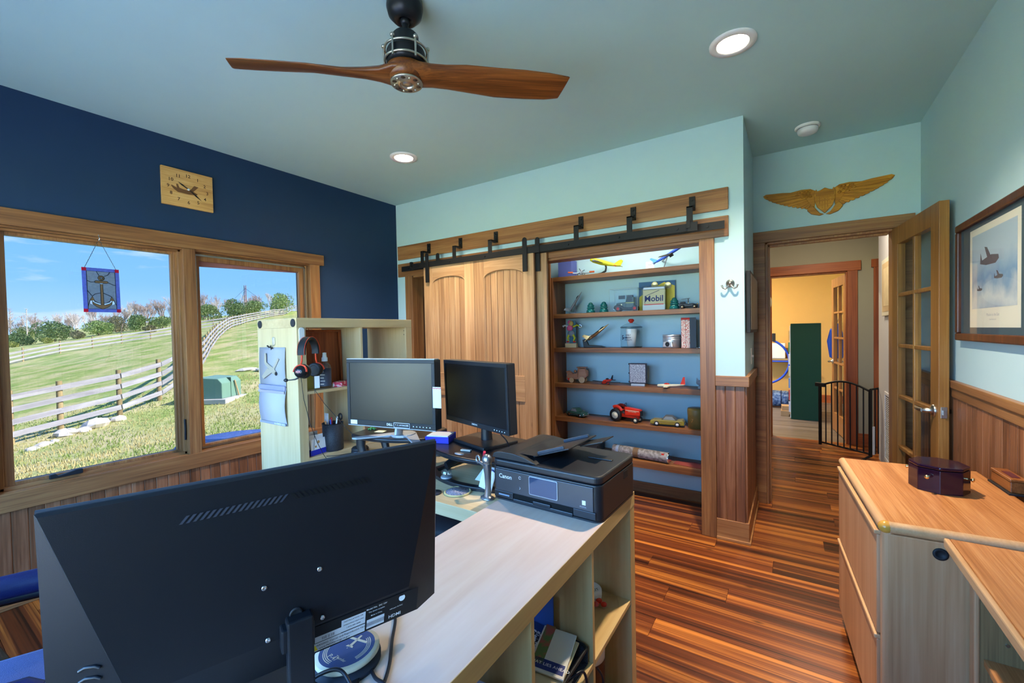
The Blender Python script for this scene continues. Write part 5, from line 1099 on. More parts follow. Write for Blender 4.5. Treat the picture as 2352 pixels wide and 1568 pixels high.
def plane_orange():
    t = T0('model_plane', 'silver model plane with orange wing tips on top shelf', 'model plane', -1.55, 3.50, SZ[0] + .032, -1.15, 'model planes on the shelves'); sv = mat('toy_silver', (.55, .57, .6), .3, .6)
    part(t, 'fuselage', sv, lambda b: b.rings(fuselage([(-.10, .003, .003, .008), (-.06, .010, .010, .004), (.0, .016, .016, 0), (.045, .018, .018, 0), (.06, .015, .015, 0)])))
    for s in (-1, 1):
        part(t, 'wing', sv, lambda b: wing(b, -.02, .035, -.005, .025, .075, .005, -.006, .06, s)); part(t, 'orange_wing_tip', org, lambda b: (wing(b, -.009, .027, -.003, .018, .045, .012, .0, .06, s), [b.v.__setitem__(i, (v[0], v[1] + .07 * s, v[2] + .004)) for i, v in enumerate(b.v)]))
        part(t, 'tailplane', sv, lambda b: wing(b, -.10, -.07, -.095, -.078, .035, .003, .006, 0, s)); part(t, 'wheel', blk, lambda b: b.cyl((.03, s * .03 - .003, -.022), (.03, s * .03 + .003, -.022), .009))
    part(t, 'tail_fin', org, lambda b: b.prism([(-.105, .008), (-.07, .010), (-.09, .042), (-.108, .042)], .003, FR((0, .0015, 0), (1, 0, 0), (0, 0, 1)))); part(t, 'canopy', blk, lambda b: b.ball((.005, 0, .014), (.025, .009, .010)))
    prop(t, .064, 0, 0, .034, 4, blk); part(t, 'nose', sv, lambda b: b.ball((.062, 0, 0), (.008, .006, .006)))
plane_orange()
def plane_yellow():
    t = T0('model_plane', 'olive yellow model plane diving on a curved black stand', 'model plane', -1.355, 3.52, SZ[0] + .0005, 0, 'model planes on the shelves'); M = TR(.01, 0, .10, 0, 0, .33)  # nose up left
    def P(n, m, fn): return part(t, n, m, fn, 0, M)
    P('fuselage', yel, lambda b: b.rings(fuselage([(-.13, .010, .011, 0), (-.10, .019, .021, 0), (-.03, .021, .024, 0), (.05, .016, .018, .002), (.12, .008, .009, .006), (.15, .003, .004, .008)])))
    for s in (-1, 1):
        P('wing', mat('toy_olive', (.20, .20, .10), .5), lambda b: wing(b, -.07, .0, -.05, -.02, .10, .006, -.006, .05, s)); P('tailplane', yel, lambda b: wing(b, .11, .15, .125, .15, .05, .004, .008, 0, s))
        P('engine', gry, lambda b: b.cyl((-.085, s * .05, -.004), (-.03, s * .05, -.002), .011, .007, 10))
    P('tail_fin', yel, lambda b: b.prism([(.085, .01), (.15, .012), (.158, .055), (.14, .062), (.12, .05)], .004, FR((0, .002, 0), (1, 0, 0), (0, 0, 1))))
    for k in range(3): P('red_stripe', mat('stripe_red', (.7, .08, .06), .5), lambda b: b.lathe([(.0115 - k * .0006, 0), (.011 - k * .0006, .006)], 14, FR((.085 + .011 * k, 0, .004), (0, 1, 0), (0, 0, 1)), False))
    part(t, 'stand', blk, lambda b: b.tube([(.02, 0, .09), (.028, 0, .06), (.022, 0, .03), (-.015, 0, .012), (-.05, 0, .010)], [.005, .005, .006, .006, .004], 8, flat=1.6))
plane_yellow()
def plane_blue():
    t = T0('model_plane', 'blue model airliner climbing on a thin rod stand', 'model plane', -.845, 3.54, SZ[0] + .0005, .12, 'model planes on the shelves'); bl = mat('toy_blue', (.03, .10, .60), .25, spec=.3); lb = mat('toy_lightblue', (.12, .38, .75), .3); M = TR(.03, 0, .115, 0, 0, -.52)
    def P(n, m, fn): return part(t, n, m, fn, 0, M)
    P('fuselage', bl, lambda b: b.rings(fuselage([(-.135, .002, .002, .004), (-.10, .008, .008, .002), (-.04, .012, .012, 0), (.10, .012, .012, 0), (.125, .008, .008, -.001), (.135, .002, .002, -.002)])))
    for s in (-1, 1):
        P('wing', gry, lambda b: wing(b, -.01, .035, -.075, -.06, .11, .004, -.005, .08, s)); P('tailplane', lb, lambda b: wing(b, -.125, -.10, -.14, -.128, .04, .003, .004, 0, s)); P('engine', blk, lambda b: b.cyl((-.005, s * .035, -.014), (.028, s * .035, -.013), .008, .009, 12))
    P('tail_fin', lb, lambda b: b.prism([(-.128, .006), (-.09, .008), (-.125, .052), (-.14, .052)], .003, FR((0, .0015, 0), (1, 0, 0), (0, 0, 1))))
    part(t, 'rod', gry, lambda b: b.cyl((-.01, 0, .008), (.022, 0, .105), .004)); part(t, 'base', gry, lambda b: b.prism([(-.075, -.03), (.02, -.03), (.035, 0), (.02, .03), (-.075, .03)], .010), .003)
plane_blue()
slab('paper_slip', 'cream card lying by the blue airliner stand', 'card', -.80, 3.45, SZ[0] + .0005, .09, .05, .003, .1, crm)
# --- shelf 2
def jet(name, label, x, y, z, rz, M, m, group, sc=1.0, gold=None):
    t = T0(name, label, 'model plane', x, y, z, rz, group); Q = M @ Matrix.Scale(sc, 4)
    def P(n, mm, fn): return part(t, n, mm, fn, 0, Q)
    P('fuselage', m, lambda b: b.rings(fuselage([(-.09, .009, .009, 0), (-.06, .012, .011, 0), (0, .012, .012, 0), (.06, .008, .008, 0), (.11, .001, .001, 0)])))
    for s in (-1, 1): P('wing', m, lambda b: wing(b, -.055, .025, -.06, -.035, .075, .003, 0, 0, s)); P('tailplane', m, lambda b: wing(b, -.10, -.065, -.11, -.09, .04, .002, 0, 0, s)); P('tail_fin', m, lambda b: b.prism([(-.10, .006), (-.06, .008), (-.095, .05), (-.115, .05)], .002, FR((0, .009 * s + .001, 0), (1, 0, 0), (0, 0, 1))))
    P('canopy', blk, lambda b: b.ball((.045, 0, .008), (.02, .006, .006)))
    return t
t = jet('model_jet', 'grey pewter jet model standing on its tail at shelf left', -1.615, 3.51, SZ[1] + .0005, .5, TR(.0, 0, .105, 0, 0, -1.0), gry, 'model planes on the shelves', 1.0); part(t, 'base', gry, lambda b: b.prism(rrect(.11, .07, .02), .008), .002); part(t, 'rod', gry, lambda b: b.cyl((0, 0, .006), (0, 0, .10), .004))
M_insul = mat('teal_glass', (.01, .16, .14), .08, var=.1, spec=.6)
for i, (x, lb) in enumerate(((-1.465, 'left teal glass insulator on the second shelf'), (-1.345, 'middle teal glass insulator left of the truck case'), (-.767, 'right teal glass insulator beside the oil card'))):
    t = T0('glass_insulator', lb, 'insulator', x, 3.50, SZ[1] + .0005, 0, 'teal glass insulators'); part(t, 'skirt', M_insul, lambda b: b.lathe([(.034, 0), (.038, .004), (.036, .022), (.028, .034), (.024, .036)], 28)); part(t, 'middle_ring', M_insul, lambda b: b.lathe([(.024, .034), (.033, .040), (.033, .048), (.025, .054)], 28)); part(t, 'crown', M_insul, lambda b: b.lathe([(.025, .052), (.030, .060), (.028, .070), (.020, .076), (.019, .084), (.010, .092), (.001, .094)], 28))
def truck_case():
    t = T0('display_case', 'clear acrylic display case around the toy truck', 'display case', -1.16, 3.52, SZ[1] + .0005); g = glass('acrylic', (.95, .97, .96), .008); w, d, h = .235, .13, .19
    for n, vs in (('front_pane', [(-w / 2, -d / 2, 0), (w / 2, -d / 2, 0), (w / 2, -d / 2, h), (-w / 2, -d / 2, h)]), ('side_pane', [(-w / 2, -d / 2, 0), (-w / 2, d / 2, 0), (-w / 2, d / 2, h), (-w / 2, -d / 2, h)]), ('side_pane', [(w / 2, -d / 2, 0), (w / 2, d / 2, 0), (w / 2, d / 2, h), (w / 2, -d / 2, h)]), ('top_pane', [(-w / 2, -d / 2, h), (w / 2, -d / 2, h), (w / 2, d / 2, h), (-w / 2, d / 2, h)])):
        part(t, n, g, lambda b: b.add(vs, [(0, 1, 2, 3)]))
    edge = mat('acrylic_edge', (.55, .6, .55), .3)
    for x, y in ((-w / 2, -d / 2), (w / 2, -d / 2), (-w / 2, d / 2), (w / 2, d / 2)): part(t, 'corner_edge', edge, lambda b: b.cyl((x, y, 0), (x, y, h), .0012, n=5))
    part(t, 'top_edge', edge, lambda b: b.tube([(-w / 2, -d / 2, h), (w / 2, -d / 2, h), (w / 2, d / 2, h), (-w / 2, d / 2, h)], .0012, 5, True)); part(t, 'plaque', blk, lambda b: b.bb(-.055, .0, -.02, -.018, .105, .135))
truck_case()
def wheel(t, x, y, z, r, w, hub, tyre=None, n=18):
    M = FR((x, y, z), (1, 0, 0), (0, 0, 1)); o = part(t, 'tyre', tyre or blk, lambda b: b.lathe([(r * .55, -w / 2), (r * .9, -w / 2), (r, -w / 4), (r, w / 4), (r * .9, w / 2), (r * .55, w / 2)], n, None, False), 0, M)
    part(t, 'hub', hub, lambda b: b.lathe([(.001, w * .52), (r * .25, w * .55), (r * .3, w * .4), (r * .55, w * .42), (r * .58, w * .3), (r * .58, -w * .4), (.001, -w * .42)], n), 0, M)
def toy_truck():
    t = T0('toy_truck', 'dark green antique toy truck with red wheels inside clear case', 'toy truck', -1.15, 3.52, SZ[1] + .0015, .06)
    part(t, 'hood', grn, lambda b: b.prism([(-.085, .032), (.0, .032), (.0, .078), (-.078, .074), (-.085, .068)], .044, FR((0, .022, 0), (1, 0, 0), (0, 0, 1))), .004)
    part(t, 'cab', grn, lambda b: b.prism([(-.005, .028), (.065, .028), (.065, .118), (.005, .118), (-.005, .08)], .062, FR((0, .031, 0), (1, 0, 0), (0, 0, 1))), .004); part(t, 'cab_window', M_blackm, lambda b: b.bb(.008, .05, -.0318, -.031, .082, .11)); part(t, 'yellow_stripe', yel, lambda b: b.bb(-.004, .066, -.0325, -.0312, .069, .073))
    part(t, 'chassis', blk, lambda b: b.bb(-.09, .09, -.02, .02, .02, .032), .002); part(t, 'fender', blk, lambda b: b.tube([(-.098, -.03, .022), (-.09, -.03, .042), (-.07, -.03, .05), (-.045, -.03, .044), (-.02, -.03, .024), (.05, -.03, .020)], .007, 8, flat=1.6)); part(t, 'roof_sign', blk, lambda b: b.bb(.0, .05, -.02, .02, .120, .135)); part(t, 'bumper', M_chrome, lambda b: b.bb(-.105, -.1, -.03, .03, .022, .03))
    for x in (-.068, .07):
        for y in (-.03, .03): wheel(t, x, y, .024, .024, .014, red)
    part(t, 'door_lettering', M_brass, lambda b: b.text('5', .018, FR((-.04, -.0226, .055), (1, 0, 0), (0, 0, 1))))
toy_truck()
def oil_card():
    t = T0('collector_card', 'blue and yellow oil brand card with coin medallions on second shelf', 'collectible', -.93, 3.60, SZ[1] + .0005, .05, None); M = Matrix.Rotation(-.08, 4, 'X')
    part(t, 'backing', mat('card_blue', (.05, .14, .28), .5), lambda b: b.bb(-.145, .145, 0, .003, 0, .245), 0, M); part(t, 'yellow_panel', mat('card_yellow', (.72, .55, .06), .5), lambda b: b.prism([(-.14, .0), (.142, 0), (.142, .20), (.06, .235), (-.05, .18), (-.14, .12)], .001, FR((0, -.001, 0), (1, 0, 0), (0, 0, 1))), 0, M)
    gd = mat('coin_gold', (.62, .5, .25), .35, .7)
    for x, z in ((-.085, .175), (-.015, .215), (.09, .205)): part(t, 'coin', gd, lambda b: b.lathe([(.001, .004), (.022, .004), (.025, .006), (.028, .004), (.028, 0)], 24, FR((x, -.002, z), (1, 0, 0), (0, 0, 1))), 0, M)
oil_card()
def oil_pack():
    t = T0('oil_pack', 'clear blister package lettered Mobil in front of the card', 'package', -.925, 3.505, SZ[1] + .003, .04, None); M = Matrix.Rotation(-.05, 4, 'X')
    part(t, 'carton', mat('pack_cream', (.66, .58, .38), .5), lambda b: b.bb(-.09, .085, 0, .03, .045, .165), .004, M); part(t, 'white_base', mat('pack_white', (.75, .75, .75), .5), lambda b: b.bb(-.09, .085, -.002, .03, 0, .045), .003, M); part(t, 'red_band', red, lambda b: b.bb(-.079, .074, -.0025, -.0015, .043, .05), 0, M); part(t, 'silver_top', mat('pack_silver', (.65, .66, .68), .3, .3), lambda b: b.bb(-.09, .085, .0, .03, .165, .19), .008, M)
    navy = mat('pack_navy', (.02, .03, .15), .5); part(t, 'lettering', navy, lambda b: b.text('Mobil', .066, FR((-.002, -.0008, .092), (1, 0, 0), (0, 0, 1)), bold=.02), 0, M)
    part(t, 'frame_line', navy, lambda b: b.tube([(-.072, -.001, .055), (-.072, -.001, .115), (.04, -.001, .158)], .002, 5), 0, M)
    part(t, 'blister', glass('acrylic', (.95, .97, .96), .008), lambda b: b.bb(-.10, .10, -.012, .032, .0, .20), .008, M)
oil_pack()
def jeep():
    t = T0('toy_car', 'black antique toy roadster with brass frame on second shelf', 'toy car', -.665, 3.50, SZ[1] + .0005, .1, 'toy cars')
    part(t, 'body', blk, lambda b: b.prism([(-.065, .016), (.065, .016), (.068, .034), (.03, .042), (.0, .036), (-.02, .044), (-.062, .044)], .045, FR((0, .0225, 0), (1, 0, 0), (0, 0, 1))), .003); part(t, 'seat', blk, lambda b: b.bb(-.055, -.02, -.018, .018, .044, .056), .003)
    part(t, 'windscreen_frame', M_brass, lambda b: b.tube([(.0, -.02, .042), (.0, -.02, .078), (.0, .02, .078), (.0, .02, .042)], .0015, 6)); part(t, 'roof_rack', gry, lambda b: b.tube([(-.05, -.02, .075), (.01, -.02, .082), (.01, .02, .082), (-.05, .02, .075)], .0013, 6, True)); part(t, 'lamp', M_brass, lambda b: b.ball((.066, -.016, .036), .007))
    for x in (-.042, .045):
        for y in (-.026, .026): wheel(t, x, y, .017, .017, .007, M_brass)
jeep()
# --- shelf 3
def wood_toy():
    t = T0('folk_figure', 'colourful painted jumping figure on a pale wood block', 'figurine', -1.655, 3.50, SZ[2] + .0005, .15); pk = mat('toy_pink', (.65, .10, .22), .5); og = mat('toy_ochre', (.6, .35, .08), .5); tl = mat('toy_teal', (.05, .14, .18), .5)
    part(t, 'block', mat('pale_wood', (.6, .44, .22), .6), lambda b: b.bb(-.052, .052, -.025, .025, 0, .038), .002); part(t, 'post', tl, lambda b: b.bb(-.02, .04, .008, .014, .038, .24), .002)
    part(t, 'head', og, lambda b: b.ball((.0, -.004, .215), (.022, .014, .025))); part(t, 'pink_hair', pk, lambda b: b.ball((-.012, -.002, .225), (.020, .013, .020))); part(t, 'torso', pk, lambda b: b.ball((-.012, -.004, .175), (.030, .016, .028))); part(t, 'trousers', gry, lambda b: b.ball((.0, -.004, .125), (.034, .016, .030)))
    for s, m in ((-1, mat('toy_white', (.7, .68, .6), .5)), (1, yel)): part(t, 'arm', m, lambda b: b.tube([(s * .02, -.006, .185), (s * .055, -.008, .20), (s * .075, -.008, .19)], [.008, .007, .009], 8)); part(t, 'leg', yel, lambda b: b.tube([(s * .018, -.006, .115), (s * .034, -.008, .085), (s * .022, -.008, .06)], [.011, .010, .007], 8)); part(t, 'shoe', red, lambda b: b.ball((s * .03, -.012, .052), (.014, .009, .007)))
    part(t, 'hoop', M_chrome, lambda b: b.tube([(.085 + .012 * math.cos(a), -.008, .19 + .012 * math.sin(a)) for a in [2 * PI * i / 14 for i in range(14)]], .003, 6, True))
wood_toy()
gold = mat('polished_gold', (.55, .33, .14), .2, .8)
t = jet('model_jet', 'bronze jet model climbing from a black curved stand', -1.43, 3.51, SZ[2] + .0005, .05, TR(.02, 0, .13, 0, 0, -.62), gold, 'model planes on the shelves', 1.15); part(t, 'stand', blk, lambda b: b.prism([(-.105, .0), (.07, .0), (.10, .004), (.05, .016), (-.06, .022), (-.085, .075), (-.115, .07)], .03, FR((0, .015, 0), (1, 0, 0), (0, 0, 1))), .003)
def jar():
    t = T0('candy_jar', 'round clear glass store jar with red lid knob', 'jar', -1.114, 3.51, SZ[2] + .0005); g = glass('jar_glass', (.93, .95, .95), .015)
    part(t, 'glass_body', g, lambda b: b.lathe([(.001, .002), (.080, .002), (.086, .010), (.086, .15), (.084, .165)], 40)); part(t, 'base_ring', glass('jar_base', (.6, .65, .65), .08), lambda b: b.lathe([(.001, 0), (.08, 0), (.086, .006), (.086, .010)], 40)); part(t, 'rim', glass('jar_base', (.6, .65, .65), .08), lambda b: b.lathe([(.084, .162), (.089, .166), (.089, .172), (.082, .176)], 40, None, False))
    part(t, 'glass_lid', g, lambda b: b.lathe([(.084, .174), (.070, .186), (.030, .204), (.015, .207)], 40)); part(t, 'red_knob', red, lambda b: b.lathe([(.014, .204), (.013, .210), (.024, .220), (.024, .230), (.016, .238), (.001, .240)], 24))
    part(t, 'paper_cup', M_white, lambda b: b.lathe([(.001, .012), (.032, .012), (.045, .155), (.043, .155)], 28))
    ink = mat('jar_ink', (.01, .015, .05), .5)
    for k, (tx, a, s, z) in enumerate((('5', -.25, .05, .085), ('cents', -.05, .022, .085), ('TRY', -.85, .016, .105), ('OUR', -.85, .016, .085), ('NUTS', -.85, .016, .066), ('ONLY', .35, .016, .105), ('FRESH', .35, .016, .085), ('PEANUTS', .35, .014, .066))):
        A = -PI / 2 - .33 + a; part(t, 'lettering', ink, lambda b: b.text(tx, s, FR((.0868 * math.cos(A), .0868 * math.sin(A), z), (-math.sin(A), math.cos(A), 0), (0, 0, 1)), bold=.02))
jar()
def piston():
    t = T0('engine_piston', 'polished metal engine piston on the third shelf', 'piston', -.793, 3.51, SZ[2] + .0005); m = mat('machined_alu', (.72, .73, .76), .3, .75)
    part(t, 'crown', m, lambda b: b.lathe([(.068, .058), (.068, .070), (.066, .071), (.066, .074), (.068, .075), (.068, .081), (.066, .082), (.066, .085), (.068, .086), (.068, .102), (.066, .104), (.001, .104)], 40)); part(t, 'skirt', m, lambda b: b.lathe([(.060, 0), (.066, .002), (.066, .058)], 40)); A = -PI / 2 - .25
    part(t, 'pin_boss', m, lambda b: b.prism([(-.04, .008), (.04, .008), (.035, .05), (-.035, .05)], .012, FR((.058 * math.cos(A), .058 * math.sin(A), 0), (-math.sin(A), math.cos(A), 0), (0, 0, 1))), .004); part(t, 'pin_hole', M_blackm, lambda b: b.lathe([(.001, .0128), (.018, .0128)], 24, FR((.058 * math.cos(A), .058 * math.sin(A), .03), (-math.sin(A), math.cos(A), 0), (0, 0, 1)), False))
piston()
def book_box():
    t = T0('boxed_book', 'tall red and cream box beside the engine piston', 'box', -.672, 3.49, SZ[2] + .0005, .22); part(t, 'carton', mat('box_dark', (.06, .07, .09), .5), lambda b: b.bb(-.045, .06, -.035, .035, 0, .233), .001); part(t, 'front_face', dots('red_script', (.70, .60, .52), (.55, .12, .10), 220, .5, .56, .6, (1, 1, .4)), lambda b: b.bb(-.044, .016, -.037, -.035, .002, .231)); part(t, 'spine_line', M_ink, lambda b: b.bb(-.015, -.013, -.0375, -.037, .004, .225)); part(t, 'top_band', red, lambda b: b.bb(-.044, .016, -.0376, -.037, .216, .231)); part(t, 'side_picture', dots('side_print', (.03, .04, .06), (.35, .38, .40), 30, .48, .56, .5), lambda b: b.bb(.0602, .061, -.033, .033, .01, .22))
book_box()
def keys():
    t = T0('key_ring', 'small ring of keys at the right end of third shelf', 'keys', -.60, 3.48, SZ[2] + .0005); part(t, 'ring', M_chrome, lambda b: b.tube([(.012 * math.cos(a), .012 * math.sin(a), .002) for a in [2 * PI * i / 14 for i in range(14)]], .0015, 6, True)); 
    for k in range(3): part(t, 'key', M_steel, lambda b: b.prism([(0, -.003), (.03, -.003), (.03, .003), (0, .003)], .002, TR(.01, 0, .001 + .002 * k, -.6 + .5 * k)))
keys()
# --- shelf 4
def wood_plane_toy():
    t = T0('wooden_toy', 'handmade wooden vehicle toy on disc wheels', 'wooden toy', -1.60, 3.50, SZ[3] + .0005, .1); w1 = wood('toy_wood', '#6d4632', '#8e6147', '#ab7f62', 'x', 3, 30, .5, .6)
    part(t, 'body', w1, lambda b: b.prism([(-.10, .03), (.06, .03), (.095, .06), (.095, .10), (.07, .125), (.01, .125), (.0, .085), (-.04, .075), (-.08, .105), (-.102, .10), (-.09, .07)], .05, FR((0, .025, 0), (1, 0, 0), (0, 0, 1))), .003); part(t, 'cage', w1, lambda b: b.tube([(.01, -.026, .05), (.015, -.026, .13), (.08, -.026, .13), (.09, -.026, .06)], .005, 6)); part(t, 'roof', w1, lambda b: b.bb(.0, .085, -.03, .03, .132, .140), .002); part(t, 'driver', w1, lambda b: b.ball((-.02, 0, .098), .015)); part(t, 'axle_block', red, lambda b: b.bb(-.085, -.05, -.026, .026, .02, .04), .002)
    for x, r in ((-.045, .022), (.05, .027)):
        for s in (-1, 1): part(t, 'wheel', mat('wheel_wood', (.42, .27, .15), .5), lambda b: b.cyl((x, s * .032 - .005, r), (x, s * .032 + .005, r), r, n=20))
wood_plane_toy()
def biplane():
    t = T0('model_plane', 'small black and red racing plane on the fourth shelf', 'model plane', -1.325, 3.50, SZ[3] + .018, -1.75, 'model planes on the shelves')
    part(t, 'fuselage', red, lambda b: b.rings(fuselage([(-.085, .002, .003, .012), (-.03, .011, .014, .008), (.02, .015, .018, .006), (.05, .016, .017, .004), (.06, .012, .012, .003)])))
    for s in (-1, 1): part(t, 'wing', blk, lambda b: wing(b, -.005, .04, .01, .03, .13, .004, .0, .04, s)); part(t, 'tailplane', blk, lambda b: wing(b, -.085, -.055, -.08, -.062, .035, .003, .012, 0, s)); part(t, 'wheel_spat', red, lambda b: b.ball((.028, s * .028, -.008), (.014, .005, .009)))
    part(t, 'tail_fin', blk, lambda b: b.prism([(-.09, .012), (-.055, .015), (-.085, .05), (-.095, .05)], .003, FR((0, .0015, 0), (1, 0, 0), (0, 0, 1)))); part(t, 'canopy', blk, lambda b: b.ball((.0, 0, .024), (.022, .009, .009))); prop(t, .064, 0, .003, .028, 2, blk)
biplane()
def radio():
    t = T0('pocket_radio', 'silver speckled upright metal box with dark trim', 'box', -1.05, 3.47, SZ[3] + .0005, .12); part(t, 'case', mat('dark_trim', (.03, .03, .05), .4), lambda b: b.bb(-.068, .068, -.022, .03, .022, .185), .006); part(t, 'grille', dots('grey_speckle', (.14, .15, .20), (.42, .44, .50), 160, .42, .6, .45), lambda b: b.bb(-.062, .062, -.026, -.022, .03, .178), .004); part(t, 'clear_foot', M_slv, lambda b: b.bb(-.055, .055, -.02, .02, 0, .022), .003)
    for z in (.18, .105, .035): part(t, 'stud', blk, lambda b: b.cyl((-.074, -.01, z), (-.066, -.01, z), .006, n=8))
radio()
def glider():
    t = T0('model_plane', 'cream balsa glider with red trim on the fourth shelf', 'model plane', -.80, 3.47, SZ[3] + .016, PI + .12, 'model planes on the shelves')
    part(t, 'fuselage', crm, lambda b: b.rings(fuselage([(-.105, .003, .003, .010), (-.04, .009, .009, .004), (.05, .012, .012, 0), (.09, .010, .010, -.001), (.095, .006, .006, -.001)])))
    for s in (-1, 1): part(t, 'wing', crm, lambda b: wing(b, .0, .045, .01, .04, .09, .004, -.006, .05, s)); part(t, 'tailplane', crm, lambda b: wing(b, -.105, -.075, -.10, -.085, .035, .003, .012, 0, s))
    part(t, 'tail_fin', red, lambda b: b.prism([(-.11, .012), (-.075, .014), (-.095, .07), (-.108, .07)], .003, FR((0, .0015, 0), (1, 0, 0), (0, 0, 1)))); part(t, 'cockpit', red, lambda b: b.ball((.025, 0, .012), (.022, .008, .009)))
glider()
def shuttle():
    t = T0('pewter_figure', 'grey cast metal model at the right end of fourth shelf', 'figurine', -.565, 3.50, SZ[3] + .0005); part(t, 'body', gry, lambda b: b.ball((0, 0, .045), (.05, .02, .025))); part(t, 'fin', gry, lambda b: b.prism([(-.05, .045), (-.02, .05), (-.045, .085)], .004, FR((0, .002, 0), (1, 0, 0), (0, 0, 1)))); part(t, 'base', gry, lambda b: b.bb(-.035, .035, -.018, .018, 0, .022), .003)
shuttle()
# --- shelf 5
def car(name, label, x, y, z, rz, m, roofm, L, W, H, fins=False, rnd=False):
    t = T0(name, label, 'toy car', x, y, z, rz, 'toy cars'); r = H * .25; h1 = H * .62
    side = [(-L / 2, r * .7), (L / 2, r * .7), (L / 2 + .002, h1 * .75), (L * .42, h1 * .95), (L * .16, h1), (-L * .30, h1), (-L * .46, h1 * (1.12 if fins else .85)), (-L / 2, h1 * .7)]
    part(t, 'body', m, lambda b: b.prism(side, W, FR((0, W / 2, 0), (1, 0, 0), (0, 0, 1))), .012 if rnd else .006, seg=3)
    rf = [(-L * .30, h1 * .98), (L * .18, h1 * .98), (L * .06, H), (-L * .16, H)]; part(t, 'roof', roofm, lambda b: b.prism(rf, W * .8, FR((0, W * .4, 0), (1, 0, 0), (0, 0, 1))), .006, seg=3)
    part(t, 'windows', mat('toy_glass', (.25, .30, .33), .1), lambda b: b.prism([(-L * .24, h1 * 1.02), (L * .12, h1 * 1.02), (L * .045, H * .95), (-L * .15, H * .95)], W * .815, FR((0, W * .4075, 0), (1, 0, 0), (0, 0, 1))))
    for s in (-1, 1): part(t, 'bumper', M_chrome, lambda b: b.bb(s * L / 2 - .003, s * L / 2 + .004, -W * .45, W * .45, r * .75, r * 1.2), .002); part(t, 'chrome_strip', M_chrome, lambda b: b.bb(-L * .42, L * .40, s * W / 2 - .0005, s * W / 2 + .0008, h1 * .58, h1 * .64)); part(t, 'headlight', M_chrome, lambda b: b.ball((L / 2 - .002, s * W * .34, h1 * .68), .007))
    for xx in (-L * .30, L * .31):
        for s in (-1, 1): wheel(t, xx, s * (W / 2 - .004), r, r, .010, M_white if not rnd else M_chrome)
    return t
car('toy_car', 'dark green rounded toy coupe on the fifth shelf', -1.605, 3.49, SZ[4] + .0005, -.28, mat('coupe_green', (.03, .09, .075), .25, spec=.3), mat('coupe_green', (.03, .09, .075), .25), .20, .085, .075, False, True)
car('toy_car', 'gold and white fifties toy coupe on the fifth shelf', -.822, 3.47, SZ[4] + .0005, PI + .12, mat('coupe_gold', (.24, .19, .03), .25, spec=.3), mat('coupe_roof', (.09, .09, .08), .3), .25, .09, .082, True)
def tractor():
    t = T0('toy_tractor', 'red toy farm tractor with big rear wheels', 'toy tractor', -1.14, 3.48, SZ[4] + .0005, -.2)
    part(t, 'hood', red, lambda b: b.prism([(-.02, .055), (.115, .06), (.118, .085), (.112, .11), (-.02, .122)], .05, FR((0, .025, 0), (1, 0, 0), (0, 0, 1))), .005); part(t, 'chassis', red, lambda b: b.bb(-.09, .10, -.015, .015, .035, .06), .003); part(t, 'seat', red, lambda b: b.prism([(-.085, .09), (-.04, .09), (-.045, .10), (-.075, .10), (-.085, .135), (-.095, .135)], .045, FR((0, .0225, 0), (1, 0, 0), (0, 0, 1))), .003)
    part(t, 'grille', blk, lambda b: b.bb(.118, .121, -.02, .02, .06, .10)); part(t, 'steering_wheel', blk, lambda b: b.tube([(-.025 + .006 * math.sin(a), .016 * math.cos(a), .138 + .014 * math.sin(a)) for a in [2 * PI * i / 14 for i in range(14)]], .002, 6, True)); part(t, 'stripe', crm, lambda b: b.bb(-.01, .11, -.0262, -.0252, .095, .099)); part(t, 'lettering', crm, lambda b: b.text('ALLIS-CHALMERS', .010, FR((.05, -.0262, .088), (1, 0, 0), (0, 0, 1))))
    for s in (-1, 1): part(t, 'fender', red, lambda b: b.tube([(-.085 + .055 * math.cos(a), s * .042, .062 + .060 * math.sin(a)) for a in [.5 + 1.6 * i / 8 for i in range(9)]], .008, 6, flat=2.0)); wheel(t, -.085, s * .055, .054, .054, .030, crm); wheel(t, .085, s * .036, .024, .024, .016, crm)
tractor()
def round_box():
    t = T0('round_box', 'olive brown round lidded box at the right shelf end', 'box', -.615, 3.50, SZ[4] + .0005); m = mat('olive_tin', (.20, .13, .035), .4); part(t, 'body', m, lambda b: b.lathe([(.001, 0), (.062, 0), (.063, .11)], 32)); part(t, 'lid', m, lambda b: b.lathe([(.065, .100), (.066, .135), (.062, .150), (.001, .152)], 32)); part(t, 'label', M_brass, lambda b: b.text('7', .04, FR((-.02, -.0615, .06), (1, -.3, 0), (0, 0, 1))))
round_box()
# --- shelf 6
def map_tube():
    t = T0('map_tube', 'long mottled cardboard mailing tube lying on bottom shelf', 'tube', -1.04, 3.47, SZ[5] + .0432, -.12)
    part(t, 'tube', dots('mottled_paper', (.15, .14, .15), (.32, .31, .34), 45, .4, .6, .7), lambda b: b.cyl((-.235, 0, 0), (.235, 0, 0), .040, n=28)); part(t, 'brown_band', mat('kraft_band', (.16, .10, .06), .7), lambda b: b.lathe([(.0405, -.022), (.0405, .022)], 28, FR((-.03, 0, 0), (0, 1, 0), (0, 0, 1)), False)); part(t, 'end_cap', M_chrome, lambda b: b.cyl((.232, 0, 0), (.240, 0, 0), .042, n=28)); part(t, 'red_label', red, lambda b: b.bb(.185, .205, -.032, -.022, .022, .034)); part(t, 'blue_ring', mat('pale_blue_ring', (.35, .45, .65), .6), lambda b: b.lathe([(.0406, -.012), (.0406, .012)], 28, FR((-.19, 0, 0), (0, 1, 0), (0, 0, 1)), False))
map_tube()
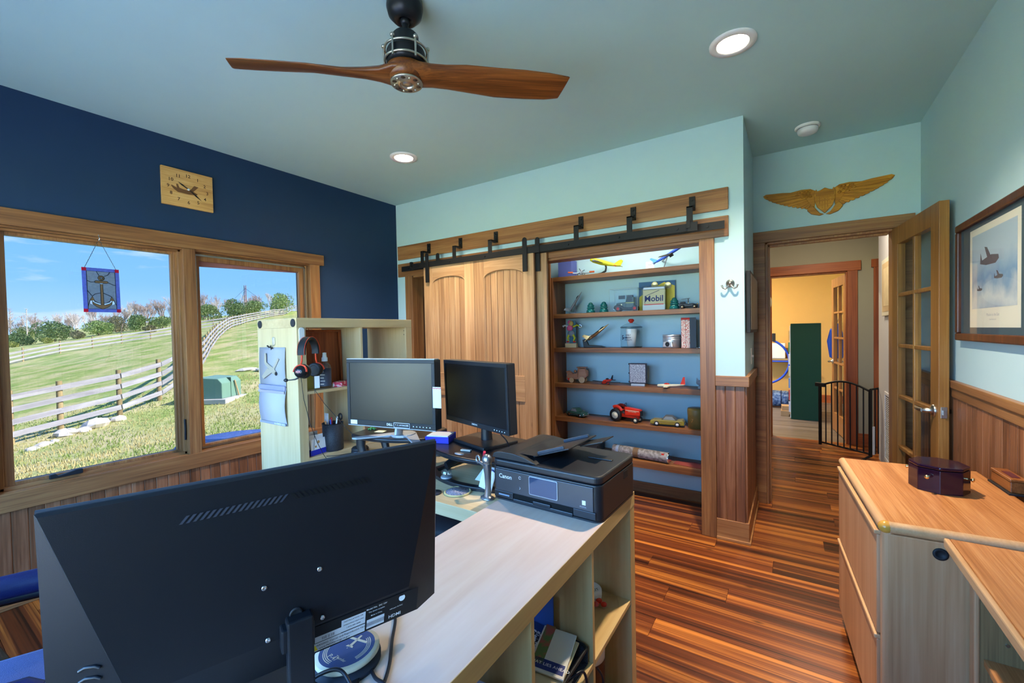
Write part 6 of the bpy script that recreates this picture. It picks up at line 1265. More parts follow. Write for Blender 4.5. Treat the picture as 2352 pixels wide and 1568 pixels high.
def env():
    mb = MB(); mb.prism([(-.11, -.06), (.13, -.05), (.13, .07), (-.0, .08), (-.12, .02)], .003); o = mb.build('envelope', mat('dull_red_paper', (.30, .06, .05), .7), None, recenter=False); o.location = (-.66, 3.49, SZ[5] + .0005); o.rotation_euler = (0, 0, -.2); tag(o, 'dull red paper folder on the right of bottom shelf', 'folder')
env()
slab('storage_box', 'dark flat case lying at left of the bottom shelf', 'box', -1.55, 3.52, SZ[5] + .0005, .30, .18, .06, 0, mat('charcoal_case', (.03, .03, .035), .5))

def closet_led():
    t = thing('closet_light', 'slim led bar light above the closet shelves', 'light', (-1.1, 3.25, 2.40)); part(t, 'housing', M_white, lambda b: b.bb(-.45, .45, -.02, .02, 0, .02), .003); part(t, 'diffuser', mat('led_bar', (1, .97, .9), .5, var=0, emit=(1, .95, .86), estr=4), lambda b: b.bb(-.44, .44, -.015, .015, -.003, 0))
    l = bpy.data.lights.new('led_bar_lamp', 'AREA'); l.shape = 'RECTANGLE'; l.size = .88; l.size_y = .03; l.energy = 7; l.color = (1, .95, .88); o = bpy.data.objects.new('led_bar_lamp', l); COL.objects.link(o); o.location = (0, 0, -.006); o.parent = t; o.rotation_euler = (.5, 0, 0)
closet_led()
# ================================================================= CEILING FAN
def fan():
    t = thing('ceiling_fan', 'black ceiling fan with two carved wooden propeller blades', 'ceiling fan', (-1.29, 1.235, ZC)); blkm = mat('fan_black', (.012, .013, .014), .35, .2, var=.05); nick = mat('aged_nickel', (.52, .48, .38), .32, .9, var=.08)
    part(t, 'canopy', blkm, lambda b: b.lathe([(.055, 0), (.070, -.006), (.072, -.032), (.065, -.060), (.046, -.080), (.032, -.086), (.028, -.080), (.016, -.078)], 36)); part(t, 'hanger_ball', blkm, lambda b: b.ball((0, 0, -.080), .020)); part(t, 'downrod', blkm, lambda b: b.cyl((0, 0, -.14), (0, 0, -.07), .013, n=16))
    part(t, 'motor_top', blkm, lambda b: b.lathe([(.013, -.134), (.046, -.136), (.051, -.142), (.051, -.192), (.056, -.198)], 36)); part(t, 'motor_housing', blkm, lambda b: b.lathe([(.056, -.195), (.072, -.200), (.076, -.210), (.078, -.245), (.072, -.258), (.05, -.262)], 36))
    for z in (-.202, -.247): part(t, 'cage_ring', nick, lambda b: b.tube([(.083 * math.cos(a), .083 * math.sin(a), z) for a in [2 * PI * i / 40 for i in range(40)]], .0045, 8, True))
    for k in range(6):
        a = PI / 6 + k * PI / 3 + .2; x, y = .086 * math.cos(a), .086 * math.sin(a); c = part(t, 'cage_post', nick, lambda b: b.cyl((x, y, -.262), (x, y, -.192), .004, n=8)); part(c, 'post_nut', nick, lambda b: b.lathe([(.001, -.192), (.009, -.192), (.009, -.184), (.006, -.180), (.001, -.179)], 6, TR(x, y, 0)))
    w = wood('propeller_walnut', '#3a1c0a', '#6b3a17', '#8f5524', 'x', 1.3, 22, .35, .7, fine=.4)
    rzb = math.atan2(.867, .984)
    for s in (0, 1):
        R = []; n = 14
        st = [(0.0, .075, .030, 0.0, -.292), (.05, .072, .030, .05, -.292), (.10, .055, .026, .24, -.293), (.16, .054, .020, .36, -.294), (.24, .062, .014, .38, -.295), (.36, .070, .010, .34, -.296), (.48, .072, .008, .30, -.297), (.58, .069, .006, .27, -.298), (.645, .060, .005, .25, -.299), (.652, .057, .003, .25, -.299)]
        for x, hw, th, tw, z in st:
            ring = []
            for j in range(n):
                a = 2 * PI * j / n; yy = hw * math.cos(a); zz = th * math.sin(a) * (1 - .25 * math.cos(a)); ring.append((x - (yy * .22 if x > .6 else 0), yy * math.cos(tw) + zz * math.sin(tw) + (.012 if x > .3 else 0), z - yy * math.sin(tw) + zz * math.cos(tw)))
            R.append(ring)
        o = part(t, 'blade', w, lambda b: b.rings(R)); o.rotation_euler = (0, 0, rzb + s * PI)
    part(t, 'blade_hub', w, lambda b: b.lathe([(.060, -.262), (.075, -.268), (.078, -.290), (.072, -.315), (.060, -.322), (.001, -.322)], 36))
    pl = part(t, 'hub_plate', nick, lambda b: b.lathe([(.060, -.321), (.064, -.324), (.063, -.330), (.034, -.331), (.030, -.337), (.026, -.331), (.024, -.324), (.018, -.325), (.017, -.332), (.001, -.333)], 40))
    for k in range(6):
        a = k * PI / 3; part(pl, 'plate_hole', mat('hole_dark', (.05, .035, .02), .6), lambda b: b.lathe([(.001, -.3312), (.0085, -.3312), (.0095, -.3306)], 14, TR(.048 * math.cos(a), .048 * math.sin(a), 0))); a += PI / 6; part(pl, 'bolt', nick, lambda b: b.lathe([(.0045, -.330), (.0045, -.334), (.001, -.335)], 8, TR(.048 * math.cos(a), .048 * math.sin(a), 0)))
fan()
def smoke():
    t = thing('smoke_detector', 'white round smoke detector on the ceiling near the doorway', 'smoke detector', (.095, 3.508, ZC)); part(t, 'base', M_white, lambda b: b.lathe([(.072, 0), (.073, -.008), (.066, -.014), (.058, -.014)], 36)); part(t, 'dome', M_white, lambda b: b.lathe([(.058, -.012), (.059, -.030), (.054, -.044), (.035, -.052), (.001, -.054)], 36)); part(t, 'vent_ring', M_blackm, lambda b: b.lathe([(.0592, -.016), (.0596, -.019)], 36, None, False))
smoke()
# ================================================================= WALL DECOR
def clock():
    t = thing('wall_clock', 'square blond wood clock with engraved airplane on navy wall', 'clock', (XL, 1.248, 2.392)); M = FR((0, 0, 0), (0, 1, 0), (0, 0, 1)); w = wood('blond_ash_y', '#a87740', '#c8995a', '#dcb377', 'y', 2.0, 22, .45, .8)
    part(t, 'board', w, lambda b: b.bb(-.147, .147, -.123, .123, .001, .020), .002, M); dk = mat('burnt_ink', (.045, .018, .008), .7)
    for k in range(12):
        a = PI / 2 - (k + 1) * PI / 6; part(t, 'numeral', dk, lambda b: b.text(str(k + 1), .030, TR(.112 * math.cos(a), .088 * math.sin(a), .0204), bold=.012), 0, M)
    part(t, 'hour_hand', blk, lambda b: b.prism([(-.002, -.01), (.002, -.01), (.0035, .03), (.005, .042), (0, .07), (-.005, .042), (-.0035, .03)], .0012, TR(0, 0, .0225, 1.0)), 0, M); part(t, 'minute_hand', blk, lambda b: b.prism([(-.002, -.012), (.002, -.012), (.003, .04), (.005, .055), (0, .095), (-.005, .055), (-.003, .04)], .0012, TR(0, 0, .0245, -2.25)), 0, M); part(t, 'centre_pin', M_white, lambda b: b.lathe([(.007, .020), (.007, .028), (.001, .029)], 16), 0, M)
    br = mat('burnt_brown', (.16, .075, .03), .7); part(t, 'engraved_plane', br, lambda b: b.prism([(-.085, -.012), (-.06, -.03), (.0, -.032), (.045, -.028), (.055, -.02), (.03, -.008), (-.03, -.004), (-.05, .0), (-.058, .022), (-.068, .022), (-.064, -.004), (-.09, .008), (-.097, .006)], .0005, TR(0, 0, .0202)), 0, M); part(t, 'engraved_wing', br, lambda b: b.prism([(.0, -.02), (.02, -.018), (.06, .03), (.035, .034), (.025, .02)], .0005, TR(0, 0, .0203)), 0, M)
clock()
def anchor():
    t = thing('stained_glass_panel', 'stained glass anchor panel with blue border hanging in the window', 'stained glass', (XL + .045, .789, 1.551), 0, None, rot=(.012, 0, .06)); M = FR((0, 0, 0), (0, 1, 0), (0, 0, 1)); W, H, bw = .164, .256, .019
    def gl(n, c, r=.3): # translucent coloured glass
        if n in MATS: return MATS[n]
        m = bpy.data.materials.new(n); m.use_nodes = True; nt = m.node_tree; nt.nodes.clear(); N = nt.nodes.new; L = nt.links.new; o = N('ShaderNodeOutputMaterial'); a = N('ShaderNodeBsdfTranslucent'); d = N('ShaderNodeBsdfDiffuse'); p = N('ShaderNodeBsdfTransparent'); x = N('ShaderNodeMixShader'); x.inputs[0].default_value = .35; y = N('ShaderNodeMixShader'); y.inputs[0].default_value = .22
        nz = N('ShaderNodeTexNoise'); nz.inputs['Scale'].default_value = 70; mx = N('ShaderNodeMixRGB'); mx.inputs[1].default_value = (*c, 1); mx.inputs[2].default_value = (*[k * .6 for k in c], 1); tc = N('ShaderNodeTexCoord'); L(tc.outputs['Object'], nz.inputs[0]); L(nz.outputs[0], mx.inputs[0])
        for q in (a, d, p): L(mx.outputs[0], q.inputs[0])
        L(a.outputs[0], x.inputs[1]); L(d.outputs[0], x.inputs[2]); L(x.outputs[0], y.inputs[1]); L(p.outputs[0], y.inputs[2]); L(y.outputs[0], o.inputs[0]); MATS[n] = m; return m
    blue, redg, grey, amber = gl('glass_blue', (.34, .42, 1.0)), gl('glass_red', (1.0, .05, .12)), gl('glass_grey', (.52, .60, .72)), gl('glass_amber', (.55, .36, .20)); lead = mat('lead_came', (.01, .011, .014), .5)
    x0, x1 = -W / 2, W / 2
    for b in ((x0 + bw, x1 - bw, 0, bw), (x0 + bw, x1 - bw, H - bw, H), (x0, x0 + bw, bw, H - bw), (x1 - bw, x1, bw, H - bw)): part(t, 'border_glass', blue, lambda q: q.bb(*b, -.0015, .0015), 0, M)
    for a in (x0, x1 - bw):
        for z in (0, H - bw): part(t, 'corner_glass', redg, lambda q: q.bb(a, a + bw, z, z + bw, -.0018, .0018), 0, M)
    a, b, c, d = x0 + bw, x1 - bw, bw, H - bw
    # grey field pieces split by the lead lines
    for P in ([(-.01, d - .022), (.02, d - .026), (.03, d - .062), (-.03, d - .062)], [(a, d - .055), (a, d), (-.02, d), (-.01, d - .022), (-.03, d - .062)], [(-.02, d), (.04, d), (.02, d - .026), (-.01, d - .022)], [(.04, d), (b, d), (b, d - .075), (.03, d - .062), (.02, d - .026)], [(a, d - .055), (-.03, d - .062), (-.006, d - .062), (-.006, .11), (-.045, .095), (a, .125)], [(.03, d - .062), (b, d - .075), (b, .045), (.045, .09), (.006, .11), (.006, d - .062)], [(a, .125), (-.045, .095), (-.055, .05), (a, .03)], [(a, .03), (-.055, .05), (-.03, .035), (0, .022), (0, c), (a, c)], [(0, c), (0, .022), (.03, .035), (.055, .05), (b, .045), (b, c)], [(-.045, .095), (-.006, .11), (-.006, .05), (-.035, .058)], [(.006, .11), (.045, .09), (.035, .058), (.006, .05)]):
        part(t, 'field_glass', grey, lambda q: q.prism(P, .002, TR(z=-.001)), 0, M)
    cr = lambda cx, cy, r: [(cx + r * math.cos(2 * PI * i / 20), cy + r * math.sin(2 * PI * i / 20)) for i in range(20)]
    AN = [('shank', [(-.006, .045), (.006, .045), (.005, .165), (-.005, .165)]), ('stock', rrect(.058, .012, .0055, 4, 0, .176)), ('arm', [(-.045, .066), (-.034, .052), (-.012, .042), (0, .046), (.012, .042), (.034, .052), (.045, .066), (.042, .046), (.024, .030), (0, .018), (-.024, .030), (-.042, .046)]), ('fluke', [(-.056, .066), (-.042, .092), (-.034, .068)]), ('fluke', [(.056, .066), (.042, .092), (.034, .068)])]
    for n, P in AN:
        part(t, n, amber, lambda q: q.prism(P, .0036, TR(z=-.0014)), 0, M); part(t, 'lead_line', lead, lambda q: q.tube([(x, y, .001) for x, y in P], .0017, 5, True), 0, M)
    part(t, 'anchor_ring', amber, lambda q: q.lathe([(.006, -.001), (.006, .002), (.013, .002), (.013, -.001)], 20, TR(0, .199, 0)), 0, M)
    for r in (.006, .014): part(t, 'lead_line', lead, lambda q: q.tube([(x, y, .001) for x, y in cr(0, .199, r)], .0016, 5, True), 0, M)
    for P in ([(-.02, d), (-.009, d - .024)], [(.04, d), (.03, d - .018), (.014, d - .026)], [(a, d - .055), (-.045, d - .064), (-.029, d - .062)], [(.029, d - .062), (.05, d - .073), (b, d - .076)], [(a, .125), (-.045, .095)], [(-.006, .112), (-.03, .105), (-.045, .09)], [(.006, .112), (.03, .10), (.045, .09)], [(-.054, .066), (-.06, .045), (a, .03)], [(.054, .066), (.058, .05), (b, .042)], [(-.034, .066), (-.02, .054), (-.006, .05)], [(.034, .066), (.02, .054), (.006, .05)], [(0, .018), (0, c)]): part(t, 'lead_line', lead, lambda q: q.tube([(x, y, .001) for x, y in P], .0016, 5), 0, M)
    part(t, 'lead_frame', lead, lambda q: q.tube([(a, c, .001), (b, c, .001), (b, d, .001), (a, d, .001)], .0018, 5, True), 0, M)
    for s in (-1, 1): part(t, 'chain', mat('chain_dark', (.08, .09, .09), .4, .6), lambda q: q.tube([(s * (W / 2 - bw * .7) * (1 - i / 20) + .0008 * (-1) ** i, H + .168 * i / 20, 0) for i in range(21)], .0014, 5), 0, M)
    part(t, 'suction_hook', M_chrome, lambda q: (q.tube([(0, H + .164, .0), (.003, H + .172, .003), (0, H + .185, .0), (0, H + .195, -.002)], .002, 6)), 0, M)
anchor()
def coat_hook():
    t = thing('coat_hook', 'brushed nickel double coat hook on the pier wall', 'hook', (-.330, 3.085, 1.672)); M = FR((0, 0, 0), (1, 0, 0), (0, 0, 1)); part(t, 'rosette', M_steel, lambda b: b.lathe([(.026, 0), (.026, .006), (.020, .011), (.012, .014), (.012, .03), (.001, .032)], 28), 0, M)
    for s in (-1, 1): part(t, 'prong', M_steel, lambda b: b.tube([(0, 0, .022), (s * .012, -.022, .026), (s * .026, -.036, .030), (s * .040, -.028, .034), (s * .046, -.010, .036)], [.006, .006, .0055, .005, .006], 8), 0, M)
coat_hook()
def wings():
    t = thing('carved_wings', 'carved golden wooden aviator wings above the office doorway', 'wall carving', (.205, YD, 2.30), 0, None); M = FR((0, 0, 0), (1, 0, 0), (0, 0, 1)); w = wood('carved_gold_x', '#8a5410', '#b87a1c', '#d39a30', 'x', 2.0, 20, .4, .7)
    sh = [(-.062, .062), (-.05, .085), (-.045, .068), (-.025, .074), (0, .088), (.025, .074), (.045, .068), (.05, .085), (.062, .062), (.060, .0), (.045, -.045), (0, -.095), (-.045, -.045), (-.060, .0)]
    sd = part(t, 'shield', w, lambda b: b.prism(sh, .022), .003, M)
    for i in range(7): part(sd, 'shield_stripe', w, lambda b: b.bb(-.046 + .0155 * i - .003, -.046 + .0155 * i + .003, -.05 + abs(i - 3) * .012 - .02 * (abs(i - 3) < 2), .028, .022, .025), .001, M)
    part(sd, 'shield_bar', w, lambda b: b.bb(-.054, .054, .032, .06, .022, .0245), .001, M)
    for s in (-1, 1):
        part(t, 'wing_arm', w, lambda b: b.prism([(s * .05, .075), (s * .085, .098), (s * .14, .102), (s * .22, .092), (s * .387, .10), (s * .375, .080), (s * .33, .05), (s * .27, .02), (s * .19, -.01), (s * .12, -.04), (s * .06, -.04)][::s], .010), .003, M)
        n = 13
        for i in range(n):
            f = i / (n - 1); bx, bz = .08 + .06 * (1 - f), .075 - .10 * f; tx, tz = (.385 - .30 * f ** 1.2), (.098 - .155 * f ** .75); d = Vector((tx - bx, tz - bz)); L = d.length; ang = math.atan2(d.y, d.x); hw = .0135 - .004 * f
            P = [(0, -hw * .5), (L * .55, -hw), (L * .9, -hw * .8), (L, -hw * .1), (L * .93, hw * .8), (L * .5, hw), (0, hw * .5)]
            Q = [(bx + x * math.cos(ang) - y * math.sin(ang), bz + x * math.sin(ang) + y * math.cos(ang)) for x, y in P]; Q = [(s * x, y) for x, y in Q][::s]; part(t, 'feather', w, lambda b: b.prism(Q, .006 + .005 * (i % 2), TR(z=.009)), .002, M)
        for k in range(11):
            r, c = divmod(k, 4); part(t, 'small_feather', w, lambda b: b.ball((s * (.085 + .024 * c + .011 * (r % 2)), .08 - .020 * r, .019), (.0115, .009, .006), 10, 6), 0, M)
        part(t, 'talon', w, lambda b: b.prism([(s * x, z) for x, z in ((.068, -.03), (.10, -.035), (.105, -.06), (.08, -.09), (.03, -.108), (.004, -.100), (.03, -.088), (.05, -.06))][::s], .018), .005, M)
wings()
def framed_print():
    t = thing('framed_print', 'walnut framed print of bombers above clouds on right wall', 'picture', (XR, 2.62, 1.30)); M = FR((0, 0, 0), (0, -1, 0), (0, 0, 1)); fw = wood('walnut_frame', '#2c150b', '#4d2817', '#6b3c22', 'z', 2, 20, .35, .7); a, b, h, f = -.44, .44, .575, .036
    for n, q in (('frame_rail', (a, b, 0, f)), ('frame_rail', (a, b, h - f, h)), ('frame_stile', (a, a + f, f, h - f)), ('frame_stile', (b - f, b, f, h - f))): part(t, n, fw, lambda m: m.bb(*q, .004, .026), .006, M)
    part(t, 'mat_board', mat('mat_slate', (.045, .085, .115), .8), lambda m: m.bb(a + .02, b - .02, .02, h - .02, .004, .010), 0, M)
    px0, px1, pz0, pz1 = -.275, .265, .065, .515
    part(t, 'print_sheet', mat('print_cream', (.72, .70, .60), .7), lambda m: m.bb(px0, px1, pz0, pz1, .010, .0108), 0, M)
    m = bpy.data.materials.new('sky_print'); m.use_nodes = True; nt = m.node_tree; N = nt.nodes.new; L = nt.links.new; bs = nt.nodes['Principled BSDF']; bs.inputs['Roughness'].default_value = .6; tc = N('ShaderNodeTexCoord'); sp = N('ShaderNodeSeparateXYZ'); L(tc.outputs['Object'], sp.inputs[0]); nz = N('ShaderNodeTexNoise'); nz.inputs['Scale'].default_value = 9; nz.inputs['Detail'].default_value = 6; L(tc.outputs['Object'], nz.inputs[0])
    r = N('ShaderNodeValToRGB'); e = r.color_ramp.elements; e[0].position = .12; e[0].color = (.12, .24, .45, 1); e[1].position = .5; e[1].color = (.38, .50, .60, 1); k = e.new(.3); k.color = (.55, .60, .62, 1); k = e.new(.38); k.color = (.16, .30, .48, 1); ad = N('ShaderNodeMath'); ad.operation = 'MULTIPLY_ADD'; ad.inputs[1].default_value = .22; L(nz.outputs[0], ad.inputs[0]); L(sp.outputs[2], ad.inputs[2]); L(ad.outputs[0], r.inputs[0]); L(r.outputs[0], bs.inputs['Base Color'])
    part(t, 'sky_picture', m, lambda q: q.bb(px0 + .03, px1 - .03, pz0 + .085, pz1 - .03, .0109, .0112), 0, M); pd = mat('print_plane', (.10, .10, .12), .7)
    def plane(cx, cz, s):
        part(t, 'printed_plane', pd, lambda q: (q.prism([(-.09 * s, .0), (-.085 * s, .035 * s), (-.07 * s, .006 * s), (.02 * s, .018 * s), (.085 * s, .010 * s), (.09 * s, -.004 * s), (.06 * s, -.018 * s), (-.03 * s, -.016 * s), (-.09 * s, -.006 * s)], .0003, TR(cx, cz, .0113)), q.prism([(-.01 * s, .0), (.03 * s, .0), (-.02 * s, .05 * s), (-.045 * s, .055 * s)], .0003, TR(cx, cz, .0115))), 0, M)
    plane(-.04, .355, 1.15); plane(.06, .275, .5); plane(-.15, .235, .35)
    part(t, 'caption', mat('grey_ink', (.35, .37, .42), .6), lambda q: (q.text('Mission to the East', .018, TR(0, pz0 + .055, .0110)), q.text('limited edition print', .009, TR(0, pz0 + .035, .0110))), 0, M)
    part(t, 'glass', glass('picture_glass', (.95, .96, .96), .012), lambda q: q.add([(a + f, f, .013), (b - f, f, .013), (b - f, h - f, .013), (a + f, h - f, .013)], [(0, 1, 2, 3)]), 0, M)
framed_print()
def flat_tv():
    t = thing('wall_panel', 'thin dark framed screen mounted on the pier side wall', 'wall panel', (-.25, 3.46, 1.352)); part(t, 'frame', M_blackm, lambda b: b.bb(.006, .030, -.335, .30, 0, .40), .003); part(t, 'face', mat('panel_face', (.10, .085, .07), .4), lambda b: b.bb(.030, .034, -.31, .275, .02, .38), .001)
    part(t, 'mount', M_iron, lambda b: b.bb(0, .006, -.1, .1, .1, .3))
flat_tv()
def thermostat():
    t = thing('light_switch', 'small white light switch on the pier side wall', 'switch', (-.25, 3.55, 1.12)); part(t, 'plate', M_white, lambda b: b.bb(0, .005, -.035, .035, 0, .115), .002); part(t, 'toggle', M_white, lambda b: b.bb(.005, .018, -.005, .005, .05, .066), .001)
thermostat()
# ================================================================= CABINET AND OAK DESK (RIGHT FOREGROUND)
M_oak = wood('oak_y', '#8f5527', '#ab7040', '#c08a58', 'y', 1.6, 26, .38, .8, rnd=.02, fine=.5); M_oakz = wood('oak_z', '#a26c44', '#bd885e', '#d0a27a', 'z', .9, 12, .45, .5, rnd=.03, fine=.4); M_oakx = wood('oak_edge', '#a87c50', '#bb9066', '#caa27a', 'y', 2, 20, .35, .5, fine=.3)
def cabinet():
    t = thing('filing_cabinet', 'oak lateral filing cabinet with two drawers by the door', 'cabinet', (.232, 1.735, 0), .06); W, D, H = .765, .455, .77   # local y along the drawers, x towards the wall
    part(t, 'carcass', M_oakz, lambda b: b.bb(.012, D, .0, W, .06, H - .035), .004); part(t, 'plinth', M_blackm, lambda b: b.bb(.04, D - .01, .01, W - .01, 0, .06))
    part(t, 'top', M_oak, lambda b: b.bb(.012, D, .012, W, H - .035, H), .004); part(t, 'bullnose_edge', M_oakx, lambda b: b.tube([(.012, .012, H - .0175), (.012, W, H - .0175)], .0178, 12)); part(t, 'bullnose_edge', M_oakx, lambda b: b.tube([(.012, .012, H - .0175), (D, .012, H - .0175)], .0178, 12))
    part(t, 'corner_cap', mat('honey_maple', (.55, .26, .04), .25, coat=.3), lambda b: b.ball((.012, .012, H - .0178), (.0195, .0195, .0192), 16, 10)); part(t, 'corner_post', M_oakz, lambda b: b.cyl((.016, .016, .0), (.016, .016, H - .03), .016, n=16))
    for z0, z1 in ((.395, .715), (.065, .375)):
        d = part(t, 'drawer_front', M_oakz, lambda b: b.bb(-.006, .014, .035, W - .004, z0, z1), .004); part(d, 'finger_pull', M_oakx, lambda b: b.bb(-.012, .006, .035, W - .004, z1, z1 + .014), .003)
    part(t, 'cable_grommet', M_blackm, lambda b: b.lathe([(.018, 0), (.018, .003), (.011, .004), (.010, .001), (.001, .001)], 24, FR((.135, .0, .70), (1, 0, 0), (0, 0, 1))))
cabinet()
def oak_desk():
    t = thing('oak_desk', 'oak desk top over an open bookcase at right foreground', 'desk', (.54, 1.0, 0)); y1 = 1.735
    boxpart(t, 'desk_top', M_oak, (.385, .715, -.45, y1, .727, .755), .003); boxpart(t, 'edge_band', M_oakx, (.371, .3845, -.45, y1, .727, .755), .004)
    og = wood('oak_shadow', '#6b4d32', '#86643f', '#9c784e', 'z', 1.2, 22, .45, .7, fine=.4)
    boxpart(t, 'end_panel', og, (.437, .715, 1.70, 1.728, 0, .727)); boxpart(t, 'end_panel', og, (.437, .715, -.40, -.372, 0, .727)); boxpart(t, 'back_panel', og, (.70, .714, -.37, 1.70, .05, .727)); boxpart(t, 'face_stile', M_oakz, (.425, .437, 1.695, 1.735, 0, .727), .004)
    boxpart(t, 'shelf', M_oak, (.445, .70, -.37, 1.70, .425, .445)); boxpart(t, 'shelf', M_oak, (.445, .70, -.37, 1.70, .06, .08))
    mb = MB(unpar(t)); mb.cyl((.49, 1.70, .50), (.49, 1.695, .50), .004, n=8); mb.build('shelf_pin', M_steel, t, recenter=False)
oak_desk()
def oct_box():
    t = thing('octagonal_box', 'dark plum lacquered octagonal box with brass knobs', 'box', (.456, 2.195, .7705), .25); m = mat('plum_lacquer', (.016, .003, .012), .10, var=.05, spec=.5); P = [(.083 * math.cos(PI / 8 + k * PI / 4), .083 * math.sin(PI / 8 + k * PI / 4)) for k in range(8)]
    part(t, 'body', m, lambda b: b.prism(P, .084), .002); part(t, 'lid', m, lambda b: b.prism([(x * 1.0, y * 1.0) for x, y in P], .012, TR(z=.0855)), .004)
    for k in (1, 3, 5, 7):
        a = k * PI / 4; q = .0767; x, y = q * math.cos(a), q * math.sin(a); part(t, 'brass_knob', M_brass, lambda b: b.lathe([(.004, 0), (.003, .010), (.007, .014), (.007, .018), (.001, .020)], 14, FR((x, y, .058), (-math.sin(a), math.cos(a), 0), (0, 0, 1))))
oct_box()
def wood_box():
    t = thing('wooden_box', 'small honey wood box on cabinet beside the wall', 'box', (.668, 2.31, .7705), .05); w = wood('cherry_box', '#5e2e14', '#80481f', '#9a6032', 'y', 3, 25, .35, .7); part(t, 'body', w, lambda b: b.bb(-.022, .022, -.075, .075, .006, .045), .003); part(t, 'lid', w, lambda b: b.bb(-.024, .024, -.077, .077, .046, .056), .003); part(t, 'dark_inlay', mat('dark_red_inlay', (.08, .01, .02), .4), lambda b: b.bb(-.01, .012, -.05, .03, .056, .0575)); part(t, 'felt_base', M_blackm, lambda b: b.bb(-.028, .026, -.085, .085, 0, .006))
wood_box()
# ================================================================= OFFICE CHAIR (LEFT FOREGROUND)
def chair():
    t = thing('office_chair', 'blue fabric office chair with padded arms at left edge', 'office chair', (-1.61, .14, 0), 1.16); blue = mat('chair_blue', (.02, .035, .20), .8, var=.12, bump=.4, bscale=500, sheen=.3); pl = M_black
    part(t, 'seat', blue, lambda b: b.prism(rrect(.50, .50, .12, 6), .075, TR(z=.43)), .03, seg=4); part(t, 'backrest', blue, lambda b: b.prism(rrect(.46, .55, .14, 6), .07, TR(-.25, 0, .90, PI / 2, PI / 2 - .12)), .03, seg=4); part(t, 'back_bar', pl, lambda b: b.tube([(-.10, 0, .40), (-.27, 0, .42), (-.30, 0, .62)], .022, 8))
    for s in (-1, 1): part(t, 'armrest_pad', mat('arm_pad_navy', (.016, .022, .10), .45, var=.05, bump=.2, bscale=400), lambda b: b.tube([(-.20, s * .29, .675), (-.18, s * .29, .680), (.0, s * .29, .682), (.15, s * .29, .680), (.17, s * .29, .674)], [.022, .032, .033, .032, .022], 12)); part(t, 'armrest_bar', pl, lambda b: b.tube([(.13, s * .29, .65), (.10, s * .29, .645), (-.10, s * .29, .645), (-.12, s * .29, .6), (-.05, s * .27, .46), (-.02, s * .20, .42)], .017, 8))
    part(t, 'column', M_steel, lambda b: b.cyl((0, 0, .10), (0, 0, .43), .025)); 
    for k in range(5):
        a = k * 2 * PI / 5 + .3; part(t, 'base_arm', pl, lambda b: b.tube([(0, 0, .11), (.30 * math.cos(a), .30 * math.sin(a), .075)], [.028, .018], 8)); part(t, 'caster', pl, lambda b: b.cyl((.30 * math.cos(a) - .02 * math.sin(a), .30 * math.sin(a) + .02 * math.cos(a), .03), (.30 * math.cos(a) + .02 * math.sin(a), .30 * math.sin(a) - .02 * math.cos(a), .03), .03, n=16))
chair()
def stool():
    t = thing('rolling_stool', 'black rolling base with caster under the desk', 'stool', (-1.42, 1.62, 0)); part(t, 'seat', M_blackm, lambda b: b.lathe([(.001, .42), (.17, .42), (.19, .44), (.18, .48), (.001, .49)], 32)); part(t, 'column', M_steel, lambda b: b.cyl((0, 0, .1), (0, 0, .42), .022))
    for k in range(5):
        a = k * 2 * PI / 5 - .9; part(t, 'base_arm', M_black, lambda b: b.tube([(0, 0, .11), (.28 * math.cos(a), .28 * math.sin(a), .08)], [.026, .016], 8)); part(t, 'caster', M_black, lambda b: b.cyl((.28 * math.cos(a) - .015 * math.sin(a), .28 * math.sin(a) + .015 * math.cos(a), .028), (.28 * math.cos(a) + .015 * math.sin(a), .28 * math.sin(a) - .015 * math.cos(a), .028), .028, n=16)); part(t, 'caster_stem', M_chrome, lambda b: b.cyl((.28 * math.cos(a), .28 * math.sin(a), .04), (.28 * math.cos(a), .28 * math.sin(a), .085), .008, n=8))
stool()
# ================================================================= CONTENTS OF THE LOW UNIT
def mesh_tray():
    t = thing('mesh_tray', 'black wire mesh letter tray in the second cube', 'tray', (-.64, 1.0, .4005), 0); m = MATS['black_mesh']; w, d, h = .265, .30, .055
    part(t, 'floor', m, lambda b: b.bb(-w / 2, w / 2, -d / 2, d / 2, .004, .006))
    for q in ((-w / 2, w / 2, -d / 2, -d / 2 + .002), (-w / 2, w / 2, d / 2 - .002, d / 2), (-w / 2, -w / 2 + .002, -d / 2, d / 2)): part(t, 'side', m, lambda b: b.bb(*q, .006, h))
    part(t, 'rim_wire', M_iron, lambda b: b.tube([(x, y, h) for x, y in rrect(w, d, .02)], .005, 8, True))
mesh_tray()
def flatbook(name, label, cat, x, y, z, w, d, h, rot, m, extra=None):
    t = thing(name, label, cat, (x, y, z), 0, None, rot=rot); part(t, 'cover', m, lambda b: b.bb(-w / 2, w / 2, -d / 2, d / 2, 0, h), .0015)
    if extra: extra(t, w, d, h)
    return t
def comp_extra(t, w, d, h): part(t, 'cloth_spine', mat('spine_blue', (.02, .05, .18), .6), lambda b: b.bb(-w / 2 - .0005, w / 2 + .0005, d / 2 - .03, d / 2 + .0005, -.0005, h + .0006)); part(t, 'title_label', red, lambda b: b.lathe([(.001, h + .0004), (.016, h + .0004)], 18, TR(.06, -.06, 0), False))
flatbook('composition_book', 'black and white marbled composition book in the mesh tray', 'notebook', -.675, 1.02, .462, .19, .24, .012, (.0, .12, .05), dots('marbled_cover', (.75, .78, .8), (.012, .014, .02), 130, .47, .52, .6), comp_extra)
